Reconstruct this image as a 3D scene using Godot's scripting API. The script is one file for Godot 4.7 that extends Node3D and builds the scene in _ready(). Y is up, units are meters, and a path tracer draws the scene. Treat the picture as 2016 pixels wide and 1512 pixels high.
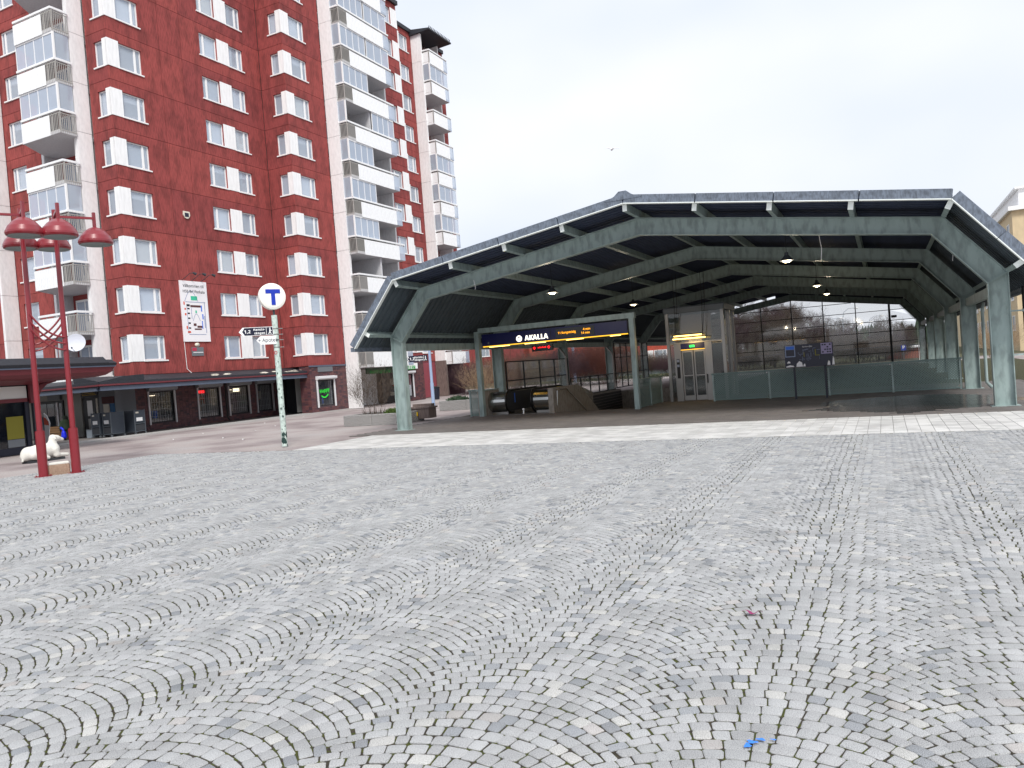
extends Node3D
# A square with a metro entrance canopy in front of a red apartment block, on an overcast day.
# World: -Z runs along the block's long front and the canopy, +X across it; metres.

const EYE := 1.85
const J0 := 3.08
const S := 2.6
const NF := 11

var M := {}
var rng := RandomNumberGenerator.new()
var taken := {}
var cam: Camera3D
var cache := {}


# ---------------------------------------------------------------- mesh builder
class MB:
	var v := PackedVector3Array()
	var n := PackedVector3Array()
	var c := PackedColorArray()
	var col := Color(1, 1, 1)

	func tri(a: Vector3, b: Vector3, d: Vector3) -> void:
		var m := (d - a).cross(b - a).normalized()
		v.append(a); v.append(b); v.append(d)
		n.append(m); n.append(m); n.append(m)
		c.append(col); c.append(col); c.append(col)

	func quad(a: Vector3, b: Vector3, d: Vector3, e: Vector3, out: Vector3) -> void:
		var m := (d - a).cross(b - a)
		if m.dot(out) < 0.0:
			tri(a, d, b); tri(a, e, d)
		else:
			tri(a, b, d); tri(a, d, e)

	func stri(a: Vector3, b: Vector3, d: Vector3, na: Vector3, nb: Vector3, nd: Vector3) -> void:
		if (d - a).cross(b - a).dot(na + nb + nd) < 0.0:
			v.append(a); v.append(d); v.append(b)
			n.append(na); n.append(nd); n.append(nb)
		else:
			v.append(a); v.append(b); v.append(d)
			n.append(na); n.append(nb); n.append(nd)
		c.append(col); c.append(col); c.append(col)

	func box(lo: Vector3, hi: Vector3) -> void:
		obox(Transform3D(Basis.IDENTITY, (lo + hi) / 2), (hi - lo).abs())

	func obox(t: Transform3D, s: Vector3) -> void:
		var h := s / 2
		var p := []
		for i in 8:
			p.append(t * Vector3(h.x if i & 1 else -h.x, h.y if i & 2 else -h.y, h.z if i & 4 else -h.z))
		var b := t.basis
		quad(p[0], p[1], p[3], p[2], -b.z); quad(p[4], p[5], p[7], p[6], b.z)
		quad(p[0], p[2], p[6], p[4], -b.x); quad(p[1], p[3], p[7], p[5], b.x)
		quad(p[0], p[1], p[5], p[4], -b.y); quad(p[2], p[3], p[7], p[6], b.y)

	# box between two points with a square-ish section
	func bar(a: Vector3, b: Vector3, w: float, h: float, up := Vector3.UP) -> void:
		var d := b - a
		var z := d.normalized()
		if absf(z.dot(up)) > 0.99:
			up = Vector3.RIGHT
		var x := up.cross(z).normalized()
		var y := z.cross(x)
		obox(Transform3D(Basis(x, y, z), (a + b) / 2), Vector3(w, h, d.length()))

	# chamfered box (only upright edges and top)
	func cbox(lo: Vector3, hi: Vector3, k: float) -> void:
		var pts := [Vector2(lo.x + k, lo.z), Vector2(hi.x - k, lo.z), Vector2(hi.x, lo.z + k), Vector2(hi.x, hi.z - k), Vector2(hi.x - k, hi.z), Vector2(lo.x + k, hi.z), Vector2(lo.x, hi.z - k), Vector2(lo.x, lo.z + k)]
		var cc := Vector2((lo.x + hi.x) / 2, (lo.z + hi.z) / 2)
		var ins := []
		for q: Vector2 in pts:
			ins.append(Vector2(q.x - signf(q.x - cc.x) * k, q.y - signf(q.y - cc.y) * k))
		for i in 8:
			var a: Vector2 = pts[i]
			var b: Vector2 = pts[(i + 1) % 8]
			var ai: Vector2 = ins[i]
			var bi: Vector2 = ins[(i + 1) % 8]
			var o := Vector3((a.x + b.x) / 2 - cc.x, 0, (a.y + b.y) / 2 - cc.y)
			quad(Vector3(a.x, lo.y, a.y), Vector3(b.x, lo.y, b.y), Vector3(b.x, hi.y - k, b.y), Vector3(a.x, hi.y - k, a.y), o)
			quad(Vector3(a.x, hi.y - k, a.y), Vector3(b.x, hi.y - k, b.y), Vector3(bi.x, hi.y, bi.y), Vector3(ai.x, hi.y, ai.y), o.normalized() + Vector3.UP)
			tri3(Vector3(cc.x, hi.y, cc.y), Vector3(ai.x, hi.y, ai.y), Vector3(bi.x, hi.y, bi.y), Vector3.UP)

	func tri3(a: Vector3, b: Vector3, d: Vector3, out: Vector3) -> void:
		if (d - a).cross(b - a).dot(out) < 0.0:
			tri(a, d, b)
		else:
			tri(a, b, d)

	# tapered smooth tube along points
	func tube(pts: Array, radii: Array, sides := 8, caps := true) -> void:
		var k := pts.size()
		var rings := []
		var nors := []
		var side := Vector3.ZERO
		for i in k:
			var d: Vector3 = (pts[mini(i + 1, k - 1)] - pts[maxi(i - 1, 0)]).normalized()
			if side == Vector3.ZERO:
				side = d.cross(Vector3.UP if absf(d.y) < 0.9 else Vector3.RIGHT).normalized()
			else:
				side = (side - d * side.dot(d)).normalized()
			var o := d.cross(side)
			var ring := PackedVector3Array()
			var nr := PackedVector3Array()
			for j in sides:
				var a := TAU * j / sides
				var q := side * cos(a) + o * sin(a)
				nr.append(q)
				ring.append(pts[i] + q * radii[i])
			rings.append(ring); nors.append(nr)
		for i in k - 1:
			for j in sides:
				var j2 := (j + 1) % sides
				var a: Vector3 = rings[i][j]
				var b: Vector3 = rings[i][j2]
				var d: Vector3 = rings[i + 1][j2]
				var e: Vector3 = rings[i + 1][j]
				stri(a, b, d, nors[i][j], nors[i][j2], nors[i + 1][j2])
				stri(a, d, e, nors[i][j], nors[i + 1][j2], nors[i + 1][j])
		if caps:
			for i in [0, k - 1]:
				var out: Vector3 = (pts[0] - pts[1]) if i == 0 else (pts[k - 1] - pts[k - 2])
				for j in sides:
					tri3(pts[i], rings[i][j], rings[i][(j + 1) % sides], out)

	# lathe round the y axis of t; profile of (radius, height)
	func lathe(prof: Array, t: Transform3D, segs := 24) -> void:
		for i in prof.size() - 1:
			var a: Vector2 = prof[i]
			var b: Vector2 = prof[i + 1]
			var sl := Vector2(b.y - a.y, a.x - b.x).normalized()
			for j in segs:
				var p0 := TAU * j / segs
				var p1 := TAU * (j + 1) / segs
				var e0 := Vector3(cos(p0), 0, sin(p0))
				var e1 := Vector3(cos(p1), 0, sin(p1))
				var n0 := (t.basis * (e0 * sl.x + Vector3.UP * sl.y)).normalized()
				var n1 := (t.basis * (e1 * sl.x + Vector3.UP * sl.y)).normalized()
				var q0 := t * (e0 * a.x + Vector3.UP * a.y)
				var q1 := t * (e1 * a.x + Vector3.UP * a.y)
				var q2 := t * (e1 * b.x + Vector3.UP * b.y)
				var q3 := t * (e0 * b.x + Vector3.UP * b.y)
				if b.x > 1e-5:
					stri(q0, q2, q3, n0, n1, n0)
				if a.x > 1e-5:
					stri(q0, q1, q2, n0, n1, n1)

	# prism: polygon in the plane of (ax, ay) extruded along az by lo..hi
	func prism(poly: PackedVector2Array, t: Transform3D, lo: float, hi: float) -> void:
		var idx := Geometry2D.triangulate_polygon(poly)
		for e: float in [lo, hi]:
			for i in range(0, idx.size(), 3):
				var q := []
				for j in 3:
					var p: Vector2 = poly[idx[i + j]]
					q.append(t * Vector3(p.x, p.y, e))
				tri3(q[0], q[1], q[2], t.basis.z * (1.0 if e == hi else -1.0))
		var area := 0.0
		for i in poly.size():
			var a: Vector2 = poly[i]
			var b: Vector2 = poly[(i + 1) % poly.size()]
			area += a.x * b.y - b.x * a.y
		for i in poly.size():
			var a: Vector2 = poly[i]
			var b: Vector2 = poly[(i + 1) % poly.size()]
			var o := Vector2(b.y - a.y, a.x - b.x) * signf(area)
			quad(t * Vector3(a.x, a.y, lo), t * Vector3(b.x, b.y, lo), t * Vector3(b.x, b.y, hi), t * Vector3(a.x, a.y, hi), t.basis * Vector3(o.x, o.y, 0))

	# ellipsoid
	func ball(ce: Vector3, r: Vector3, segs := 12, rows := 8) -> void:
		for i in rows:
			var a0 := PI * i / rows - PI / 2
			var a1 := PI * (i + 1) / rows - PI / 2
			for j in segs:
				var b0 := TAU * j / segs
				var b1 := TAU * (j + 1) / segs
				var q := []
				for w: Vector2 in [Vector2(a0, b0), Vector2(a0, b1), Vector2(a1, b1), Vector2(a1, b0)]:
					q.append(Vector3(cos(w.x) * cos(w.y), sin(w.x), cos(w.x) * sin(w.y)))
				stri(ce + q[0] * r, ce + q[1] * r, ce + q[2] * r, q[0], q[1], q[2])
				stri(ce + q[0] * r, ce + q[2] * r, ce + q[3] * r, q[0], q[2], q[3])

	func mesh() -> ArrayMesh:
		var a := []
		a.resize(Mesh.ARRAY_MAX)
		a[Mesh.ARRAY_VERTEX] = v
		a[Mesh.ARRAY_NORMAL] = n
		a[Mesh.ARRAY_COLOR] = c
		var m := ArrayMesh.new()
		m.add_surface_from_arrays(Mesh.PRIMITIVE_TRIANGLES, a)
		return m


# ---------------------------------------------------------------- scene helpers
func numbered(called: String) -> String:
	var k: int = taken.get(called, 0)
	taken[called] = k + 1
	return called if k == 0 else "%s_%03d" % [called, k]

func thing(called: String, label: String, category: String, at := Vector3.ZERO, turn := 0.0, group := "") -> Node3D:
	var o := Node3D.new()
	o.name = numbered(called)
	add_child(o)
	o.position = at
	o.rotation.y = turn
	tag(o, label, category, group)
	return o

func tag(o: Node, label: String, category: String, group := "") -> void:
	o.set_meta("label", label)
	o.set_meta("category", category)
	if group:
		o.set_meta("group", group)

# a mesh given in the parent's own frame (or placed there by xf)
func obj(called: String, m, mat: Material, parent: Node = self, xf := Transform3D.IDENTITY) -> MeshInstance3D:
	var o := MeshInstance3D.new()
	o.name = numbered(called) if parent == self else called
	o.mesh = m.mesh() if m is MB else m
	o.material_override = mat
	parent.add_child(o, true)
	o.transform = xf
	return o

# the same, given in world coordinates
func wobj(called: String, m, mat: Material, parent: Node, xf := Transform3D.IDENTITY) -> MeshInstance3D:
	var o := obj(called, m, mat, parent)
	o.transform = (parent as Node3D).global_transform.affine_inverse() * xf
	return o

func structure(called: String, m, mat: Material) -> MeshInstance3D:
	var o := obj(called, m, mat)
	o.set_meta("kind", "structure")
	return o

func lettering(s: String, height: float, mat: Material, parent: Node, xf: Transform3D, bold := false, depth := 0.01, squeeze := 1.0) -> MeshInstance3D:
	var key := "txt" + s + str(height) + str(bold)
	if not cache.has(key):
		var f := SystemFont.new()
		f.font_names = PackedStringArray(["Droid Sans"])
		f.font_weight = 700 if bold else 400
		var t := TextMesh.new()
		t.text = s
		t.font = f
		t.font_size = 72
		t.pixel_size = height / 52.0
		t.depth = depth
		t.curve_step = 1.5
		cache[key] = t
	var o := wobj("lettering", cache[key], mat, parent, xf.scaled_local(Vector3(squeeze, 1, 1)))
	return o

func fx(x: float, y: float, z: float) -> Transform3D:   # facade facing +X: u runs to -Z, v up, w out
	return Transform3D(Basis(Vector3(0, 0, -1), Vector3.UP, Vector3.RIGHT), Vector3(x, y, z))

func fz(x: float, y: float, z: float) -> Transform3D:   # facade facing +Z: u runs to +X
	return Transform3D(Basis.IDENTITY, Vector3(x, y, z))


# ---------------------------------------------------------------- materials
func noise_tex(sd: int, freq: float, ramp: Array, size := 512, type := FastNoiseLite.TYPE_SIMPLEX_SMOOTH, oct := 4) -> NoiseTexture2D:
	var f := FastNoiseLite.new()
	f.seed = sd
	f.noise_type = type
	f.frequency = freq
	f.fractal_octaves = oct
	var t := NoiseTexture2D.new()
	t.noise = f
	t.width = size
	t.height = size
	t.seamless = true
	t.seamless_blend_skirt = 0.2
	var g := Gradient.new()
	var o := PackedFloat32Array()
	var c := PackedColorArray()
	for e in ramp:
		o.append(e[0])
		c.append(e[1])
	g.offsets = o
	g.colors = c
	t.color_ramp = g
	return t

func grey(v: float) -> Color:
	return Color(v, v, v)

func mat(name_: String, color: Color, rough := 0.8, metal := 0.0) -> StandardMaterial3D:
	var m := StandardMaterial3D.new()
	m.resource_name = name_
	m.albedo_color = color
	m.roughness = rough
	m.metallic = metal
	m.cull_mode = BaseMaterial3D.CULL_DISABLED
	M[name_] = m
	return m

func tex(m: StandardMaterial3D, t: Texture2D, sc: Vector3) -> StandardMaterial3D:
	m.albedo_texture = t
	m.uv1_triplanar = true
	m.uv1_world_triplanar = true
	m.uv1_scale = sc
	return m

func detail(m: StandardMaterial3D, t: Texture2D, sc: Vector3) -> void:
	m.detail_enabled = true
	m.detail_albedo = t
	m.detail_blend_mode = BaseMaterial3D.BLEND_MODE_MUL
	m.detail_uv_layer = BaseMaterial3D.DETAIL_UV_2
	m.uv2_triplanar = true
	m.uv2_world_triplanar = true
	m.uv2_scale = sc

func bump(m: StandardMaterial3D, t: Texture2D, cm: float) -> void:
	m.heightmap_enabled = true
	m.heightmap_texture = t
	m.heightmap_scale = cm

func glow(name_: String, color: Color, energy: float) -> StandardMaterial3D:
	var m := mat(name_, color, 0.6)
	m.emission_enabled = true
	m.emission = color
	m.emission_energy_multiplier = energy
	return m

func glass(name_: String, color: Color, a: float) -> StandardMaterial3D:
	var m := mat(name_, Color(color, a), 0.04)
	m.transparency = BaseMaterial3D.TRANSPARENCY_ALPHA
	return m

func materials() -> void:
	var streak := noise_tex(11, 0.022, [[0.0, grey(0.76)], [0.42, grey(0.9)], [0.62, grey(0.98)], [1.0, grey(1.0)]])
	var patch := noise_tex(12, 0.012, [[0.0, grey(0.93)], [0.5, grey(0.97)], [1.0, grey(1.0)]], 512, FastNoiseLite.TYPE_SIMPLEX_SMOOTH, 5)
	var fine := noise_tex(13, 0.09, [[0.0, grey(0.82)], [0.5, grey(0.93)], [1.0, grey(1.0)]], 512, FastNoiseLite.TYPE_SIMPLEX, 5)
	var speck := noise_tex(14, 0.23, [[0.0, grey(0.42)], [0.33, grey(0.76)], [0.55, grey(0.95)], [1.0, grey(1.0)]], 512, FastNoiseLite.TYPE_SIMPLEX, 3)
	var rough_h := noise_tex(15, 0.08, [[0.0, grey(0.0)], [1.0, grey(1.0)]], 512, FastNoiseLite.TYPE_SIMPLEX, 5)
	var wear := noise_tex(16, 0.02, [[0.0, grey(0.8)], [0.4, grey(0.92)], [0.55, grey(0.985)], [1.0, grey(1.0)]], 512, FastNoiseLite.TYPE_SIMPLEX, 5)
	M.t_fine = fine
	M.t_patch = patch
	var reds := [Color(0.645, 0.3, 0.285), Color(0.62, 0.285, 0.275), Color(0.6, 0.275, 0.27)]
	for i in 3:
		var m := tex(mat("red_wall_%d" % i, reds[i], 0.92), streak, Vector3(1.3, 0.16, 1.3))
		detail(m, wear, Vector3(0.11, 0.045, 0.11))
		bump(m, streak, 0.5)
	var wp := tex(mat("white_wall", Color(0.95, 0.945, 0.945), 0.85), patch, Vector3(0.8, 0.3, 0.8))
	tex(mat("cladding", Color(0.97, 0.97, 0.97), 0.6), patch, Vector3(0.9, 0.2, 0.9))
	mat("frame_white", Color(0.93, 0.93, 0.93), 0.5)
	mat("inner_plaster", Color(0.56, 0.55, 0.54), 0.95)
	tex(mat("recess_red", Color(0.6, 0.275, 0.27), 0.9), patch, Vector3(0.8, 0.8, 0.8))
	tex(mat("slab_white", Color(0.8, 0.8, 0.81), 0.85), patch, Vector3(1, 1, 1))
	tex(mat("balcony_metal", Color(0.96, 0.965, 0.97), 0.5), patch, Vector3(2, 0.5, 2))
	tex(mat("bar_metal", Color(0.72, 0.71, 0.69), 0.6), fine, Vector3(2, 2, 2))
	glass("pane_sky_tone", Color(0.82, 0.87, 0.93), 0.36)  # milky pale blue imitates the sky reflected in the window panes
	glass("pane_sky_tone_dense", Color(0.78, 0.83, 0.9), 0.5)  # denser milk for balcony glass: sky reflection put into the colour, no real tint
	glass("shop_glass", Color(0.4, 0.43, 0.46), 0.12)
	glass("dark_glass", Color(0.1, 0.12, 0.16), 0.45)
	mat("blind_white", Color(0.88, 0.9, 0.92), 0.9)
	mat("blind_cream", Color(0.86, 0.84, 0.78), 0.9)
	mat("blind_grey", Color(0.6, 0.64, 0.68), 0.9)
	mat("blind_blue", Color(0.42, 0.43, 0.58), 0.9)
	mat("room_wall", Color(0.56, 0.56, 0.56), 0.95)
	var brick := mat("brick_tile", Color(1, 1, 1), 0.55)
	brick.vertex_color_use_as_albedo = true
	tex(brick, fine, Vector3(1.5, 1.5, 1.5))
	tex(mat("mortar", Color(0.33, 0.27, 0.29), 0.95), fine, Vector3(1, 1, 1))
	tex(mat("roof_black", Color(0.16, 0.17, 0.2), 0.6), wear, Vector3(0.5, 0.5, 0.5))
	tex(mat("steel_beam", Color(0.34, 0.38, 0.45), 0.55), patch, Vector3(0.5, 0.5, 0.5))
	tex(mat("maroon_board", Color(0.43, 0.17, 0.2), 0.55), patch, Vector3(0.5, 0.5, 0.5))
	mat("shutter_grey", Color(0.6, 0.61, 0.63), 0.5)
	mat("shutter_white", Color(0.86, 0.86, 0.87), 0.5)
	mat("aluminium", Color(0.78, 0.78, 0.79), 0.4, 0.4)
	mat("black", Color(0.05, 0.05, 0.06), 0.55)
	mat("black_gloss", Color(0.03, 0.03, 0.04), 0.2)
	mat("dark_blue", Color(0.07, 0.09, 0.16), 0.5)
	mat("dark_grey", Color(0.2, 0.21, 0.23), 0.6)
	mat("mid_grey", Color(0.42, 0.44, 0.46), 0.6)
	mat("plain_white", Color(0.95, 0.95, 0.95), 0.6)
	mat("yellow", Color(0.95, 0.8, 0.05), 0.6)
	# canopy
	var green := tex(mat("green_paint", Color(0.63, 0.7, 0.69), 0.45), patch, Vector3(0.6, 0.25, 0.6))
	detail(green, wear, Vector3(0.35, 0.12, 0.35))
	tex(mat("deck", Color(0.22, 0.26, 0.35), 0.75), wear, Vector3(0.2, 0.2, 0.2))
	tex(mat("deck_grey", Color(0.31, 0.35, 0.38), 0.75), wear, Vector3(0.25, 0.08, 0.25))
	var fa := tex(mat("zinc", Color(0.46, 0.5, 0.56), 0.6), streak, Vector3(1.4, 0.5, 1.4))
	detail(fa, wear, Vector3(0.3, 0.3, 0.3))
	mat("purlin_end", Color(0.93, 0.95, 0.94), 0.5)
	var con := tex(mat("concrete", Color(0.6, 0.57, 0.54), 0.9), wear, Vector3(0.6, 0.25, 0.6))
	bump(con, rough_h, 0.4)
	tex(mat("concrete_brown", Color(0.48, 0.42, 0.4), 0.9), streak, Vector3(0.9, 0.15, 0.9))
	mat("stainless", Color(0.72, 0.72, 0.71), 0.22, 1.0)
	mat("stainless_dull", Color(0.6, 0.59, 0.58), 0.42, 0.9)
	mat("rubber", Color(0.025, 0.025, 0.03), 0.4)
	mat("mesh_green", Color(0.42, 0.5, 0.49), 0.5)
	mat("cladding_dark", Color(0.22, 0.21, 0.21), 0.7)
	glass("screen_glass", Color(0.6, 0.65, 0.65), 0.12)
	glass("lift_glass", Color(0.3, 0.36, 0.38), 0.2)
	mat("sign_blue", Color(0.045, 0.06, 0.3), 0.35)
	mat("t_blue", Color(0.06, 0.2, 0.68), 0.4)
	mat("way_blue", Color(0.05, 0.07, 0.18), 0.4)
	glow("letter_glow", Color(1.0, 0.97, 0.9), 0.9)
	glow("amber_glow", Color(1.0, 0.66, 0.12), 1.1)
	glow("red_glow", Color(1.0, 0.08, 0.12), 1.0)
	glow("green_glow", Color(0.1, 1.0, 0.35), 1.0)
	glow("tube_glow", Color(1.0, 0.82, 0.45), 2.2)
	glow("strip_glow", Color(0.95, 0.72, 0.18), 0.8)
	glow("lamp_glow", Color(1.0, 0.93, 0.78), 3.0)
	glow("shop_glow", Color(1.0, 0.93, 0.8), 1.2)
	# lamps and street things
	var lr := tex(mat("lamp_red", Color(0.53, 0.115, 0.16), 0.32), patch, Vector3(1, 0.5, 1))
	lr.clearcoat_enabled = true
	lr.clearcoat = 0.5
	lr.clearcoat_roughness = 0.2
	mat("lamp_inside", Color(0.55, 0.58, 0.58), 0.6)
	var pole := tex(mat("pole_green", Color(0.78, 0.84, 0.81), 0.5), wear, Vector3(1, 0.6, 1))
	pole.roughness = 0.55
	mat("pole_bare", Color(0.1, 0.22, 0.2), 0.6)
	mat("pole_blue", Color(0.62, 0.7, 0.82), 0.5)
	var gr := tex(mat("granite_rough", Color(0.74, 0.73, 0.72), 0.9), noise_tex(31, 0.12, [[0.0, grey(0.28)], [0.45, grey(0.7)], [0.7, grey(0.95)], [1.0, grey(1.0)]], 512, FastNoiseLite.TYPE_SIMPLEX, 4), Vector3(0.33, 0.33, 0.33))
	bump(gr, rough_h, 2.0)
	var peb := tex(mat("pebble_concrete", Color(1.0, 0.94, 0.88), 0.9), noise_tex(32, 0.07, [[0.0, Color(0.25, 0.2, 0.18)], [0.35, Color(0.6, 0.5, 0.45)], [0.7, Color(0.95, 0.9, 0.85)], [1.0, grey(1.0)]], 512, FastNoiseLite.TYPE_CELLULAR, 2), Vector3(2.2, 2.2, 2.2))
	bump(peb, rough_h, 2.0)
	var scu := tex(mat("sculpture_stone", Color(0.87, 0.86, 0.83), 0.85), patch, Vector3(2, 2, 2))
	bump(scu, fine, 0.3)
	tex(mat("soil", Color(0.24, 0.18, 0.15), 1.0), fine, Vector3(2, 2, 2))
	mat("twig_brown", Color(0.33, 0.28, 0.24), 0.9)
	mat("twig_pale", Color(0.58, 0.49, 0.39), 0.9)
	mat("twig_red", Color(0.36, 0.2, 0.16), 0.9)
	mat("twig_purple", Color(0.28, 0.2, 0.22), 0.9)
	mat("bark", Color(0.29, 0.26, 0.23), 0.95)
	mat("needle_green", Color(0.2, 0.29, 0.2), 0.9)
	mat("leaf_green", Color(0.29, 0.38, 0.15), 0.9)
	# ground
	var asp := tex(mat("asphalt", Color(0.7, 0.675, 0.67), 0.95), noise_tex(41, 0.05, [[0.0, grey(0.8)], [0.5, grey(0.93)], [1.0, grey(1.0)]], 512, FastNoiseLite.TYPE_SIMPLEX, 5), Vector3(0.6, 0.6, 0.6))
	detail(asp, noise_tex(42, 0.012, [[0.0, Color(0.74, 0.7, 0.7)], [0.4, Color(0.9, 0.87, 0.87)], [0.6, Color(0.97, 0.95, 0.94)], [1.0, grey(1.0)]], 512, FastNoiseLite.TYPE_SIMPLEX, 5), Vector3(0.035, 0.035, 0.035))
	var bed := tex(mat("joint_bed", Color(0.3, 0.28, 0.24), 1.0), noise_tex(43, 0.03, [[0.0, Color(0.55, 0.53, 0.5)], [0.5, Color(0.85, 0.83, 0.8)], [0.6, Color(0.78, 0.95, 0.4)], [0.72, Color(0.9, 1.0, 0.45)], [1.0, Color(1, 1, 0.6)]], 512, FastNoiseLite.TYPE_SIMPLEX, 5), Vector3(0.9, 0.9, 0.9))
	bump(bed, rough_h, 1.0)
	var cob := tex(mat("cobble_granite", Color(1, 1, 1), 0.85), speck, Vector3(1.25, 1.25, 1.25))
	cob.vertex_color_use_as_albedo = true
	bump(cob, speck, 0.25)
	detail(cob, noise_tex(44, 0.015, [[0.0, grey(0.86)], [0.5, grey(0.96)], [1.0, grey(1.0)]], 512, FastNoiseLite.TYPE_SIMPLEX, 4), Vector3(0.16, 0.16, 0.16))
	var slab := tex(mat("paving_slab", Color(1, 1, 1), 0.85), fine, Vector3(1.2, 1.2, 1.2))
	slab.vertex_color_use_as_albedo = true
	detail(slab, noise_tex(45, 0.02, [[0.0, grey(0.86)], [0.45, grey(0.92)], [0.6, grey(0.985)], [1.0, grey(1.0)]], 512, FastNoiseLite.TYPE_SIMPLEX, 5), Vector3(0.1, 0.1, 0.16))
	var pav := tex(mat("brown_paver", Color(1, 1, 1), 0.75), fine, Vector3(1.2, 1.2, 1.2))
	pav.vertex_color_use_as_albedo = true
	var wet := tex(mat("wet_paver", Color(0.6, 0.56, 0.56), 0.2), fine, Vector3(1.2, 1.2, 1.2))
	wet.vertex_color_use_as_albedo = true
	mat("grass_bank", Color(0.3, 0.3, 0.2), 1.0)
	tex(mat("orange_wall", Color(0.74, 0.33, 0.26), 0.9), streak, Vector3(0.6, 0.2, 0.6))
	tex(mat("ochre_wall", Color(0.85, 0.77, 0.63), 0.9), patch, Vector3(0.3, 0.15, 0.3))
	mat("hut_brick", Color(0.6, 0.36, 0.3), 0.9)
	mat("petal", Color(0.55, 0.18, 0.38), 0.8)
	mat("paint_blue", Color(0.22, 0.5, 0.88), 0.7)
	mat("bag_blue", Color(0.05, 0.14, 0.85), 0.45)
	mat("hood_green", Color(0.14, 0.2, 0.13), 0.9)
	mat("trouser_dark", Color(0.08, 0.08, 0.1), 0.9)
	mat("wood", Color(0.5, 0.38, 0.26), 0.85)
	mat("cart_grey", Color(0.36, 0.39, 0.42), 0.5, 0.3)
	mat("cart_panel", Color(0.24, 0.27, 0.31), 0.55)
	mat("sign_yellow_text", Color(0.8, 0.66, 0.15), 0.7)
	mat("text_dark", Color(0.12, 0.12, 0.16), 0.8)
	mat("text_green", Color(0.08, 0.62, 0.25), 0.7)
	mat("poster_white", Color(0.93, 0.92, 0.93), 0.7)
	mat("orange_red", Color(0.85, 0.3, 0.14), 0.7)
	mat("teal_green", Color(0.25, 0.75, 0.6), 0.7)
	mat("map_blue", Color(0.25, 0.45, 0.85), 0.7)
	mat("map_line", Color(0.55, 0.6, 0.72), 0.7)
	mat("map_brown", Color(0.35, 0.2, 0.2), 0.7)
	mat("olive", Color(0.5, 0.48, 0.16), 0.8)


# ---------------------------------------------------------------- camera, sky, sun
func view_and_light() -> void:
	var yaw := 0.4559875
	var pitch := -0.0190868
	var roll := 0.0767213
	var f := Vector3(-sin(yaw) * cos(pitch), sin(pitch), -cos(yaw) * cos(pitch))
	var r := f.cross(Vector3.UP).normalized()
	var u := r.cross(f)
	var r2 := r * cos(roll) - u * sin(roll)
	var u2 := r * sin(roll) + u * cos(roll)
	cam = Camera3D.new()
	cam.name = "camera"
	add_child(cam)
	cam.transform = Transform3D(Basis(r2, u2, -f), Vector3(0, EYE, 0))
	cam.fov = rad_to_deg(2.0 * atan(756.0 / 1499.77))
	cam.near = 0.05
	cam.far = 2000.0
	cam.current = true

	var we := WorldEnvironment.new()
	we.name = "world_environment"
	var e := Environment.new()
	e.background_mode = Environment.BG_SKY
	e.tonemap_mode = Environment.TONE_MAPPER_LINEAR
	e.tonemap_exposure = 2.1
	e.sdfgi_enabled = true
	e.ssao_enabled = true
	e.ssil_enabled = true
	var sky := Sky.new()
	var pm := PanoramaSkyMaterial.new()
	# an even layer of cloud, a little bluer where it is thin
	var fn := FastNoiseLite.new()
	fn.seed = 5
	fn.frequency = 1.1
	fn.fractal_octaves = 5
	var w := 512
	var h := 256
	var im := Image.create(w, h, false, Image.FORMAT_RGBF)
	for j in h:
		var up := PI / 2 - PI * (j + 0.5) / h
		for i in w:
			var az := TAU * (i + 0.5) / w
			var d := Vector3(cos(up) * sin(az), sin(up), cos(up) * cos(az))
			var k := 0.5 + 0.5 * fn.get_noise_3d(d.x * 1.6, d.y * 3.4, d.z * 1.6)
			k = clampf((k - 0.25) * 1.8, 0.0, 1.0)
			var c := Color(0.395, 0.428, 0.495).lerp(Color(0.495, 0.505, 0.518), k)
			if d.y < 0.0:
				c = Color(0.24, 0.24, 0.24)
			im.set_pixel(i, j, c)
	pm.panorama = ImageTexture.create_from_image(im)
	pm.energy_multiplier = 1.0
	sky.sky_material = pm
	e.sky = sky
	we.environment = e
	add_child(we)

	var sun := DirectionalLight3D.new()
	sun.name = "overcast_sun"
	add_child(sun)
	sun.look_at_from_position(Vector3(14, 25, 17), Vector3.ZERO)
	sun.light_energy = 0.5
	sun.light_angular_distance = 16.0
	sun.light_color = Color(1.0, 0.985, 0.96)
	sun.shadow_enabled = true


func in_view(p: Vector3, margin := 0.0) -> bool:
	var q := cam.transform.affine_inverse() * p
	if q.z > -0.3:
		return false
	var k := 1499.77 / -q.z
	return absf(q.x * k) < 1008.0 * (1.0 + margin) and absf(q.y * k) < 756.0 * (1.0 + margin)


# ---------------------------------------------------------------- ground
func flat(mb: MB, x0: float, z0: float, x1: float, z1: float, y: float) -> void:
	mb.quad(Vector3(x0, y, z0), Vector3(x1, y, z0), Vector3(x1, y, z1), Vector3(x0, y, z1), Vector3.UP)

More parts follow.
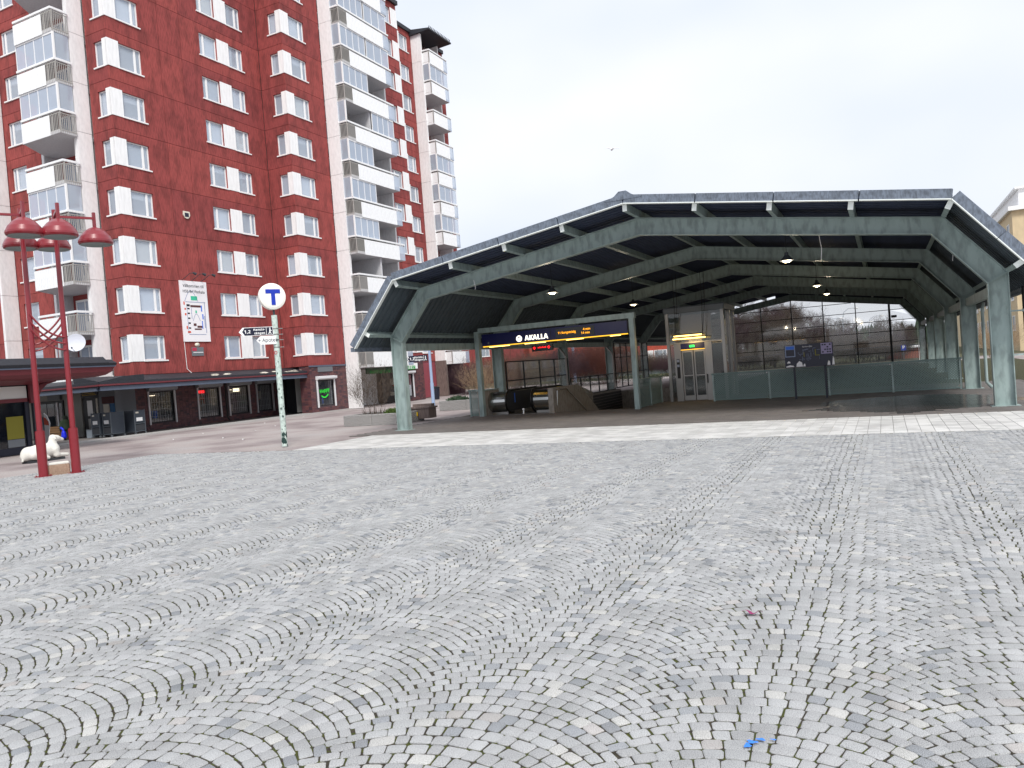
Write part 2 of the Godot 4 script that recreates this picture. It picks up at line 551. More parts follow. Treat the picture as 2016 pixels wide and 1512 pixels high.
func grounds() -> void:
	# one sheet to the horizon with the stairwell cut out of it
	var g := MB.new()
	var hx0 := -15.0
	var hx1 := -8.62
	var hz0 := -28.3
	var hz1 := -46.0
	flat(g, -600, 200, 600, hz0, -0.03)
	flat(g, -600, hz1, 600, -900, -0.03)
	flat(g, -600, hz0, hx0, hz1, -0.03)
	flat(g, hx1, hz0, 600, hz1, -0.03)
	structure("ground", g, M.asphalt)

	# light kerb band in front of the shops
	var kb := MB.new()
	for i in 24:
		kb.box(Vector3(-34.4, -0.05, -20.0 - i * 0.95 - 0.94), Vector3(-33.2, 0.03, -20.0 - i * 0.95))
	structure("pavement", kb, tex(mat("kerb_light", Color(0.72, 0.71, 0.7), 0.9), M.t_fine, Vector3(1, 1, 1)))
	var pv := MB.new()
	flat(pv, -60, -18, -34.4, -44, -0.012)
	structure("shop_pavement", pv, tex(mat("shop_paving", Color(0.5, 0.48, 0.47), 0.9), M.t_fine, Vector3(1, 1, 1)))

	cobbles()
	slabs()
	pavers()


func stone(mb: MB, q: Array, top: float, lean: Vector2, col: Color, near: bool, rg: RandomNumberGenerator) -> void:
	mb.col = col
	var ce: Vector2 = (q[0] + q[1] + q[2] + q[3]) / 4.0
	if near:
		var pts := []
		for i in 4:
			var p: Vector2 = q[i]
			var a: Vector2 = q[(i + 3) % 4]
			var b: Vector2 = q[(i + 1) % 4]
			pts.append(p.lerp(a, rg.randf_range(0.05, 0.17)))
			pts.append(p.lerp(b, rg.randf_range(0.05, 0.17)))
		var k := 8
		var ring := []
		var mid := []
		var nm := []
		for i in k:
			var p: Vector2 = pts[i]
			var d := p - ce
			var inn := ce + d * rg.randf_range(0.83, 0.91)
			ring.append(Vector3(inn.x, top + lean.dot(inn - ce) + rg.randf_range(-0.0012, 0.0012), inn.y))
			mid.append(Vector3(p.x, top - 0.0055 + lean.dot(d), p.y))
			nm.append(Vector3(d.x, d.length() * 1.2, d.y).normalized())
		var cen := Vector3(ce.x, top + 0.0018, ce.y)
		for i in k:
			var j := (i + 1) % k
			var na: Vector3 = (nm[i] * 0.3 + Vector3.UP).normalized()
			var nb: Vector3 = (nm[j] * 0.3 + Vector3.UP).normalized()
			mb.stri(cen, ring[i], ring[j], Vector3.UP, na, nb)
			mb.stri(ring[i], mid[i], mid[j], na, nm[i], nm[j])
			mb.stri(ring[i], mid[j], ring[j], na, nm[j], nb)
			var a: Vector3 = mid[i]
			var b: Vector3 = mid[j]
			mb.quad(a, b, Vector3(b.x, -0.03, b.z), Vector3(a.x, -0.03, a.z), Vector3(a.x + b.x - 2 * ce.x, 0, a.z + b.z - 2 * ce.y))
	else:
		var t := []
		var o := []
		for i in 4:
			var p: Vector2 = q[i]
			var d := p - ce
			var inn := ce + d * 0.88
			t.append(Vector3(inn.x, top + lean.dot(d * 0.88), inn.y))
			o.append(Vector3(p.x, top - 0.0095, p.y))
		mb.quad(t[0], t[1], t[2], t[3], Vector3.UP)
		for i in 4:
			var j := (i + 1) % 4
			mb.quad(t[i], t[j], o[j], o[i], Vector3((o[i] + o[j]).x / 2 - ce.x, 0.03, (o[i] + o[j]).z / 2 - ce.y))


func stone_colour(rg: RandomNumberGenerator) -> Color:
	var k := rg.randf()
	var v := rg.randf_range(0.47, 0.58)
	var c := Color(v * 0.985, v * 0.995, v * 1.01)
	if k < 0.07:
		v = rg.randf_range(0.34, 0.44)
		c = Color(v * 0.95, v * 0.99, v * 1.05)
	elif k < 0.13:
		v = rg.randf_range(0.6, 0.68)
		c = Color(v, v * 0.99, v * 0.96)
	elif k < 0.145:
		c = Color(v * 1.03, v * 0.985, v * 0.96)
	return c


func cobbles() -> void:
	var root := Node3D.new()
	root.name = "cobbled_square"
	add_child(root)
	root.set_meta("kind", "structure")
	root.set_meta("label", "grey granite setts laid in rows of arcs")
	var bed := MB.new()
	flat(bed, -21.3, 4.0, 12.0, -17.0, -0.0075)
	obj("joint_sand", bed, M.joint_bed, root)
	var rg := RandomNumberGenerator.new()
	rg.seed = 77
	var wob := FastNoiseLite.new()
	wob.seed = 3
	wob.frequency = 0.22
	var band := 1.40
	var amax := deg_to_rad(46.0)
	var rad := band / 2 / sin(amax)
	var row := 0.098
	var all := []
	var eye2 := Vector2(0, 0)
	for b in range(-18, 8):
		var xv := -1.28 + band * b
		var xc := xv + band / 2
		var shift := 0.0
		for r in range(0, 200):
			var zr := -0.4 - (r + shift) * row
			if not (in_view(Vector3(xc, 0, zr), 0.25) or in_view(Vector3(xc, 0, zr - 1.2), 0.25) or in_view(Vector3(xc - 1, 0, zr), 0.25) or in_view(Vector3(xc + 1, 0, zr), 0.25)):
				continue
			var n := 15
			# the rows of neighbouring bands run into each other in turn, so that the valleys interlock
			var sw := (0.42 if r % 2 else -0.42) * 2 * amax / n
			var cuts := []
			for i in n + 1:
				cuts.append(-amax + sw + 2 * amax * i / n + (rg.randf_range(-0.15, 0.15) * 2 * amax / n if i > 0 and i < n else 0.0))
			for i in cuts.size() - 1:
				var a0: float = cuts[i]
				var a1: float = cuts[i + 1]
				if (a1 - a0) * rad < 0.035:
					continue
				var am := (a0 + a1) / 2
				var dep := row * cos(am)
				var gap := rg.randf_range(0.005, 0.0085)
				var ga := rg.randf_range(0.003, 0.0052) / rad
				var ro := rad + dep / 2 - gap * 0.7
				var ri := rad - dep / 2 + gap * 0.7
				var q := []
				for w in [[a0 + ga, ro], [a1 - ga, ro], [a1 - ga, ri], [a0 + ga, ri]]:
					var aa: float = w[0] + rg.randf_range(-0.05, 0.05) * (a1 - a0)
					var rr: float = w[1] + rg.randf_range(-0.05, 0.05) * dep
					var x := xc + rr * sin(aa)
					var z := zr + rad - rr * cos(aa)
					var wx := wob.get_noise_2d(x * 2.0, z * 2.0) * 0.025
					var wz := wob.get_noise_2d(x * 2.0 + 90, z * 2.0) * 0.025
					q.append(Vector2(x + wx, z + wz))
				var ce: Vector2 = (q[0] + q[1] + q[2] + q[3]) / 4.0
				if ce.y < -16.93 or ce.x < -21.25:
					continue
				var top := wob.get_noise_2d(ce.x * 3.0 + 40, ce.y * 3.0) * 0.002 + rg.randf_range(-0.0015, 0.002)
				var lean := Vector2(rg.randf_range(-0.03, 0.03), rg.randf_range(-0.03, 0.03))
				var dist := ce.distance_to(eye2)
				if not in_view(Vector3(ce.x, 0, ce.y), 0.02):
					dist += 100.0
				all.append([dist, q, top, lean, stone_colour(rg)])
	all.sort_custom(func(a, b): return a[0] < b[0])
	var rest := MB.new()
	for i in all.size():
		var e: Array = all[i]
		if i < 300:
			var one := MB.new()
			stone(one, e[1], e[2], e[3], e[4], true, rg)
			obj("cobblestone", one, M.cobble_granite, root)
		else:
			var d: float = e[0] if e[0] < 90 else e[0] - 100.0
			stone(rest, e[1], e[2], e[3], e[4], d < 8.0, rg)
	var o := obj("cobblestones", rest, M.cobble_granite, root)
	o.set_meta("kind", "stuff")
	# spilled blue paint on a few setts: thin flakes lying on the stone tops
	var pm := MB.new()
	for e in [[-0.67, -3.64, 0.034, 0.021], [-0.635, -3.675, 0.03, 0.015], [-0.685, -3.60, 0.022, 0.03], [-0.58, -3.69, 0.02, 0.008]]:
		var k := 9
		var y := 0.012
		for i in k:
			var a := TAU * i / k
			var b := TAU * (i + 1) / k
			var ra := 0.75 + 0.25 * sin(a * 3.0 + e[0] * 90)
			var rb := 0.75 + 0.25 * sin(b * 3.0 + e[0] * 90)
			pm.tri3(Vector3(e[0], y, e[1]), Vector3(e[0] + cos(a) * e[2] * ra, y - 0.001, e[1] + sin(a) * e[3] * ra), Vector3(e[0] + cos(b) * e[2] * rb, y - 0.001, e[1] + sin(b) * e[3] * rb), Vector3.UP)
	obj("paint_splash", pm, M.paint_blue, root)


func slabs() -> void:
	var root := Node3D.new()
	root.name = "slab_paving"
	add_child(root)
	root.set_meta("kind", "structure")
	root.set_meta("label", "pale concrete slabs in a band before the station canopy")
	var bed := MB.new()
	flat(bed, -15.62, -16.96, 14.0, -20.9, -0.02)
	obj("joint_sand", bed, M.joint_bed, root)
	var rg := RandomNumberGenerator.new()
	rg.seed = 9
	var rest := MB.new()
	var list := []
	for i in range(0, 120):
		var x := -15.6 + i * 0.245
		for j in 4:
			var z0 := -16.98 - j * 0.97
			list.append([Vector2(x + 0.12, z0 - 0.48).length() if in_view(Vector3(x + 0.12, 0, z0 - 0.5)) else 999.0, x, z0])
	list.sort_custom(func(a, b): return a[0] < b[0])
	for i in list.size():
		var e: Array = list[i]
		var mb: MB = MB.new() if i < 300 else rest
		var v := rg.randf_range(0.66, 0.76)
		mb.col = Color(v, v * 0.985, v * 0.96)
		mb.cbox(Vector3(e[1] + 0.003, -0.03, e[2] - 0.966), Vector3(e[1] + 0.242, rg.randf_range(-0.002, 0.002), e[2] - 0.004), 0.004)
		if i < 300:
			obj("paving_slab", mb, M.paving_slab, root)
	obj("paving_slabs", rest, M.paving_slab, root).set_meta("kind", "stuff")


func pavers() -> void:
	var root := Node3D.new()
	root.name = "paver_floor"
	add_child(root)
	root.set_meta("kind", "structure")
	root.set_meta("label", "brown concrete pavers under the station canopy")
	var bed := MB.new()
	for r in [[-16.62, -20.88, 8.0, -28.3], [-16.62, -28.3, -15.0, -46.0], [-8.62, -28.3, 8.0, -66.0]]:
		flat(bed, r[0], r[1], r[2], r[3], -0.022)
	obj("joint_sand", bed, M.joint_bed, root)
	var rg := RandomNumberGenerator.new()
	rg.seed = 19
	var nn := FastNoiseLite.new()
	nn.seed = 8
	nn.frequency = 0.16
	var dry := MB.new()
	var wet := MB.new()
	for j in range(0, 64):
		var z := -20.9 - j * 0.21
		for i in range(0, 60):
			var x := -16.6 + i * 0.35 + (0.175 if j % 2 else 0.0)
			if z < -28.1 and x < -8.6 or z < -28.1 and x + 0.35 < -8.5:
				continue
			var v := rg.randf_range(0.15, 0.2)
			# rain that blew in under the eave lies in a pool by the column
			var damp := 1.0 - Vector2((x - 0.6) / 2.6, (z + 24.9) / 3.4).length() + nn.get_noise_2d(x, z * 2) * 0.35
			var mb := wet if damp > 0.0 else dry
			mb.col = Color(v, v * 0.9, v * 0.85)
			mb.box(Vector3(x + 0.003, -0.04, z - 0.207), Vector3(x + 0.347, rg.randf_range(-0.0015, 0.0015), z - 0.003))
	obj("brown_pavers", dry, M.brown_paver, root).set_meta("kind", "stuff")
	obj("wet_pavers", wet, M.wet_paver, root).set_meta("kind", "stuff")


# ---------------------------------------------------------------- facade pieces
func panel(w: float, h: float, holes: Array, t := 0.16) -> ArrayMesh:
	var key := "panel%.3f %.3f %s %.2f" % [w, h, str(holes), t]
	if cache.has(key):
		return cache[key]
	var g := 0.011
	var mb := MB.new()
	var us := [g, w - g]
	for q in holes:
		us.append(q[0]); us.append(q[1])
	us.sort()
	for i in us.size() - 1:
		var a: float = maxf(us[i], g)
		var b: float = minf(us[i + 1], w - g)
		if b - a < 1e-4:
			continue
		var m := (a + b) / 2
		var hit = null
		for q in holes:
			if m > q[0] and m < q[1]:
				hit = q
		if hit == null:
			mb.box(Vector3(a, g, -t), Vector3(b, h - g, 0))
		else:
			mb.box(Vector3(a, g, -t), Vector3(b, hit[2], 0))
			mb.box(Vector3(a, hit[3], -t), Vector3(b, h - g, 0))
	cache[key] = mb.mesh()
	return cache[key]

func boxm(lo: Vector3, hi: Vector3) -> ArrayMesh:
	var key := "box" + str(lo) + str(hi)
	if not cache.has(key):
		var mb := MB.new()
		mb.box(lo, hi)
		cache[key] = mb.mesh()
	return cache[key]

func part(called: String, parent: Node, xf: Transform3D) -> Node3D:
	var o := Node3D.new()
	o.name = called
	parent.add_child(o, true)
	o.transform = (parent as Node3D).global_transform.affine_inverse() * xf
	return o

# opening w x h with its lower corner at xf on the wall face; mull: where the post between the casements stands (0..1, 0 = none)
func window(parent: Node, xf: Transform3D, w: float, h: float, mull: float, dress: int, deep := 0.09) -> Node3D:
	var o := part("window", parent, xf)
	var key := "win%.2f %.2f %.2f" % [w, h, mull]
	if not cache.has(key):
		var f := MB.new()
		var b := 0.065
		f.box(Vector3(0, 0, -deep - 0.06), Vector3(b, h, -deep))
		f.box(Vector3(w - b, 0, -deep - 0.06), Vector3(w, h, -deep))
		f.box(Vector3(b, 0, -deep - 0.06), Vector3(w - b, b, -deep))
		f.box(Vector3(b, h - b, -deep - 0.06), Vector3(w - b, h, -deep))
		if mull > 0:
			f.box(Vector3(w * mull - 0.06, b, -deep - 0.06), Vector3(w * mull + 0.06, h - b, -deep + 0.004))
		cache[key] = f.mesh()
		var s := MB.new()
		s.box(Vector3(-0.07, -0.075, -deep - 0.02), Vector3(w + 0.07, -0.005, 0.055))
		cache[key + "sill"] = s.mesh()
	obj("frame", cache[key], M.frame_white, o)
	obj("sill", cache[key + "sill"], M.frame_white, o)
	var spans := [[0.065, w - 0.065]] if mull <= 0 else [[0.065, w * mull - 0.06], [w * mull + 0.06, w - 0.065]]
	for sp in spans:
		obj("pane", boxm(Vector3(sp[0], 0.065, -deep - 0.045), Vector3(sp[1], h - 0.065, -deep - 0.037)), M.pane_sky_tone, o)
	var z := -deep - 0.12
	var bm: Material = [M.blind_white, M.blind_white, M.blind_cream, M.blind_grey, M.blind_white, M.blind_white, M.blind_blue][dress % 7]
	match dress:
		1, 2, 3, 6:
			obj("blind", boxm(Vector3(0.05, 0.05, z - 0.012), Vector3(w - 0.05, h - 0.04, z)), bm, o)
		4:
			obj("blind", boxm(Vector3(0.05, h * 0.68, z - 0.012), Vector3(w - 0.05, h - 0.04, z)), bm, o)
			obj("room_wall", boxm(Vector3(0.03, 0.03, -0.52), Vector3(w - 0.03, h - 0.03, -0.5)), M.room_wall, o)
		5:
			var cu := "cur%.2f%.2f" % [w, h]
			if not cache.has(cu):
				var c := MB.new()
				for side in 2:
					for i in 5:
						var u0 := 0.05 + i * w * 0.06
						if side:
							u0 = w - 0.05 - (i + 1) * w * 0.06
						c.tube([Vector3(u0 + w * 0.03, 0.05, z), Vector3(u0 + w * 0.03, h - 0.05, z)], [w * 0.032, w * 0.024], 6, false)
				cache[cu] = c.mesh()
			obj("curtain", cache[cu], M.blind_white, o)
			obj("room_wall", boxm(Vector3(0.03, 0.03, -0.52), Vector3(w - 0.03, h - 0.03, -0.5)), M.room_wall, o)
		_:
			obj("room_wall", boxm(Vector3(0.03, 0.03, -0.52), Vector3(w - 0.03, h - 0.03, -0.5)), M.room_wall, o)
	return o


# one balcony in the frame t: u along its front, v up from the joint, w out; the back wall stands at w = 0
func balcony(parent: Node, t: Transform3D, L: float, D: float, side_from: float, side_at: float, side_kind: String, segs: Array, glaz: Array, cap_h: float, slab_poly: Array, k: int) -> void:
	var o := part("balcony", parent, t)
	var key := "balc%.2f%.2f%s%s" % [L, D, side_kind, str(segs)]
	if not cache.has(key):
		var sl := MB.new()
		var poly := PackedVector2Array()
		for q in slab_poly:
			poly.append(Vector2(q[0], q[1]))
		# polygon (u, w) extruded in v
		sl.prism(poly, Transform3D(Basis(Vector3(1, 0, 0), Vector3(0, 0, 1), Vector3(0, 1, 0)), Vector3.ZERO), -0.32, -0.15)
		cache[key + "slab"] = sl.mesh()
		var hr := MB.new()
		hr.box(Vector3(-0.02 if side_at > 0 else -0.04, 0.82, D - 0.1), Vector3(L + 0.04, 0.93, D + 0.02))
		hr.box(Vector3(side_at - 0.06, 0.82, side_from), Vector3(side_at + 0.05, 0.93, D - 0.1))
		cache[key + "rail"] = hr.mesh()
		var lr := MB.new()
		lr.box(Vector3(0, 0.69, D - 0.05), Vector3(L, 0.73, D - 0.01))
		lr.box(Vector3(0, -0.18, D - 0.05), Vector3(L, -0.13, D - 0.01))
		lr.box(Vector3(side_at - 0.02, 0.69, side_from), Vector3(side_at + 0.02, 0.73, D - 0.05))
		lr.box(Vector3(side_at - 0.02, -0.18, side_from), Vector3(side_at + 0.02, -0.13, D - 0.05))
		for i in 6:
			var u := L * i / 5.0
			lr.box(Vector3(u - 0.025, -0.3, D - 0.09), Vector3(u + 0.025, 0.82, D - 0.045))
		cache[key + "posts"] = lr.mesh()
		var bars := MB.new()
		var any := false
		for s in segs:
			if s[2] == "bars":
				any = true
				var m := int((s[1] - s[0]) / 0.11)
				for i in m + 1:
					var u: float = s[0] + (s[1] - s[0]) * i / m
					bars.box(Vector3(u - 0.014, -0.3, D - 0.012), Vector3(u + 0.014, 0.72, D + 0.012))
		if side_kind == "bars":
			any = true
			var m := int((D - side_from) / 0.1)
			for i in m:
				var w := side_from + (D - side_from) * (i + 0.3) / m
				bars.box(Vector3(side_at - 0.012, -0.3, w - 0.014), Vector3(side_at + 0.012, 0.72, w + 0.014))
		cache[key] = bars.mesh() if any else null
		for s in segs:
			if s[2] == "panel":
				var p := MB.new()
				p.box(Vector3(s[0], -0.34, D + 0.006), Vector3(s[1], 0.7, D + 0.02))
				var m := int((s[1] - s[0]) / 0.16)
				for i in m:
					var u: float = s[0] + (s[1] - s[0]) * (i + 0.2) / m
					p.box(Vector3(u, -0.338, D + 0.02), Vector3(u + 0.1, 0.698, D + 0.036))
				cache[key + "panel"] = p.mesh()
		if side_kind == "panel":
			var p := MB.new()
			p.box(Vector3(side_at - 0.02, -0.34, side_from), Vector3(side_at, 0.7, D - 0.055))
			cache[key + "side"] = p.mesh()
	obj("slab", cache[key + "slab"], M.slab_white, o)
	obj("handrail", cache[key + "rail"], M.balcony_metal, o)
	obj("posts", cache[key + "posts"], M.bar_metal, o)
	if cache[key] != null:
		obj("balusters", cache[key], M.bar_metal, o)
	if cache.has(key + "panel"):
		obj("front_panel", cache[key + "panel"], M.balcony_metal, o)
	if cache.has(key + "side"):
		obj("side_panel", cache[key + "side"], M.balcony_metal, o)
	for s in segs:
		if s[2] == "glass":
			obj("glass_panel", boxm(Vector3(s[0], -0.3, D + 0.002), Vector3(s[1], 0.7, D + 0.012)), M.pane_sky_tone_dense, o)
	for gl in glaz:
		var n: int = gl[2]
		var hgt := S - 0.32 - 0.93
		var fk := "glz%.2f%.2f%d" % [gl[0], gl[1], n]
		if not cache.has(fk):
			var f := MB.new()
			f.box(Vector3(gl[0], 0.93 + hgt - 0.1, D - 0.09), Vector3(gl[1], 0.93 + hgt, D - 0.02))
			for i in n + 1:
				var u: float = lerpf(gl[0], gl[1], float(i) / n)
				f.box(Vector3(u - 0.022, 0.93, D - 0.075), Vector3(u + 0.022, 0.93 + hgt - 0.1, D - 0.03))
			cache[fk] = f.mesh()
		obj("glazing_frame", cache[fk], M.frame_white, o)
		for i in n:
			var u0: float = lerpf(gl[0], gl[1], float(i) / n) + 0.022
			var u1: float = lerpf(gl[0], gl[1], float(i + 1) / n) - 0.022
			obj("glazing_pane", boxm(Vector3(u0, 0.93, D - 0.055), Vector3(u1, 0.93 + hgt - 0.1, D - 0.045)), M.pane_sky_tone_dense, o)
	if glaz.size() > 0:
		# end pane of the glazing towards the side
		var hgt := S - 0.32 - 0.93
		obj("glazing_pane", boxm(Vector3(side_at - 0.03, 0.93, side_from + 0.05), Vector3(side_at - 0.02, 0.93 + hgt, D - 0.1)), M.pane_sky_tone, o)
		obj("corner_post", boxm(Vector3(side_at - 0.06, 0.93, D - 0.1), Vector3(side_at + 0.03, 0.93 + hgt, D - 0.01)), M.frame_white, o)
	if k == 3 and L > 5.0:
		var c := MB.new()
		for i in 22:
			var u := 0.15 + i * 0.12
			c.tube([Vector3(u, 0.9, D - 0.2), Vector3(u + 0.02 * sin(i * 2.0), 1.6, D - 0.2), Vector3(u, 2.2, D - 0.2)], [0.07, 0.05, 0.065], 6, false)
		obj("curtain", c, M.blind_white, o)


func bricks(parent: Node, t: Transform3D, w: float, h: float, holes: Array, sd: int) -> void:
	# stacked ceramic tiles of the ground floor; the joints are gaps before a mortar sheet
	var rg := RandomNumberGenerator.new()
	rg.seed = sd
	var mb := MB.new()
	var bw := 0.21
	var bh := 0.105
	var nu := int(w / bw)
	var nv := int(h / bh)
	for j in nv:
		for i in nu:
			var u := i * w / nu
			var v := j * h / nv
			var skip := false
			for q in holes:
				if u + w / nu > q[0] and u < q[1] and v + h / nv > q[2] and v < q[3]:
					skip = true
			if skip:
				continue
			var k := rg.randf()
			var c := Color(0.135, 0.055, 0.062)
			if k < 0.22:
				c = Color(0.075, 0.04, 0.05)
			elif k < 0.5:
				c = Color(0.17, 0.07, 0.068)
			c = c * rg.randf_range(0.85, 1.12)
			c.a = 1
			mb.col = c
			mb.box(Vector3(u + 0.005, v + 0.005, -0.02), Vector3(u + w / nu - 0.005, v + h / nv - 0.005, rg.randf_range(-0.001, 0.002)))
	var o := wobj("brick_tiles", mb, M.brick_tile, parent, t)
	o.set_meta("kind", "stuff")
	wobj("wall", panel(w, h, holes, 0.16), M.mortar, parent, t * Transform3D(Basis.IDENTITY, Vector3(0, 0, -0.008)))


func shop_window(parent: Node, t: Transform3D, w: float, h: float, bars: bool, sd: int) -> void:
	var o := part("shop_window", parent, t)
	var f := MB.new()
	f.box(Vector3(0, 0, -0.12), Vector3(0.05, h, -0.05)); f.box(Vector3(w - 0.05, 0, -0.12), Vector3(w, h, -0.05))
	f.box(Vector3(0.05, 0, -0.12), Vector3(w - 0.05, 0.05, -0.05)); f.box(Vector3(0.05, h - 0.05, -0.12), Vector3(w - 0.05, h, -0.05))
	obj("frame", f, M.black, o)
	obj("pane", boxm(Vector3(0.05, 0.05, -0.1), Vector3(w - 0.05, h - 0.05, -0.09)), M.shop_glass, o)
	for u in [-0.09, w - 0.01]:
		obj("guide_rail", boxm(Vector3(u, -0.08, 0.0), Vector3(u + 0.1, h + 0.05, 0.07)), M.aluminium if bars else M.shutter_white, o)
	var sb := MB.new()
	sb.prism(PackedVector2Array([Vector2(0, 0), Vector2(0.2, 0.03), Vector2(0.26, 0.09), Vector2(0.26, 0.22), Vector2(0, 0.25)]), Transform3D(Basis(Vector3(0, 0, 1), Vector3(0, 1, 0), Vector3(-1, 0, 0)), Vector3(0, h + 0.03, 0.004)), -w - 0.12, 0.12)
	obj("shutter_box", sb, M.shutter_grey if bars else M.shutter_white, o)
	var rg := RandomNumberGenerator.new()
	rg.seed = sd
	if bars:
		var g := MB.new()
		for i in 9:
			var u := 0.06 + (w - 0.12) * (i + 0.5) / 9
			g.tube([Vector3(u, 0.05, -0.2), Vector3(u, h - 0.05, -0.2)], [0.011, 0.011], 5, false)
		for v in [0.35, 0.75, 1.15]:
			g.box(Vector3(0.05, v, -0.212), Vector3(w - 0.05, v + 0.015, -0.2))
		obj("window_bars", g, M.shutter_white, o)
	# goods and a lit shop behind
	obj("shop_back", boxm(Vector3(-0.3, -0.3, -1.6), Vector3(w + 0.3, h + 0.4, -1.55)), M.inner_plaster, o)
	for i in 5:
		var u := rg.randf_range(0.1, w - 0.5)
		var v := rg.randf_range(0.1, h - 0.7)
		var mm: Material = [M.blind_cream, M.orange_red, M.mid_grey, M.map_blue, M.blind_grey, M.wood][rg.randi() % 6]
		obj("shelf_goods", boxm(Vector3(u, v, -1.2), Vector3(u + rg.randf_range(0.25, 0.5), v + rg.randf_range(0.25, 0.6), -0.9)), mm, o)
	if bars:
		obj("ceiling_tube", boxm(Vector3(w * 0.25, h - 0.22, -1.0), Vector3(w * 0.7, h - 0.18, -0.94)), M.shop_glow, o)


func apartment() -> void:
	var B := thing("apartment_building", "tall red apartment block with white balconies and shops at street level", "building", Vector3(-35.5, 0, -40))
	var rg := RandomNumberGenerator.new()
	rg.seed = 21
	# the dark inside of the block
	var core := MB.new()
	core.box(Vector3(-60, 3.05, -62.4), Vector3(-37.5, 31.6, -29.0))
	core.box(Vector3(-60, 0.0, -62.0), Vector3(-41.2, 3.05, -29.0))
	core.box(Vector3(-41.2, 0.0, -43.0), Vector3(-35.7, 3.05, -42.6))
	core.box(Vector3(-37.5, 3.1, -41.9), Vector3(-36.02, 31.6, -28.0))
	core.box(Vector3(-37.5, 3.1, -62.4), Vector3(-36.02, 31.6, -48.4))
	core.box(Vector3(-36.02, 3.1, -42.2), Vector3(-34.02, 31.6, -39.1))
	core.box(Vector3(-36.02, 3.1, -51.8), Vector3(-34.02, 31.6, -48.4))
	core.box(Vector3(-60, 3.1, -29.0), Vector3(-41.8, 31.6, -28.0))
	wobj("inner_wall", core, M.inner_plaster, B)
	var hw := [0.77, 2.10]
	for k in NF:
		var J := J0 + S * k
		# ---- main front, x = -35.5
		var t := fx(-35.5, J, -27.42)
		wobj("wall_panel", panel(3.32, S, [[0.68, 2.07, hw[0], hw[1]]]), M["red_wall_%d" % (rg.randi() % 3)], B, t)
		wobj("wall_panel", panel(1.51, S, []), M["red_wall_%d" % (rg.randi() % 3)], B, fx(-35.5, J, -30.74))
		wobj("wall_panel", panel(6.31, S, [[1.42, 2.74, hw[0], hw[1]], [3.69, 4.86, hw[0], hw[1]]]), M["red_wall_%d" % (rg.randi() % 3)], B, fx(-35.5, J, -32.25))
		window(B, fx(-35.5, J + hw[0], -28.10), 1.39, 1.33, 0.74, [1, 4, 3, 5, 1, 4, 1, 2, 0, 1, 4][(k * 3 + 1) % 11])
		window(B, fx(-35.5, J + hw[0], -33.67), 1.32, 1.33, 0.27, [6, 1, 2, 1, 4, 1, 3, 1, 2, 1, 5][k])
		window(B, fx(-35.5, J + hw[0], -35.94), 1.17, 1.33, 0.7, [2, 1, 5, 0, 4, 2, 1, 5, 0, 1, 4][k])
		wobj("cladding_panel", boxm(Vector3(0, 0, -0.1), Vector3(0.69, 1.44, 0.03)), M.cladding, B, fx(-35.5, J + 0.71, -27.39))
		wobj("cladding_panel", boxm(Vector3(0, 0, -0.1), Vector3(0.93, 1.42, 0.03)), M.cladding, B, fx(-35.5, J + 0.72, -35.0))
		# ---- its end, z = -27.42
		wobj("wall_panel", panel(1.60, S, [[0.63, 1.31, hw[0], hw[1]]]), M["red_wall_%d" % (rg.randi() % 3)], B, fz(-37.16, J, -27.42))
		window(B, fz(-36.53, J + hw[0], -27.42), 0.68, 1.33, 0.0, [1, 0, 1, 0, 4, 1, 0, 3, 2, 0, 1][k])
		wobj("cladding_panel", boxm(Vector3(0, 0, -0.1), Vector3(0.35, 1.44, 0.03)), M.cladding, B, fz(-35.85, J + 0.71, -27.42))
		# ---- second bay, x = -33.45
		wobj("wall_panel", panel(3.79, S, [[0.72, 2.22, hw[0], hw[1]]]), M["red_wall_%d" % (rg.randi() % 3)], B, fx(-33.45, J, -38.56))
		window(B, fx(-33.45, J + hw[0], -39.28), 1.5, 1.33, 0.73, [1, 4, 3, 1, 5, 4, 1, 4, 2, 4, 1][(k + 2) % 11])
		wobj("cladding_panel", boxm(Vector3(0, 0, -0.1), Vector3(0.75, 1.44, 0.03)), M.cladding, B, fx(-33.45, J + 0.71, -38.53))
		wobj("wall_panel", panel(1.97, S, [[0.95, 1.63, hw[0], hw[1]]]), M["red_wall_%d" % (rg.randi() % 3)], B, fz(-35.48, J, -38.56))
		window(B, fz(-34.53, J + hw[0], -38.56), 0.68, 1.33, 0.0, [1, 0, 1, 0, 3, 0, 0, 5, 1, 0, 1][k])
		wobj("cladding_panel", boxm(Vector3(0, 0, -0.1), Vector3(0.37, 1.44, 0.03)), M.cladding, B, fz(-33.84, J + 0.71, -38.56))
		# ---- white fin and balcony stack
		wobj("wall_panel", panel(1.03, S, [], 0.2), M.white_wall, B, fz(-33.43, J, -42.37))
		# ---- bay past the balconies, x = -33.5, then the wall behind it
		wobj("wall_panel", panel(3.9, S, [[1.65, 3.05, hw[0], hw[1]]]), M["red_wall_%d" % (rg.randi() % 3)], B, fx(-33.5, J, -48.42))
		window(B, fx(-33.5, J + hw[0], -50.07), 1.4, 1.33, 0.3, rg.randi() % 6)
		wobj("cladding_panel", boxm(Vector3(0, 0, -0.1), Vector3(0.86, 1.44, 0.03)), M.cladding, B, fx(-33.5, J + 0.71, -51.48))
		wobj("wall_panel", panel(1.8, S, [], 0.16), M["red_wall_%d" % (rg.randi() % 3)], B, Transform3D(Basis(Vector3(-1, 0, 0), Vector3.UP, Vector3(0, 0, -1)), Vector3(-33.52, J, -52.32)))
		wobj("wall_panel", panel(4.88, S, [[3.05, 4.39, hw[0], hw[1]]]), M["red_wall_%d" % (rg.randi() % 3)], B, fx(-35.35, J, -52.32))
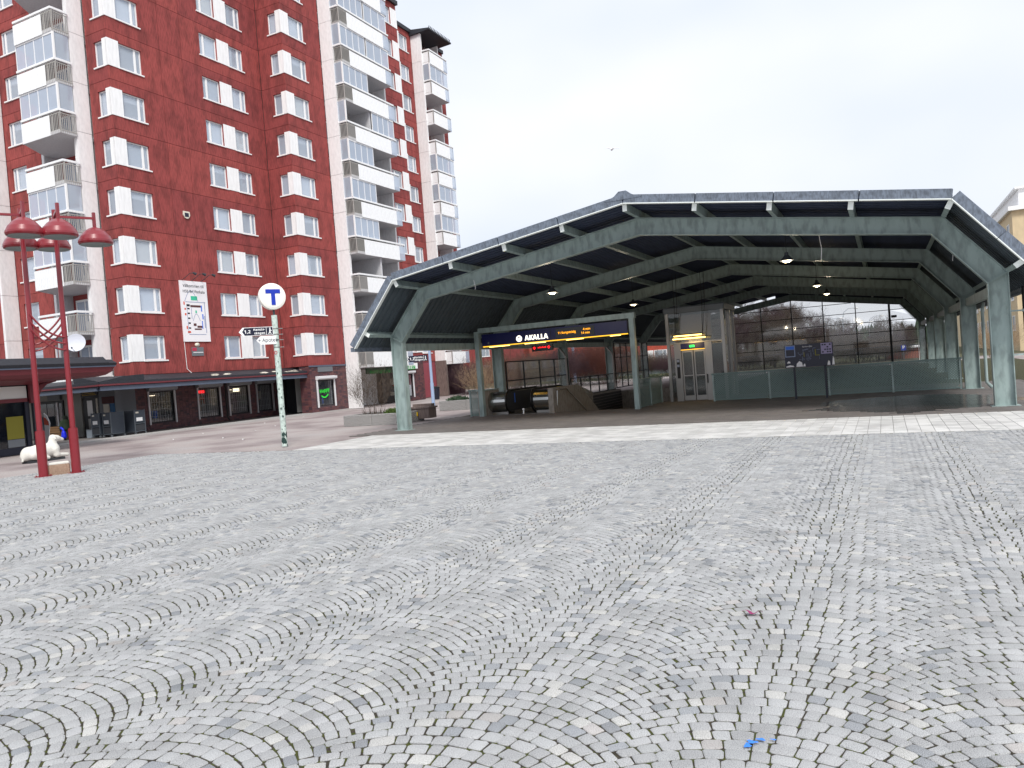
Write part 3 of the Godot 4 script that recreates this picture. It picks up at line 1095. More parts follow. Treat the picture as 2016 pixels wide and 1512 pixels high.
		window(B, fx(-35.35, J + hw[0], -55.37), 1.34, 1.33, 0.68, [1, 2, 0, 4, 1, 0, 1, 4, 0, 1, 2][k])
		wobj("cladding_panel", boxm(Vector3(0, 0, -0.1), Vector3(0.46, 1.44, 0.03)), M.cladding, B, fx(-35.35, J + 0.71, -54.9))
		wobj("wall_panel", panel(1.01, S, [], 0.2), M.white_wall, B, fz(-35.35, J, -57.2))
		wobj("wall_panel", panel(2.2, S, []), M["red_wall_%d" % (rg.randi() % 3)], B, fx(-35.35, J, -60.4))
		# ---- wing, z = -27.45
		wobj("wall_panel", panel(0.88, S, [], 0.2), M.white_wall, B, fx(-37.25, J, -26.54))
		var wing := [[0.4, 1.78, hw[0], hw[1]]]
		if k == 0:
			wing.append([2.75, 3.1, hw[0], hw[1]])
		wobj("wall_panel", panel(3.15, S, wing), M["red_wall_%d" % (rg.randi() % 3)], B, fz(-44.86, J, -27.45))
		window(B, fz(-44.46, J + hw[0], -27.45), 1.38, 1.33, 0.24, [4, 5, 1, 0, 1, 4, 4, 0, 3, 4, 1][k])
		if k == 0:
			window(B, fz(-42.11, J + hw[0], -27.45), 0.35, 1.33, 0.0, 3)
		wobj("wall_panel", panel(0.9, S, [], 0.2), M.white_wall, B, fx(-44.9, J, -26.54))
		wobj("wall_panel", panel(5.0, S, []), M["red_wall_%d" % (rg.randi() % 3)], B, fz(-50.0, J, -27.6))
		# ---- recess of the wing balcony
		wobj("recess_wall", boxm(Vector3(0, 0, -0.1), Vector3(4.1, S, 0)), M.recess_red, B, fz(-41.5, J, -28.45))
		wobj("recess_wall", boxm(Vector3(-0.2, 0, -1.0), Vector3(0, S, 0)), M.slab_white, B, fz(-41.48, J, -27.445))
		wobj("recess_wall", boxm(Vector3(0, 0, -1.8), Vector3(0.12, S, 0)), M.white_wall, B, fz(-37.6, J, -26.6))
		var dr := part("balcony_door", B, fz(-41.2, J - 0.12, -28.44))
		obj("frame", boxm(Vector3(0, 0, 0), Vector3(1.5, 2.1, 0.05)), M.frame_white, dr)
		obj("pane", boxm(Vector3(0.12, 0.15, 0.052), Vector3(0.75, 1.98, 0.06)), M.pane_sky_tone_dense, dr)
		obj("pane", boxm(Vector3(0.85, 0.85, 0.052), Vector3(1.4, 1.98, 0.06)), M.pane_sky_tone_dense, dr)
		var gl := [[0.02, 3.06, 4]] if k in [2, 3, 5, 6, 9, 10] else []
		balcony(B, fz(-40.3, J, -28.45), 3.1, 2.85, 1.92, 3.1, "bars", [[0.0, 2.35, "panel"], [2.35, 3.1, "bars"]], gl, 0.9, [[-1.15, 1.0], [0.0, 2.85], [3.1, 2.85], [3.1, 1.92], [2.9, 1.9], [2.9, 0.0], [-1.15, 0.0]], k)
		# ---- recess behind the balcony stack
		wobj("recess_wall", boxm(Vector3(0, 0, -0.1), Vector3(6.0, S, 0)), M.recess_red, B, fx(-35.0, J, -42.45))
		wobj("divider_wall", boxm(Vector3(0, 0, 0), Vector3(3.1, S - 0.17, 0.14)), M.slab_white, B, fz(-34.99, J - 0.15, -45.4))
		wobj("divider_wall", boxm(Vector3(0, 0, 0), Vector3(2.55, S, 0.16)), M.white_wall, B, fz(-34.99, J, -48.4))
		for z in [-42.9, -46.0]:
			var d2 := part("balcony_door", B, fx(-34.99, J - 0.12, z))
			obj("frame", boxm(Vector3(0, 0, 0), Vector3(1.5, 2.1, 0.05)), M.frame_white, d2)
			obj("pane", boxm(Vector3(0.12, 0.15, 0.052), Vector3(0.75, 1.98, 0.06)), M.pane_sky_tone_dense, d2)
			obj("pane", boxm(Vector3(0.85, 0.85, 0.052), Vector3(1.4, 1.98, 0.06)), M.pane_sky_tone_dense, d2)
		gl = []
		if k in [3, 4, 5, 7, 8, 9, 10]:
			gl.append([0.02, 2.75, 4])
		if k in [6, 8, 9, 10]:
			gl.append([2.95, 5.6, 3 if k != 6 else 4])
		balcony(B, fx(-35.0, J, -42.45), 5.75, 3.28, 2.5, 0.0, "bars", [[0.0, 0.82, "bars"], [0.82, 5.05, "panel"], [5.05, 5.75, "glass"]], gl, 0.9, [[0, 0], [5.9, 0], [5.75, 3.28], [0, 3.28]], k)
		# ---- last balcony stack
		wobj("recess_wall", boxm(Vector3(0, 0, -0.1), Vector3(3.1, S, 0)), M.recess_red, B, fx(-35.9, J, -57.4))
		wobj("divider_wall", boxm(Vector3(0, 0, 0), Vector3(1.4, S, 0.16)), M.white_wall, B, fz(-35.9, J, -60.4))
		gl = []
		if k in [4, 5, 6, 9]:
			gl.append([0.02, 2.9, 3])
		balcony(B, fx(-35.9, J, -57.36), 2.95, 2.24, 1.55, 0.0, "panel", [[0.0, 2.3, "panel"], [2.3, 2.95, "glass"]], gl, 0.9, [[0, 0], [3.0, 0], [2.95, 2.24], [0, 2.24]], k)
	# ---- roof edges
	var rf := MB.new()
	rf.box(Vector3(-60, 31.68, -62.6), Vector3(-35.2, 32.0, -27.3))
	rf.box(Vector3(-35.2, 31.68, -42.5), Vector3(-33.3, 32.0, -38.4))
	rf.box(Vector3(-35.2, 31.68, -52.4), Vector3(-33.3, 32.0, -48.3))
	rf.prism(PackedVector2Array([Vector2(-35.5, 31.4), Vector2(-33.3, 31.5), Vector2(-33.3, 31.62), Vector2(-35.5, 31.95)]), Transform3D.IDENTITY, -60.8, -57.0)
	for i in 16:
		rf.bar(Vector3(-33.4, 31.6, -57.2 - i * 0.23), Vector3(-33.35, 31.85, -57.2 - i * 0.23), 0.05, 0.05)
	wobj("roof", rf, M.roof_black, B)
	# ---- ground floor
	wobj("plinth_pillar", boxm(Vector3(0, 0, -0.24), Vector3(1.07, 3.1, 0.02)), M.white_wall, B, fz(-33.45, 0, -42.37))
	wobj("plinth_pillar", boxm(Vector3(0, 0, -0.24), Vector3(1.05, 3.08, 0.02)), M.concrete_brown, B, fz(-35.37, 0, -57.2))
	bricks(B, fx(-33.45, 0, -38.6), 3.75, 3.06, [[0.66, 2.32, 0.4, 2.1]], 4)
	bricks(B, fz(-34.3, 0, -38.6), 0.83, 3.06, [], 5)
	shop_window(B, fx(-33.45, 0.4, -39.26), 1.66, 1.7, false, 3)
	lettering("Happy", 0.24, tagm("spray_green", Color(0.2, 0.9, 0.25)), B, fx(-33.50, 1.42, -40.0) * Transform3D(Basis(Vector3(0, 0, 1), 0.12), Vector3.ZERO), true, 0.004)
	var sw := MB.new()
	for i in 8:
		sw.bar(Vector3(-33.5, 1.08 - 0.01 * i * (7 - i), -39.66 - i * 0.085), Vector3(-33.5, 1.08 - 0.01 * (i + 1) * (6 - i), -39.66 - (i + 1) * 0.085), 0.09, 0.004, Vector3.RIGHT)
	wobj("window_print", sw, M.spray_green, B)
	wobj("vent_grille", boxm(Vector3(0, 0, 0), Vector3(1.5, 0.36, 0.03)), M.mid_grey, B, fx(-33.44, 2.66, -39.4))
	wobj("string_course", boxm(Vector3(0, 0, 0), Vector3(3.8, 0.1, 0.06)), M.steel_beam, B, fx(-33.45, 3.0, -38.57))
	var hol := []
	for z in [[-29.3, -30.97], [-32.7, -34.33], [-35.1, -36.73], [-37.48, -38.86]]:
		hol.append([-28.4 - z[0], -28.4 - z[1], 0.38, 2.13])
	bricks(B, fx(-37.0, 0, -28.4), 11.4, 2.7, hol, 6)
	for z in [[-29.3, -30.97], [-32.7, -34.33], [-35.1, -36.73], [-37.48, -38.86]]:
		shop_window(B, fx(-37.0, 0.38, z[0]), z[0] - z[1], 1.75, true, int(-z[0] * 10))
	var sale := MB.new()
	sale.box(Vector3(-37.25, 1.86, -33.42), Vector3(-37.23, 2.02, -32.85))
	wobj("sale_sign", sale, M.red_glow, B)
	wobj("neon_sign", boxm(Vector3(-37.25, 1.78, -36.2), Vector3(-37.23, 2.0, -35.7)), M.shop_glow, B)
	# door recess at the end of the shop front
	wobj("entrance_wall", boxm(Vector3(-37.2, 0, -40.6), Vector3(-34.3, 3.0, -40.4)), M.dark_grey, B)
	var ed := part("shop_door", B, fz(-35.6, 0, -40.39))
	obj("frame", boxm(Vector3(0, 0, 0), Vector3(0.95, 2.1, 0.05)), M.black, ed)
	obj("pane", boxm(Vector3(0.12, 0.25, 0.052), Vector3(0.83, 1.98, 0.06)), M.dark_glass, ed)
	obj("shutter_box", boxm(Vector3(-0.1, 2.15, 0), Vector3(1.05, 2.45, 0.2)), M.dark_blue, ed)
	# shop front under the wing, facing the square
	wobj("shop_wall", boxm(Vector3(-60, 0, -26.7), Vector3(-38.65, 3.0, -26.45)), tagm("cream_wall", Color(0.6, 0.6, 0.57)), B)
	wobj("shop_wall", boxm(Vector3(-37.2, 0, -28.4), Vector3(-36.9, 3.0, -26.45)), M.mid_grey, B)
	wobj("shop_wall", boxm(Vector3(-38.65, 2.1, -26.7), Vector3(-37.2, 3.0, -26.45)), M.dark_grey, B)
	var d := part("shop_door", B, fz(-38.6, 0, -26.5))
	obj("frame", boxm(Vector3(0, 0, -0.08), Vector3(1.4, 2.08, 0.0)), M.black, d)
	obj("pane", boxm(Vector3(0.35, 0.2, 0.002), Vector3(0.78, 0.95, 0.012)), M.stainless_dull, d)
	obj("pane", boxm(Vector3(0.35, 1.1, 0.002), Vector3(0.78, 1.92, 0.012)), M.stainless_dull, d)
	obj("side_light", boxm(Vector3(1.08, 0.6, 0.002), Vector3(1.2, 2.0, 0.012)), M.blind_cream, d)
	obj("handle", boxm(Vector3(0.93, 0.95, 0.0), Vector3(0.96, 1.3, 0.06)), M.stainless, d)
	obj("door_sign", boxm(Vector3(0.02, 2.16, 0.05), Vector3(1.36, 2.44, 0.08)), M.black, d)
	for i in 3:
		obj("sign_print", boxm(Vector3(0.1, 2.2 + i * 0.075, 0.081), Vector3(1.26 - 0.1 * i, 2.225 + i * 0.075, 0.084)), M.sign_yellow_text, d)
	var sn := part("shop_sign", B, fz(-41.3, 2.08, -26.44))
	obj("sign_box", boxm(Vector3(0, 0, 0), Vector3(1.05, 0.3, 0.12)), M.mid_grey, sn)
	var sh2 := part("shop_front", B, fz(-42.2, 0, -26.44))
	obj("frame", boxm(Vector3(0, 0, 0), Vector3(2.1, 2.05, 0.06)), M.black, sh2)
	for i in 3:
		obj("pane", boxm(Vector3(0.1 + i * 0.66, 0.2, 0.062), Vector3(0.68 + i * 0.66, 1.9, 0.07)), M.dark_glass, sh2)
	obj("mullion", boxm(Vector3(1.62, 0.1, 0.07), Vector3(1.7, 1.95, 0.11)), M.poster_white, sh2)
	# posters and blue door by the corner
	wobj("poster", boxm(Vector3(-36.92, 1.7, -26.44), Vector3(-36.0, 2.05, -26.40)), tagm("poster_maroon", Color(0.3, 0.09, 0.1)), B)
	wobj("poster", boxm(Vector3(-36.85, 0.9, -26.44), Vector3(-36.4, 1.66, -26.41)), M.blind_cream, B)
	wobj("poster", boxm(Vector3(-36.32, 0.95, -26.44), Vector3(-36.0, 1.68, -26.41)), tagm("poster_blue", Color(0.2, 0.42, 0.6)), B)
	wobj("corner_pillar", boxm(Vector3(-36.9, 0, -26.8), Vector3(-35.95, 2.6, -26.45)), M.mid_grey, B)
	# far shop below the balcony stack
	wobj("shop_wall", boxm(Vector3(-35.6, 0, -48.3), Vector3(-35.3, 2.7, -42.6)), M.white_wall, B)
	var g2 := part("shop_front", B, fx(-35.28, 0, -42.7))
	obj("frame", boxm(Vector3(0, 0, 0), Vector3(1.2, 2.1, 0.05)), M.aluminium, g2)
	obj("pane", boxm(Vector3(0.1, 0.15, 0.052), Vector3(1.1, 2.0, 0.06)), M.dark_glass, g2)
	obj("shutter_box", boxm(Vector3(0, 2.15, 0), Vector3(1.2, 2.45, 0.22)), M.mid_grey, g2)
	obj("doorway", boxm(Vector3(2.6, 0, 0.0), Vector3(3.7, 2.0, 0.05)), M.black, g2)
	obj("lit_door", boxm(Vector3(2.8, 0.5, 0.052), Vector3(3.3, 1.9, 0.06)), tagm("amber_door", Color(0.8, 0.5, 0.15)), g2)
	var sgn := part("shop_sign", B, fx(-33.2, 2.3, -44.2))
	obj("sign_board", boxm(Vector3(0, 0, 0), Vector3(3.6, 0.42, 0.12)), tagm("sign_green", Color(0.13, 0.3, 0.2)), sgn)
	lettering("HAPPY GRILLEN", 0.24, M.text_green, sgn, fx(-33.07, 2.42, -45.8), true, 0.02)
	bricks(B, fx(-33.5, 0, -48.42), 3.9, 3.06, [[0.6, 2.2, 0.35, 2.1]], 7)
	shop_window(B, fx(-33.5, 0.35, -49.02), 1.6, 1.75, false, 13)
	wobj("window_cloth", boxm(Vector3(-33.7, 0.4, -50.55), Vector3(-33.66, 1.25, -49.1)), M.blind_white, B)
	var sg3 := part("shop_sign", B, fx(-33.3, 2.5, -48.6))
	obj("sign_board", boxm(Vector3(0, 0, 0), Vector3(2.4, 0.45, 0.1)), M.plain_white, sg3)
	lettering("GRILLEN", 0.3, M.text_green, sg3, fx(-33.19, 2.6, -49.8), true, 0.02)
	var pk := tex(mat("pink_wall", Color(0.6, 0.3, 0.34), 0.5), M.t_patch, Vector3(0.4, 0.4, 0.4))
	wobj("ground_wall", boxm(Vector3(-35.6, 0, -57.2), Vector3(-35.4, 3.08, -52.3)), pk, B)
	wobj("ground_wall", boxm(Vector3(-35.8, 0, -62.4), Vector3(-35.5, 3.08, -57.4)), tagm("plum_wall", Color(0.3, 0.17, 0.22)), B)
	shop_canopy(B)
	# lightning conductor and the round mark on the wall
	var lc := MB.new()
	lc.tube([Vector3(-35.47, 4.8, -30.72), Vector3(-35.47, 3.3, -30.76), Vector3(-35.3, 3.05, -30.9)], [0.015, 0.015, 0.015], 6)
	wobj("cable", lc, M.plain_white, B)


func tagm(n: String, c: Color) -> StandardMaterial3D:
	if not M.has(n):
		mat(n, c, 0.7)
	return M[n]


func shop_canopy(B: Node3D) -> void:
	var prof := PackedVector2Array([Vector2(-33.75, 2.56), Vector2(-35.52, 2.56), Vector2(-35.52, 3.07), Vector2(-34.9, 3.02), Vector2(-33.62, 2.76), Vector2(-33.62, 2.64), Vector2(-33.75, 2.64)])
	var r1 := MB.new()
	r1.prism(prof, Transform3D.IDENTITY, -40.1, -24.0)
	wobj("canopy_roof", r1, M.roof_black, B)
	var so := MB.new()
	so.box(Vector3(-37.0, 2.54, -38.5), Vector3(-33.78, 2.555, -24.0))
	wobj("canopy_soffit", so, M.maroon_board, B)
	wobj("canopy_fascia", boxm(Vector3(-33.72, 2.56, -40.12), Vector3(-33.58, 2.64, -23.9)), M.maroon_board, B)
	var bm := MB.new()
	bm.box(Vector3(-33.8, 2.33, -40.4), Vector3(-33.66, 2.535, -24.05))
	wobj("canopy_beam", bm, M.steel_beam, B)
	# the leg along the wing
	var t := Transform3D(Basis(Vector3(0, 0, -1), Vector3.UP, Vector3(1, 0, 0)), Vector3.ZERO)
	var prof2 := PackedVector2Array([Vector2(24.05, 2.555), Vector2(26.5, 2.555), Vector2(26.5, 3.05), Vector2(25.4, 3.0), Vector2(23.92, 2.752), Vector2(23.92, 2.635), Vector2(24.05, 2.635)])
	var r2 := MB.new()
	r2.prism(prof2, t, -60.0, -33.66)
	wobj("canopy_roof", r2, M.roof_black, B)
	wobj("canopy_soffit", boxm(Vector3(-60, 2.53, -26.4), Vector3(-33.8, 2.536, -24.1)), M.maroon_board, B)
	wobj("canopy_fascia", boxm(Vector3(-60, 2.555, -24.03), Vector3(-33.6, 2.632, -23.88)), M.maroon_board, B)
	wobj("canopy_beam", boxm(Vector3(-60, 2.325, -24.12), Vector3(-33.84, 2.525, -23.96)), M.steel_beam, B)
	# lead patches and litter on the roof edge, drainpipe
	var rg := RandomNumberGenerator.new()
	rg.seed = 4
	for i in 26:
		var z := -30.5 - rg.randf() * 9.4
		var x := -33.7 - rg.randf() * 0.5
		var y := 2.76 - (x + 33.62) * 0.203 + 0.008
		var dp := MB.new()
		dp.obox(Transform3D(Basis(Vector3(0, 0, 1), -0.2), Vector3(x, y, z)), Vector3(rg.randf_range(0.08, 0.2), 0.008, rg.randf_range(0.1, 0.5)))
		wobj("roof_flashing", dp, M.blind_cream, B)
	var pipe := MB.new()
	pipe.tube([Vector3(-36.85, 2.4, -34.72), Vector3(-36.85, 0.25, -34.72), Vector3(-36.7, 0.05, -34.72)], [0.05, 0.05, 0.05], 8)
	wobj("drainpipe", pipe, M.black, B)
	var o2 := MB.new()
	o2.tube([Vector3(-37.1, 3.12, -27.3), Vector3(-37.0, 3.02, -27.25), Vector3(-36.95, 2.9, -27.2)], [0.05, 0.05, 0.05], 8)
	wobj("drainpipe", o2, M.plain_white, B)


# ---------------------------------------------------------------- station canopy
const CX := -6.37
const FRAMES := [-22.5, -30.15, -37.8, -45.45, -53.1, -64.5]

func mirror(pts: Array) -> Array:
	# right half from the outside to the apex -> the whole line from right to left
	var out := pts.duplicate()
	for i in range(pts.size() - 2, -1, -1):
		out.append(Vector2(-pts[i].x, pts[i].y))
	return out

func flange(mb: MB, pts: Array, z: float, w: float, t: float) -> void:
	for i in pts.size() - 1:
		var a: Vector2 = pts[i]
		var b: Vector2 = pts[i + 1]
		mb.bar(Vector3(a.x, a.y, z), Vector3(b.x, b.y, z), w, t, Vector3(a.y - b.y, b.x - a.x, 0).normalized())

func canopy() -> void:
	var C := thing("station_canopy", "long pale green steel canopy with dark faceted roof over the metro entrance", "canopy", Vector3(CX, 0, -43))
	var base := Transform3D(Basis.IDENTITY, Vector3(CX, 0, 0))
	var inner := [Vector2(8.79, 3.09), Vector2(7.63, 4.49), Vector2(0, 5.59)]
	var outer := [Vector2(9.23, 3.32), Vector2(7.92, 4.87), Vector2(0, 6.08)]
	var inn := mirror(inner)
	var out := mirror(outer)
	var raf := MB.new()
	var poly := PackedVector2Array()
	for p: Vector2 in inn:
		poly.append(p)
	for i in range(out.size() - 1, -1, -1):
		poly.append(out[i])
	raf.prism(poly, Transform3D.IDENTITY, -0.012, 0.012)
	var rfl := MB.new()
	flange(rfl, inn, 0, 0.26, 0.022)
	flange(rfl, out, 0, 0.26, 0.022)
	var colm := MB.new()
	colm.prism(PackedVector2Array([Vector2(8.79, -0.02), Vector2(8.79, 3.09), Vector2(9.23, 3.32), Vector2(9.23, -0.02)]), Transform3D.IDENTITY, -0.012, 0.012)
	flange(colm, [Vector2(8.79, -0.02), Vector2(8.79, 3.09)], 0, 0.26, 0.022)
	flange(colm, [Vector2(9.23, -0.02), Vector2(9.23, 3.32)], 0, 0.26, 0.022)
	colm.bar(Vector3(8.79, 3.09, 0), Vector3(9.23, 3.32, 0), 0.25, 0.02)
	colm.box(Vector3(8.7, -0.02, -0.2), Vector3(9.32, 0.012, 0.2))
	var raf_m := raf.mesh()
	var rfl_m := rfl.mesh()
	var col_m := colm.mesh()
	for z: float in FRAMES:
		var t := base.translated(Vector3(0, 0, z))
		wobj("rafter", raf_m, M.green_paint, C, t)
		wobj("rafter_flange", rfl_m, M.green_paint, C, t)
		wobj("column", col_m, M.green_paint, C, t)
		wobj("column", col_m, M.green_paint, C, t * Transform3D(Basis(Vector3(-1, 0, 0), Vector3.UP, Vector3(0, 0, -1)), Vector3.ZERO))
	# purlins run the length of the roof on top of the frames
	var spots := []
	for s in [-1, 1]:
		for f in [0.245, 0.49, 0.735]:
			spots.append([Vector2(s * 7.92 * f, lerpf(6.08, 4.87, f)), s * -0.152])
		spots.append([Vector2(s * 7.92, 4.87), s * -0.5])
		spots.append([Vector2(s * 9.2, 3.34), s * -1.0])
	spots.append([Vector2(0, 6.08), 0.0])
	for e in spots:
		var p: Vector2 = e[0]
		var t := base * Transform3D(Basis(Vector3(0, 0, 1), e[1]), Vector3(p.x, p.y, 0))
		wobj("purlin", boxm(Vector3(-0.06, 0.012, -65.0), Vector3(0.06, 0.235, -21.12)), M.green_paint, C, t)
		wobj("purlin_end", boxm(Vector3(-0.064, 0.008, -21.118), Vector3(0.064, 0.236, -21.105)), M.purlin_end, C, t)
	# roof decks
	var dk := [Vector2(9.8, 2.98), Vector2(8.04, 5.12), Vector2(0, 6.34)]
	for s in [-1, 1]:
		for i in 2:
			var a: Vector2 = dk[i]
			var b: Vector2 = dk[i + 1]
			a.x *= s
			b.x *= s
			var d := (b - a).normalized()
			var nrm := Vector2(-d.y, d.x)
			if nrm.y < 0:
				nrm = -nrm
			var runs := [[0.0, 1.0, -21.0, -65.2]]
			var mb := MB.new()
			var rb := MB.new()
			for r in runs:
				var p0 := a.lerp(b, r[0])
				var p1 := a.lerp(b, r[1])
				mb.prism(PackedVector2Array([p0, p1, p1 + nrm * 0.05, p0 + nrm * 0.05]), base, r[3], r[2])
				var n := int((r[2] - r[3]) / 0.3)
				for k in n:
					var z: float = r[2] - 0.15 - k * 0.3
					rb.bar(Vector3(p0.x - nrm.x * 0.012 + CX, p0.y - nrm.y * 0.012, z), Vector3(p1.x - nrm.x * 0.012 + CX, p1.y - nrm.y * 0.012, z), 0.09, 0.022, Vector3(nrm.x, nrm.y, 0))
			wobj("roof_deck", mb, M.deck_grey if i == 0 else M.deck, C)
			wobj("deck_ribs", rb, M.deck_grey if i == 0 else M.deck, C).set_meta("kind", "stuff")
			# edge trim towards the square, in sheets
			var len := (b - a).length()
			var m := int(ceil(len / 2.1))
			for k in m:
				var q0 := a.lerp(b, float(k) / m + 0.002)
				var q1 := a.lerp(b, float(k + 1) / m - 0.002)
				var fa := MB.new()
				fa.prism(PackedVector2Array([q0 - nrm * 0.03, q1 - nrm * 0.03, q1 + nrm * 0.2, q0 + nrm * 0.2]), base, -21.06, -20.98)
				wobj("fascia", fa, M.zinc, C)
				var lp := MB.new()
				lp.prism(PackedVector2Array([q0 - nrm * 0.055, q1 - nrm * 0.055, q1 - nrm * 0.031, q0 - nrm * 0.031]), base, -21.1, -20.965)
				wobj("drip_edge", lp, M.purlin_end, C)
			var ts := MB.new()
			ts.prism(PackedVector2Array([a + nrm * 0.06, b + nrm * 0.06, b + nrm * 0.2, a + nrm * 0.2]), base, -65.2, -21.07)
			wobj("roof_top", ts, M.zinc, C)
	var cap := MB.new()
	cap.prism(PackedVector2Array([Vector2(-0.55, 6.4), Vector2(0.55, 6.4), Vector2(0.25, 6.52), Vector2(0.11, 6.64), Vector2(-0.11, 6.64), Vector2(-0.25, 6.52)]), base, -65.2, -20.97)
	wobj("ridge_cap", cap, M.zinc, C)
	# eave beams, gutters and downpipes
	for s in [-1, 1]:
		wobj("eave_beam", boxm(Vector3(-0.08, 2.8, -64.6), Vector3(0.08, 3.06, -22.64)), M.green_paint, C, base.translated(Vector3(s * 9.02, 0, 0)))
		wobj("gutter", boxm(Vector3(-0.09, 2.86, -65.2), Vector3(0.09, 3.0, -21.0)), M.zinc, C, base.translated(Vector3(s * 9.86, 0, 0)))
	var dp := MB.new()
	dp.tube([Vector3(3.24, 2.95, -22.9), Vector3(3.24, 0.42, -22.9)], [0.06, 0.06], 12)
	wobj("downpipe", dp, M.black, C)
	var dq := MB.new()
	dq.tube([Vector3(3.24, 0.42, -22.9), Vector3(3.24, 0.28, -22.9), Vector3(3.3, 0.17, -22.9), Vector3(3.4, 0.1, -22.9), Vector3(3.46, 0.0, -22.9)], [0.075, 0.075, 0.075, 0.075, 0.075], 12)
	for y in [2.35, 1.25]:
		dq.tube([Vector3(3.24, y - 0.04, -22.9), Vector3(3.24, y + 0.04, -22.9)], [0.072, 0.072], 12)
		dq.bar(Vector3(3.24, y, -22.9), Vector3(2.88, y, -22.6), 0.04, 0.04)
	wobj("pipe_fitting", dq, M.green_paint, C)
	for z in [-29.2, -36.9]:
		var dd := MB.new()
		dd.tube([Vector3(3.0, 2.85, z), Vector3(2.95, 2.6, z), Vector3(2.95, 0.25, z), Vector3(3.1, 0.06, z)], [0.05, 0.05, 0.05, 0.06], 10)
		wobj("downpipe", dd, M.green_paint, C)
		var de := MB.new()
		de.tube([Vector3(-15.4, 2.85, z - 8), Vector3(-15.1, 2.5, z - 8), Vector3(-15.0, 2.3, z - 8), Vector3(-15.0, 0.2, z - 8)], [0.05, 0.05, 0.05, 0.05], 10)
		wobj("downpipe", de, M.stainless_dull, C)
	# closing strips between the last frame and the roof; the slope towards the block is left open
	for pl in [[[0.0, 6.09], [7.92, 4.88], [9.23, 3.33], [9.75, 2.97], [8.0, 5.11], [0.0, 6.33]], [[-7.6, 4.93], [-7.92, 4.88], [-9.23, 3.33], [-9.75, 2.97], [-8.0, 5.11], [-7.6, 5.18]], [[-1.2, 5.91], [0.0, 6.09], [0.0, 6.33], [-1.2, 6.15]]]:
		var q := PackedVector2Array()
		for e in pl:
			q.append(Vector2(e[0], e[1]))
		var g := MB.new()
		g.prism(q, base, -64.52, -64.48)
		wobj("gable_strip", g, M.deck, C)
	# loose wires hanging from the roof
	for e in [[-1.45, -23.2, 0.55], [1.75, -23.4, 0.5], [-12.0, -22.2, 0.12]]:
		var wv := MB.new()
		var y: float = 6.0 - absf(e[0] - CX) * 0.145
		wv.tube([Vector3(e[0], y - 0.3, e[1]), Vector3(e[0] + 0.05, y - 0.5 - e[2] * 0.4, e[1]), Vector3(e[0] + 0.02, y - 0.5 - e[2], e[1])], [0.008, 0.008, 0.008], 5)
		wobj("loose_wire", wv, M.poster_white, C)


func pendant(x: float, z: float, label: String) -> void:
	var y := 4.38
	var P := thing("pendant_lamp", label, "lamp", Vector3(x, y, z), 0.0, "lit pendant lamps under the canopy roof")
	var roof := 6.34 - absf(x - CX) * 0.152
	var w := MB.new()
	w.tube([Vector3(0, 0.2, 0), Vector3(0, roof - y, 0)], [0.008, 0.008], 6)
	obj("cable", w, M.black, P)
	var s := MB.new()
	s.lathe([Vector2(0.0, 0.24), Vector2(0.05, 0.24), Vector2(0.06, 0.16), Vector2(0.13, 0.08), Vector2(0.2, 0.0), Vector2(0.19, 0.0), Vector2(0.12, 0.07), Vector2(0.0, 0.12)], Transform3D.IDENTITY, 18)
	obj("shade", s, M.dark_grey, P)
	var b := MB.new()
	b.ball(Vector3(0, 0.0, 0), Vector3(0.13, 0.05, 0.13), 14, 6)
	obj("bulb", b, M.lamp_glow, P)
	var l := OmniLight3D.new()
	l.name = "lamp_light"
	P.add_child(l, true)
	l.position = Vector3(0, -0.08, 0)
	l.light_color = Color(1, 0.93, 0.8)
	l.light_energy = 0.6
	l.light_size = 0.12
	l.omni_range = 40
	l.omni_attenuation = 2.0
	l.shadow_enabled = true


# perforated sheet: staggered slots between strands of expanded metal
func mesh_sheet(mb: MB, t: Transform3D, w: float, h: float, pitch: float) -> void:
	var n := int(w / pitch)
	for i in range(-int(h / pitch), n):
		for s in 2:
			var u0 := i * pitch
			var a := Vector2(u0, 0) if s == 0 else Vector2(u0 + h, 0)
			var b := Vector2(u0 + h, h) if s == 0 else Vector2(u0, h)
			# clip to 0..w
			if a.x < 0:
				a = a.lerp(b, (0 - a.x) / (b.x - a.x))
			if b.x < 0:
				b = b.lerp(a, (0 - b.x) / (a.x - b.x))
			if a.x > w:
				a = a.lerp(b, (w - a.x) / (b.x - a.x))
			if b.x > w:
				b = b.lerp(a, (w - b.x) / (a.x - b.x))
			if a.distance_to(b) < 0.01:
				continue
			var d := (b - a).normalized() * 0.016
			var q := Vector2(-d.y, d.x)
			var zz := 0.002 if s else -0.002
			mb.quad(t * Vector3(a.x - q.x, a.y - q.y, zz), t * Vector3(a.x + q.x, a.y + q.y, zz), t * Vector3(b.x + q.x, b.y + q.y, zz), t * Vector3(b.x - q.x, b.y - q.y, zz), t.basis.z)


func fence(called_label: String, t: Transform3D, w: float, h: float, n: int, at: Vector3) -> void:
	var F := thing("mesh_fence", called_label, "fence", at)
	var rail := MB.new()
	rail.box(Vector3(-0.06, h - 0.02, -0.07), Vector3(w + 0.06, h + 0.04, 0.07))
	wobj("top_rail", rail, M.mesh_green, F, t)
	wobj("bottom_rail", boxm(Vector3(0, 0.03, -0.025), Vector3(w, 0.08, 0.025)), M.mesh_green, F, t)
	for i in n + 1:
		wobj("post", boxm(Vector3(w * i / n - 0.03, -0.02, -0.03), Vector3(w * i / n + 0.03, h - 0.02, 0.03)), M.green_paint, F, t)
	for i in n:
		var mb := MB.new()
		mesh_sheet(mb, Transform3D(Basis.IDENTITY, Vector3(w * i / n + 0.03, 0.08, 0)), w / n - 0.06, h - 0.1, 0.085)
		wobj("mesh_panel", mb, M.mesh_green, F, t)


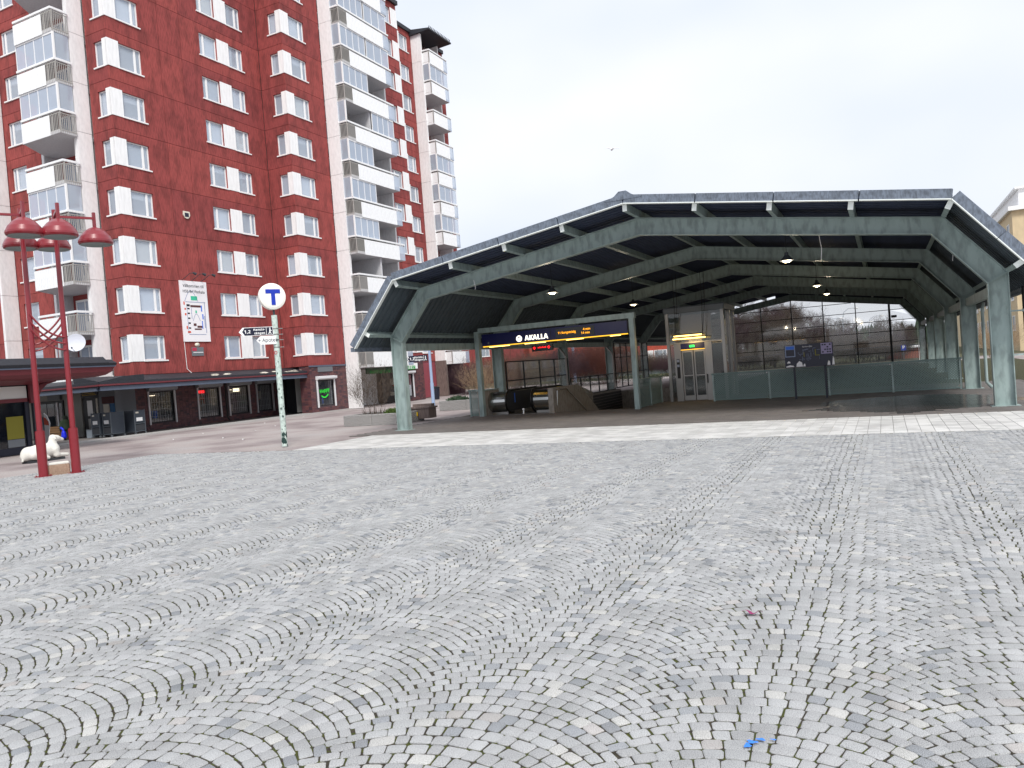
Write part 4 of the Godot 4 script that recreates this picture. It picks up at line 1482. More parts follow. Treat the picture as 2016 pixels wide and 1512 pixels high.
func station() -> void:
	fence("green mesh fence running from the lift to the canopy column", fz(-6.05, 0, -30.15), 8.35, 1.05, 4, Vector3(-2, 0, -30.15))
	fence("green mesh fence between the stairs and the lift", fx(-8.42, 0, -27.95), 3.3, 1.08, 2, Vector3(-8.42, 0, -29.5))
	fence("short green mesh fence beside the escalator wall", fz(-15.68, 0, -27.9), 0.45, 1.08, 1, Vector3(-15.45, 0, -27.9))
	# portal with the station sign
	var P := thing("station_sign", "blue station sign with lit white lettering on a steel portal", "sign", Vector3(-11.7, 0, -27.8))
	wobj("post", boxm(Vector3(-15.17, -0.02, -27.9), Vector3(-14.97, 3.5, -27.7)), M.green_paint, P)
	wobj("post", boxm(Vector3(-8.53, -0.02, -27.9), Vector3(-8.34, 3.43, -27.7)), M.green_paint, P)
	wobj("beam", boxm(Vector3(-14.968, 3.43, -27.92), Vector3(-8.3, 3.63, -27.68)), M.green_paint, P)
	wobj("sign_box", boxm(Vector3(-14.8, 2.88, -27.85), Vector3(-8.6, 3.36, -27.68)), M.sign_blue, P)
	wobj("sign_seam", boxm(Vector3(-11.73, 2.88, -27.679), Vector3(-11.715, 3.36, -27.672)), M.black, P)
	wobj("light_strip", boxm(Vector3(-14.78, 2.845, -27.84), Vector3(-8.62, 2.878, -27.70)), M.strip_glow, P)
	for e in [[-14.5, -13.6], [-12.9, -12.0], [-11.1, -10.4], [-9.3, -8.9]]:
		wobj("light_strip", boxm(Vector3(e[0], 2.82, -27.80), Vector3(e[1], 2.844, -27.72)), M.tube_glow, P)
	lettering("AKALLA", 0.2, M.letter_glow, P, fz(-12.34, 3.06, -27.665), true, 0.02)
	var ro := MB.new()
	ro.lathe([Vector2(0.0, 0.0), Vector2(0.125, 0.0), Vector2(0.125, 0.02), Vector2(0.0, 0.02)], Transform3D(Basis(Vector3(1, 0, 0), PI / 2), Vector3(-13.1, 3.06, -27.678)), 28)
	wobj("roundel", ro, M.letter_glow, P)
	var tt := MB.new()
	tt.box(Vector3(-13.16, 3.1, -27.656), Vector3(-13.04, 3.13, -27.65)); tt.box(Vector3(-13.115, 2.99, -27.656), Vector3(-13.085, 3.1, -27.65))
	wobj("roundel_letter", tt, M.sign_blue, P)
	wobj("display_screen", boxm(Vector3(-11.5, 2.94, -27.678), Vector3(-9.9, 3.3, -27.67)), M.black_gloss, P)
	lettering("11 Kungsträdg", 0.085, M.amber_glow, P, fz(-11.03, 3.13, -27.66), false, 0.006)
	lettering("4 min", 0.085, M.amber_glow, P, fz(-10.2, 3.19, -27.66), false, 0.006)
	lettering("14 min", 0.085, M.amber_glow, P, fz(-10.26, 3.05, -27.66), false, 0.006)
	var dm := MB.new()
	dm.obox(Transform3D(Basis(Vector3(0, 0, 1), PI / 4), Vector3(-14.5, 3.0, -27.676)), Vector3(0.07, 0.07, 0.01))
	wobj("emblem", dm, M.mid_grey, P)
	# hanging display below the sign
	var D := thing("hanging_display", "small black display with red lights hanging below the station sign", "display", Vector3(-12.38, 2.54, -28.3))
	wobj("case", boxm(Vector3(-12.83, 2.5, -28.38), Vector3(-11.93, 2.76, -28.24)), M.black_gloss, D)
	for x in [-12.7, -12.1]:
		wobj("hanger", boxm(Vector3(x, 2.76, -28.32), Vector3(x + 0.03, 3.5, -28.3)), M.dark_grey, D)
	for e in [[-12.72, 1], [-12.08, -1]]:
		var ar := MB.new()
		ar.tri3(Vector3(e[0] - 0.07, 2.66, -28.235), Vector3(e[0] + 0.07, 2.66, -28.235), Vector3(e[0], 2.57, -28.235), Vector3(0, 0, 1))
		ar.box(Vector3(e[0] - 0.03, 2.655, -28.236), Vector3(e[0] + 0.03, 2.69, -28.233))
		wobj("arrow", ar, M.red_glow, D)
	var rg := RandomNumberGenerator.new()
	rg.seed = 2
	var dots := MB.new()
	for i in 9:
		dots.box(Vector3(-12.56 + i * 0.042, 2.62 + 0.01 * (i % 2), -28.236), Vector3(-12.535 + i * 0.042, 2.66 + 0.012 * (i % 3), -28.233))
	wobj("display_text", dots, M.red_glow, D)

	# escalator
	var E := thing("escalator", "steel escalator with black handrails going down below the station sign", "escalator", Vector3(-13.5, 0, -29))
	for e in [[-14.98, -14.2, -14.13], [-12.9, -12.1, -12.98]]:
		var pr := PackedVector2Array()
		for i in 13:
			var a := PI / 2 + PI * i / 12
			pr.append(Vector2(28.55 + 0.42 * cos(a), 0.53 + 0.42 * sin(a)))
		pr.append(Vector2(33.0, 0.11))
		pr.append(Vector2(33.0, 0.55))
		pr.append(Vector2(31.2, 0.95))
		var t := Transform3D(Basis(Vector3(0, 0, -1), Vector3.UP, Vector3(1, 0, 0)), Vector3.ZERO)
		var mb := MB.new()
		mb.prism(pr, t, e[0], e[1])
		wobj("balustrade", mb, M.stainless, E)
		var hp := []
		var hr := []
		for i in 13:
			var a := PI / 2 + PI * i / 12
			hp.append(Vector3(e[2], 0.53 + 0.46 * sin(a), -28.55 - 0.46 * cos(a)))
			hr.append(0.045)
		hp.push_front(Vector3(e[2], 0.99, -31.2)); hr.append(0.045)
		hp.push_front(Vector3(e[2], 0.6, -33.0)); hr.append(0.045)
		hp.append(Vector3(e[2], 0.07, -28.8)); hr.append(0.045)
		var h := MB.new()
		h.tube(hp, hr, 10)
		wobj("handrail", h, M.rubber, E)
		var pn := MB.new()
		var pp := PackedVector2Array()
		for i in 13:
			var a := PI / 2 + PI * i / 12
			pp.append(Vector2(28.57 + 0.40 * cos(a), 0.53 + 0.40 * sin(a)))
		pp.append(Vector2(33.0, 0.13)); pp.append(Vector2(33.0, 0.53)); pp.append(Vector2(31.2, 0.93))
		pn.prism(pp, t, e[1] + 0.002 if e[0] < -14 else e[0] - 0.06, e[1] + 0.05 if e[0] < -14 else e[0] - 0.002)
		wobj("side_panel", pn, M.dark_grey, E)
		wobj("yellow_strip", boxm(Vector3(e[0], 0.948, -30.9), Vector3(e[1], 0.953, -30.6)), M.yellow, E)
		wobj("kick_plate", boxm(Vector3(e[0], 0.0, -31.0), Vector3(e[1], 0.108, -28.4)), M.stainless_dull, E)
	wobj("floor_plate", boxm(Vector3(-15.0, -0.06, -29.4), Vector3(-12.05, 0.006, -27.95)), M.stainless_dull, E)
	for i in 14:
		wobj("step", boxm(Vector3(-14.05, -0.3 - i * 0.21, -29.8 - i * 0.4), Vector3(-13.03, -0.02 - i * 0.21, -29.4 - i * 0.4)), M.dark_grey, E)
	wobj("notice", boxm(Vector3(-14.146, 0.45, -29.05), Vector3(-14.14, 0.85, -28.97)), M.map_blue, E)

	# concrete walls of the stairwell
	var W := thing("stair_wall", "concrete stair wall with a sloping back and steel handrail", "wall", Vector3(-11.9, 0, -29))
	var t2 := Transform3D(Basis(Vector3(0, 0, -1), Vector3.UP, Vector3(1, 0, 0)), Vector3.ZERO)
	var sw := MB.new()
	sw.prism(PackedVector2Array([Vector2(27.7, -0.05), Vector2(27.7, 1.0), Vector2(30.55, 1.0), Vector2(32.4, 0.0), Vector2(34.0, -0.9), Vector2(34.0, -3.0), Vector2(28.3, -3.0), Vector2(28.3, -0.05)]), t2, -12.04, -11.82)
	wobj("wall", sw, M.concrete, W)
	var hr2 := MB.new()
	hr2.tube([Vector3(-11.75, 0.28, -27.9), Vector3(-11.72, 0.86, -27.9), Vector3(-11.72, 0.9, -27.96), Vector3(-11.72, 0.9, -28.9), Vector3(-11.72, 0.0, -30.7), Vector3(-11.72, -1.2, -33.0)], [0.022, 0.022, 0.022, 0.022, 0.022, 0.022], 8)
	wobj("handrail", hr2, M.stainless, W)
	var V := thing("escalator_wall", "low concrete wall with a rounded notch beside the escalator", "wall", Vector3(-15.1, 0, -29))
	var vw := MB.new()
	vw.prism(PackedVector2Array([Vector2(27.72, -0.05), Vector2(27.72, 1.05), Vector2(29.2, 1.05), Vector2(30.2, 0.12), Vector2(46.0, 0.12), Vector2(46.0, -3.0), Vector2(28.3, -3.0), Vector2(28.3, -0.05)]), t2, -15.22, -15.0)
	wobj("wall", vw, M.concrete, V)
	wobj("coping", boxm(Vector3(-15.3, 1.05, -29.2), Vector3(-14.95, 1.1, -27.72)), M.green_paint, V)
	# stair
	var ST := thing("stairs", "wide stone stairs going down beside the escalator", "stairs", Vector3(-10.2, 0, -29))
	for i in 16:
		wobj("step", boxm(Vector3(-11.8, -0.4 - i * 0.165, -28.6 - i * 0.32), Vector3(-8.7, -0.02 - i * 0.165, -28.28 - i * 0.32)), M.concrete, ST)
	var sp := MB.new()
	sp.box(Vector3(-15.0, -5, -46.2), Vector3(-8.6, 0.0, -46.0)); sp.box(Vector3(-8.62, -5, -46.0), Vector3(-8.5, -0.04, -28.3)); sp.box(Vector3(-15.2, -5.1, -46.2), Vector3(-8.5, -5, -28.3))
	sp.box(Vector3(-15.0, -5, -28.29), Vector3(-8.62, -0.07, -28.2))
	wobj("shaft_wall", sp, M.concrete, ST)
	for i in 16:
		wobj("wall_board", boxm(Vector3(-14.998, -2.6 + i * 0.165, -46.0), Vector3(-14.95, -2.6 + i * 0.165 + 0.14, -35.0)), M.cladding_dark, ST)
	# rail end by the sign post
	var re := MB.new()
	re.tube([Vector3(-8.7, 0.15, -28.4), Vector3(-8.7, 0.9, -28.4), Vector3(-8.7, 0.95, -28.6), Vector3(-8.7, 0.4, -29.6)], [0.022, 0.022, 0.022, 0.022], 8)
	wobj("handrail", re, M.stainless, ST)
	# small white post lamp in front of the escalator
	var B := thing("guide_post", "small white post with round head on the escalator plate", "post", Vector3(-13.35, 0, -28.1))
	var gp := MB.new()
	gp.tube([Vector3(0, 0, 0), Vector3(0, 0.14, 0)], [0.03, 0.03], 12)
	obj("post", gp, M.plain_white, B)
	var gh := MB.new()
	gh.ball(Vector3(0, 0.19, 0), Vector3(0.05, 0.05, 0.05), 14, 8)
	obj("head", gh, M.plain_white, B)

	# glazed screens along the far side
	var bays := [[-30.3, -37.65, 0.2, 2.2, [1.35], 4, 0], [-37.95, -45.3, 0.15, 1.12, [], 5, 0], [-45.6, -52.95, 0.2, 3.0, [1.1, 2.1], 6, 0]]
	var sl := ["dark framed glass screen behind the escalator, two panes high", "low dark framed glass screen above the stair wall boards", "tall dark framed glass screen near the lift, three panes high"]
	for i in 3:
		var b: Array = bays[i]
		var G := thing("glass_screen", sl[i], "screen", Vector3(-15.1, 0, (b[0] + b[1]) / 2))
		var n: int = b[5]
		for j in n + 1:
			var z: float = lerpf(b[0], b[1], float(j) / n)
			wobj("mullion", boxm(Vector3(-15.13, b[2], z - 0.025), Vector3(-15.07, b[3], z + 0.025)), M.black, G)
		var ys := [b[2]]
		ys.append_array(b[4])
		ys.append(b[3])
		for y in ys:
			wobj("transom", boxm(Vector3(-15.128, y - 0.025, b[1]), Vector3(-15.072, y + 0.025, b[0])), M.black, G)
		for j in n:
			for m in ys.size() - 1:
				wobj("pane", boxm(Vector3(-15.105, ys[m] + 0.025, lerpf(b[0], b[1], float(j + 1) / n) + 0.025), Vector3(-15.097, ys[m + 1] - 0.025, lerpf(b[0], b[1], float(j) / n) - 0.025)), M.screen_glass, G)
	lift()
	end_wall()
	map_board()


func lift() -> void:
	var L := thing("lift", "free-standing glass and steel lift with double doors under the canopy", "lift", Vector3(-6.9, 0, -32.4))
	var x0 := -8.0
	var x1 := -5.75
	var zf := -31.3
	var zb := -33.6
	var top := 3.85
	# frame posts
	for p in [[x0, zf], [x1, zf], [x0, zb], [x1, zb]]:
		wobj("corner_post", boxm(Vector3(p[0] - 0.06, 0, p[1] - 0.06), Vector3(p[0] + 0.06, top - 0.2, p[1] + 0.06)), M.stainless_dull, L)
	var hd := MB.new()
	hd.cbox(Vector3(x0 - 0.12, top - 0.22, zb - 0.12), Vector3(x1 + 0.12, top + 0.04, zf + 0.12), 0.05)
	wobj("head_frame", hd, M.mid_grey, L)
	wobj("back_pane", boxm(Vector3(x0, 0.1, zb - 0.01), Vector3(x1, top - 0.2, zb)), M.lift_glass, L)
	wobj("side_pane", boxm(Vector3(x1 - 0.005, 0.1, zb + 0.06), Vector3(x1 + 0.005, top - 0.2, zf - 0.06)), M.lift_glass, L)
	wobj("side_pane", boxm(Vector3(x0 - 0.005, 0.1, zb + 0.06), Vector3(x0 + 0.005, top - 0.2, zf - 0.06)), M.lift_glass, L)
	wobj("side_post", boxm(Vector3(x1 + 0.005, 0.1, -32.6), Vector3(x1 + 0.09, top - 0.2, -32.45)), M.stainless_dull, L)
	# doors
	wobj("door_jamb", boxm(Vector3(-7.78, 0, zf - 0.04), Vector3(-7.5, 2.36, zf + 0.03)), M.stainless_dull, L)
	wobj("door_jamb", boxm(Vector3(-6.52, 0, zf - 0.04), Vector3(-6.24, 2.36, zf + 0.03)), M.stainless_dull, L)
	wobj("lintel", boxm(Vector3(-7.5, 2.12, zf - 0.05), Vector3(-6.52, 2.36, zf + 0.028)), M.sign_blue, L)
	wobj("floor_light", boxm(Vector3(-7.5, 2.095, zf - 0.03), Vector3(-6.52, 2.118, zf + 0.03)), M.strip_glow, L)
	wobj("floor_display", boxm(Vector3(-7.13, 2.2, zf + 0.029), Vector3(-6.93, 2.28, zf + 0.036)), M.green_glow, L)
	for e in [[-7.48, -7.03], [-6.99, -6.54]]:
		var d := part("door", L, fz(e[0], 0.02, zf - 0.06))
		var w: float = e[1] - e[0]
		var f := MB.new()
		f.box(Vector3(0, 0, 0), Vector3(0.05, 2.08, 0.04)); f.box(Vector3(w - 0.05, 0, 0), Vector3(w, 2.08, 0.04))
		f.box(Vector3(0.05, 0, 0), Vector3(w - 0.05, 0.2, 0.04)); f.box(Vector3(0.05, 1.98, 0), Vector3(w - 0.05, 2.08, 0.04))
		f.box(Vector3(0.05, 1.0, 0.005), Vector3(w - 0.05, 1.04, 0.035))
		obj("frame", f, M.stainless_dull, d)
		obj("pane", boxm(Vector3(0.05, 0.2, 0.015), Vector3(w - 0.05, 1.0, 0.025)), M.lift_glass, d)
		obj("pane", boxm(Vector3(0.05, 1.04, 0.015), Vector3(w - 0.05, 1.98, 0.025)), M.lift_glass, d)
	wobj("call_panel", boxm(Vector3(-7.7, 0.95, zf + 0.031), Vector3(-7.58, 1.75, zf + 0.05)), M.black, L)
	for y in [1.62, 1.42]:
		wobj("pictogram", boxm(Vector3(-7.69, y, zf + 0.051), Vector3(-7.59, y + 0.1, zf + 0.055)), M.map_line, L)
	# side light and transom glazing
	wobj("front_pane", boxm(Vector3(x0 + 0.06, 0.4, zf - 0.01), Vector3(-7.78, 2.3, zf)), M.lift_glass, L)
	wobj("front_pane", boxm(Vector3(-6.24, 0.4, zf - 0.01), Vector3(x1 - 0.06, 2.3, zf)), M.lift_glass, L)
	wobj("front_pane", boxm(Vector3(x0 + 0.06, 2.42, zf - 0.01), Vector3(x1 - 0.06, top - 0.22, zf)), M.lift_glass, L)
	wobj("transom", boxm(Vector3(x0 + 0.06, 2.37, zf - 0.03), Vector3(x1 - 0.06, 2.42, zf + 0.02)), M.stainless_dull, L)
	wobj("shaft_panel", boxm(Vector3(-7.6, 2.5, zf - 0.5), Vector3(-6.3, top - 0.3, zf - 0.46)), tagm("shaft_steel", Color(0.5, 0.47, 0.47)), L)
	wobj("shaft_rear", boxm(Vector3(x0 + 0.1, 0.1, zb + 0.3), Vector3(x1 - 0.1, 2.3, zb + 0.34)), M.dark_grey, L)
	wobj("rail_bar", boxm(Vector3(-6.5, 0.7, zf + 0.03), Vector3(-6.46, 1.06, zf + 0.07)), M.black, L)
	# the light fitting that hangs in front of the doors
	var T := thing("tube_light", "twin yellow fluorescent tubes hanging in front of the lift", "lamp", Vector3(-7.0, 2.6, -30.9))
	for e in [[2.68, -7.68, -6.55, -31.0], [2.56, -7.7, -6.38, -30.85]]:
		var tb := MB.new()
		tb.tube([Vector3(e[1], e[0], e[3]), Vector3(e[2], e[0], e[3])], [0.028, 0.028], 10)
		wobj("tube", tb, M.tube_glow, T)
		wobj("fitting", boxm(Vector3(e[1] - 0.06, e[0] + 0.035, e[3] - 0.06), Vector3(e[2] + 0.06, e[0] + 0.07, e[3] + 0.06)), M.black, T)
	for x in [-7.62, -6.5]:
		var hg := MB.new()
		hg.tube([Vector3(x, 2.65, -30.93), Vector3(x + 0.06, 3.9, -30.93), Vector3(x + 0.06, 5.2, -30.93)], [0.01, 0.01, 0.01], 6)
		hg.tube([Vector3(x, 2.65, -30.93), Vector3(x + 0.17, 3.9, -30.93), Vector3(x + 0.2, 5.2, -30.93)], [0.01, 0.01, 0.01], 6)
		wobj("hanger", hg, M.black, T)
	var l := OmniLight3D.new()
	l.name = "tube_lamp"
	T.add_child(l, true)
	l.position = Vector3(0, -0.15, 0.1)
	l.light_color = Color(1, 0.85, 0.55)
	l.light_energy = 0.25
	l.light_size = 0.3
	l.omni_range = 40
	l.omni_attenuation = 2.0
	l.shadow_enabled = true


func end_wall() -> void:
	var G := thing("gable_glazing", "dark framed glass end wall of the canopy with trees beyond", "window", Vector3(-4, 0, -64.45))
	var z := -64.4
	var xs := []
	for i in 8:
		xs.append(-13.4 + i * 2.32)
	var topy := func(x: float) -> float:
		var d := absf(x - CX)
		return (5.57 - d * 0.1442) if d < 7.63 else maxf(3.05, 4.47 - (d - 7.63) * 1.207)
	var rows := [0.1, 0.95, 1.75, 2.55, 3.35, 4.15, 4.95, 5.75]
	for i in xs.size():
		var x: float = xs[i]
		var thick := 0.075 if i == 6 else 0.035
		wobj("mullion", boxm(Vector3(x - thick, 0, z - 0.06), Vector3(x + thick, topy.call(x), z + 0.06)), M.black, G)
	for j in rows.size():
		var y: float = rows[j]
		# each row between the sloping edges
		var half := 8.75
		if y > 3.1:
			half = minf(half, 7.63 + (4.47 - y) / 1.207) if y < 4.47 else (5.57 - y) / 0.1442
		if half < 0.5:
			continue
		wobj("transom", boxm(Vector3(CX - half, y - 0.022, z - 0.04), Vector3(CX + half, y + 0.022, z + 0.04)), M.black, G)
	for i in xs.size() + 1:
		var x0: float = xs[i - 1] + 0.04 if i > 0 else CX - 8.72
		var x1: float = xs[i] - 0.04 if i < xs.size() else CX + 8.72
		if x1 - x0 < 0.1:
			continue
		for j in rows.size() - 1:
			var y0: float = rows[j] + 0.022
			var y1: float = rows[j + 1] - 0.022
			var ya := minf(y1, topy.call(x0))
			var yb := minf(y1, topy.call(x1))
			if maxf(ya, yb) <= y0 + 0.03:
				continue
			var p := MB.new()
			p.prism(PackedVector2Array([Vector2(x0, y0), Vector2(x1, y0), Vector2(x1, maxf(yb, y0 + 0.005)), Vector2(x0, maxf(ya, y0 + 0.005))]), Transform3D.IDENTITY, z - 0.004, z + 0.004)
			wobj("pane", p, M.screen_glass, G)
	# thin white frame along the sloping edge
	var ed := MB.new()
	ed.bar(Vector3(CX + 7.6, 4.42, z + 0.08), Vector3(CX + 8.7, 3.1, z + 0.08), 0.03, 0.03)
	ed.bar(Vector3(CX + 8.7, 3.1, z + 0.08), Vector3(CX + 8.7, 0.0, z + 0.08), 0.03, 0.03)
	wobj("edge_frame", ed, M.purlin_end, G)
	var cm := MB.new()
	cm.box(Vector3(0.62, 3.55, z + 0.1), Vector3(1.0, 3.72, z + 0.3))
	wobj("camera_box", cm, M.black, G)


func map_board() -> void:
	var P := thing("map_board", "dark district map board on two posts covered in torn stickers", "sign", Vector3(-2.4, 0, -29.0))
	for x in [-2.93, -1.9]:
		wobj("post", boxm(Vector3(x - 0.035, -0.02, -29.07), Vector3(x + 0.035, 1.15, -29.0)), M.dark_blue, P)
	wobj("board", boxm(Vector3(-3.22, 1.13, -29.08), Vector3(-1.6, 1.95, -29.0)), M.way_blue, P)
	var z := -28.998
	wobj("poster", boxm(Vector3(-3.2, 1.52, z), Vector3(-2.86, 1.93, z + 0.004)), M.map_line, P)
	wobj("poster", boxm(Vector3(-3.17, 1.55, z + 0.005), Vector3(-2.89, 1.78, z + 0.007)), M.way_blue, P)
	wobj("poster", boxm(Vector3(-3.17, 1.79, z + 0.005), Vector3(-2.89, 1.9, z + 0.007)), M.map_blue, P)
	wobj("poster", boxm(Vector3(-2.0, 1.56, z), Vector3(-1.64, 1.94, z + 0.004)), tagm("lilac", Color(0.62, 0.58, 0.72)), P)
	var rg := RandomNumberGenerator.new()
	rg.seed = 31
	var pr := MB.new()
	for i in 16:
		var x := -1.97 + (i % 4) * 0.08
		var y := 1.6 + (i / 4) * 0.085
		if rg.randf() < 0.6:
			pr.box(Vector3(x, y, z + 0.005), Vector3(x + 0.06, y + 0.05, z + 0.007))
	wobj("poster_print", pr, M.way_blue, P)
	lettering("Kartområde", 0.045, M.poster_white, P, fz(-2.45, 1.86, z + 0.006), false, 0.003)
	var ml := MB.new()
	for i in 30:
		var x := rg.randf_range(-2.82, -2.05)
		var y := rg.randf_range(1.35, 1.8)
		if rg.randf() < 0.5:
			ml.box(Vector3(x, y, z), Vector3(x + rg.randf_range(0.03, 0.14), y + 0.008, z + 0.002))
		else:
			ml.box(Vector3(x, y, z), Vector3(x + 0.008, y + rg.randf_range(0.03, 0.16), z + 0.002))
	wobj("map_lines", ml, M.map_line, P)
	for q in [[-2.2, 1.52, -2.17, 1.74], [-2.17, 1.52, -2.05, 1.545], [-2.58, 1.5, -2.555, 1.66]]:
		wobj("map_line", boxm(Vector3(q[0], q[1], z + 0.003), Vector3(q[2], q[3], z + 0.005)), M.olive, P)

	for e in [[-2.85, 0.22, 0.2], [-2.62, 0.08, 0.1], [-1.82, 0.1, 0.16], [-1.66, 0.08, 0.3], [-3.16, 0.12, 0.08], [-3.2, 0.28, 0.07]]:
		var s := MB.new()
		var x: float = e[0]
		var y := 1.16
		if e[1] == 0.12:
			y = 1.3
		s.tri3(Vector3(x, y, z + 0.006), Vector3(x + e[1], y, z + 0.006), Vector3(x + e[1] * 0.9, y + e[2] * 0.7, z + 0.006), Vector3(0, 0, 1))
		s.tri3(Vector3(x, y, z + 0.006), Vector3(x + e[1] * 0.9, y + e[2] * 0.7, z + 0.006), Vector3(x + e[1] * 0.5, y + e[2], z + 0.006), Vector3(0, 0, 1))
		s.tri3(Vector3(x, y, z + 0.006), Vector3(x + e[1] * 0.5, y + e[2], z + 0.006), Vector3(x + 0.02, y + e[2] * 0.55, z + 0.006), Vector3(0, 0, 1))
		wobj("sticker", s, M.poster_white, P)


# ---------------------------------------------------------------- smooth bodies (tapered bones joined by a smooth minimum, meshed as surface nets)
func body(bones: Array, cell: float, k: float) -> ArrayMesh:
	var lo := Vector3.INF
	var hi := -Vector3.INF
	for b in bones:
		for i in 2:
			var r: float = b[2 + i] + cell * 3
			lo = lo.min(b[i] - Vector3(r, r, r))
			hi = hi.max(b[i] + Vector3(r, r, r))
	var nx := int((hi.x - lo.x) / cell) + 2
	var ny := int((hi.y - lo.y) / cell) + 2
	var nz := int((hi.z - lo.z) / cell) + 2
	var f := PackedFloat32Array()
	f.resize(nx * ny * nz)
	f.fill(1.0)
	for b in bones:
		var a: Vector3 = b[0]
		var d: Vector3 = b[1] - a
		var dd := maxf(d.length_squared(), 1e-8)
		var ra: float = b[2]
		var rb: float = b[3]
		var m := maxf(ra, rb) + cell * 2 + k
		var l := ((a.min(b[1]) - Vector3(m, m, m) - lo) / cell)
		var h := ((a.max(b[1]) + Vector3(m, m, m) - lo) / cell)
		for z in range(maxi(0, int(l.z)), mini(nz - 1, int(h.z)) + 1):
			for y in range(maxi(0, int(l.y)), mini(ny - 1, int(h.y)) + 1):
				for x in range(maxi(0, int(l.x)), mini(nx - 1, int(h.x)) + 1):
					var p := lo + Vector3(x, y, z) * cell
					var t := clampf((p - a).dot(d) / dd, 0.0, 1.0)
					var s := (p - a - d * t).length() - lerpf(ra, rb, t)
					var q := x + nx * (y + ny * z)
					var o := f[q]
					var hh := clampf(0.5 + 0.5 * (o - s) / k, 0.0, 1.0)
					f[q] = lerpf(o, s, hh) - k * hh * (1.0 - hh)
	var vid := {}
	var vs := PackedVector3Array()
	var offs := [Vector3i(0, 0, 0), Vector3i(1, 0, 0), Vector3i(0, 1, 0), Vector3i(1, 1, 0), Vector3i(0, 0, 1), Vector3i(1, 0, 1), Vector3i(0, 1, 1), Vector3i(1, 1, 1)]
	var edges := [[0, 1], [2, 3], [4, 5], [6, 7], [0, 2], [1, 3], [4, 6], [5, 7], [0, 4], [1, 5], [2, 6], [3, 7]]
	for z in nz - 1:
		for y in ny - 1:
			for x in nx - 1:
				var q := x + nx * (y + ny * z)
				var neg := 0
				var w := [f[q], f[q + 1], f[q + nx], f[q + nx + 1], f[q + nx * ny], f[q + nx * ny + 1], f[q + nx * ny + nx], f[q + nx * ny + nx + 1]]
				for i in 8:
					if w[i] < 0:
						neg += 1
				if neg == 0 or neg == 8:
					continue
				var sum := Vector3.ZERO
				var n := 0
				for e in edges:
					var a: float = w[e[0]]
					var b: float = w[e[1]]
					if (a < 0) != (b < 0):
						sum += Vector3(offs[e[0]]).lerp(Vector3(offs[e[1]]), a / (a - b))
						n += 1
				vid[q] = vs.size()
				vs.append(lo + (Vector3(x, y, z) + sum / n) * cell)
	var ix := PackedInt32Array()
	for z in range(1, nz - 1):
		for y in range(1, ny - 1):
			for x in range(1, nx - 1):
				var q := x + nx * (y + ny * z)
				var a := f[q] < 0
				for ax in 3:
					var st: int = [1, nx, nx * ny][ax]
					var b := f[q + st] < 0
					if a == b:
						continue
					var u: int = [nx, nx * ny, 1][ax]
					var v: int = [nx * ny, 1, nx][ax]
					var c := [q - u - v, q - v, q, q - u]
					if not (vid.has(c[0]) and vid.has(c[1]) and vid.has(c[2]) and vid.has(c[3])):
						continue
					var r := [vid[c[0]], vid[c[1]], vid[c[2]], vid[c[3]]]
					if a:
						r.reverse()
					for i in [0, 1, 2, 0, 2, 3]:
						ix.append(r[i])
	var ns := PackedVector3Array()
	ns.resize(vs.size())
	for i in range(0, ix.size(), 3):
		var nn := (vs[ix[i + 2]] - vs[ix[i]]).cross(vs[ix[i + 1]] - vs[ix[i]])
		for j in 3:
			ns[ix[i + j]] += nn
	for i in ns.size():
		ns[i] = ns[i].normalized()
	var arr := []
	arr.resize(Mesh.ARRAY_MAX)
	arr[Mesh.ARRAY_VERTEX] = vs
	arr[Mesh.ARRAY_NORMAL] = ns
	arr[Mesh.ARRAY_INDEX] = ix
	var m := ArrayMesh.new()
	m.add_surface_from_arrays(Mesh.PRIMITIVE_TRIANGLES, arr)
	return m


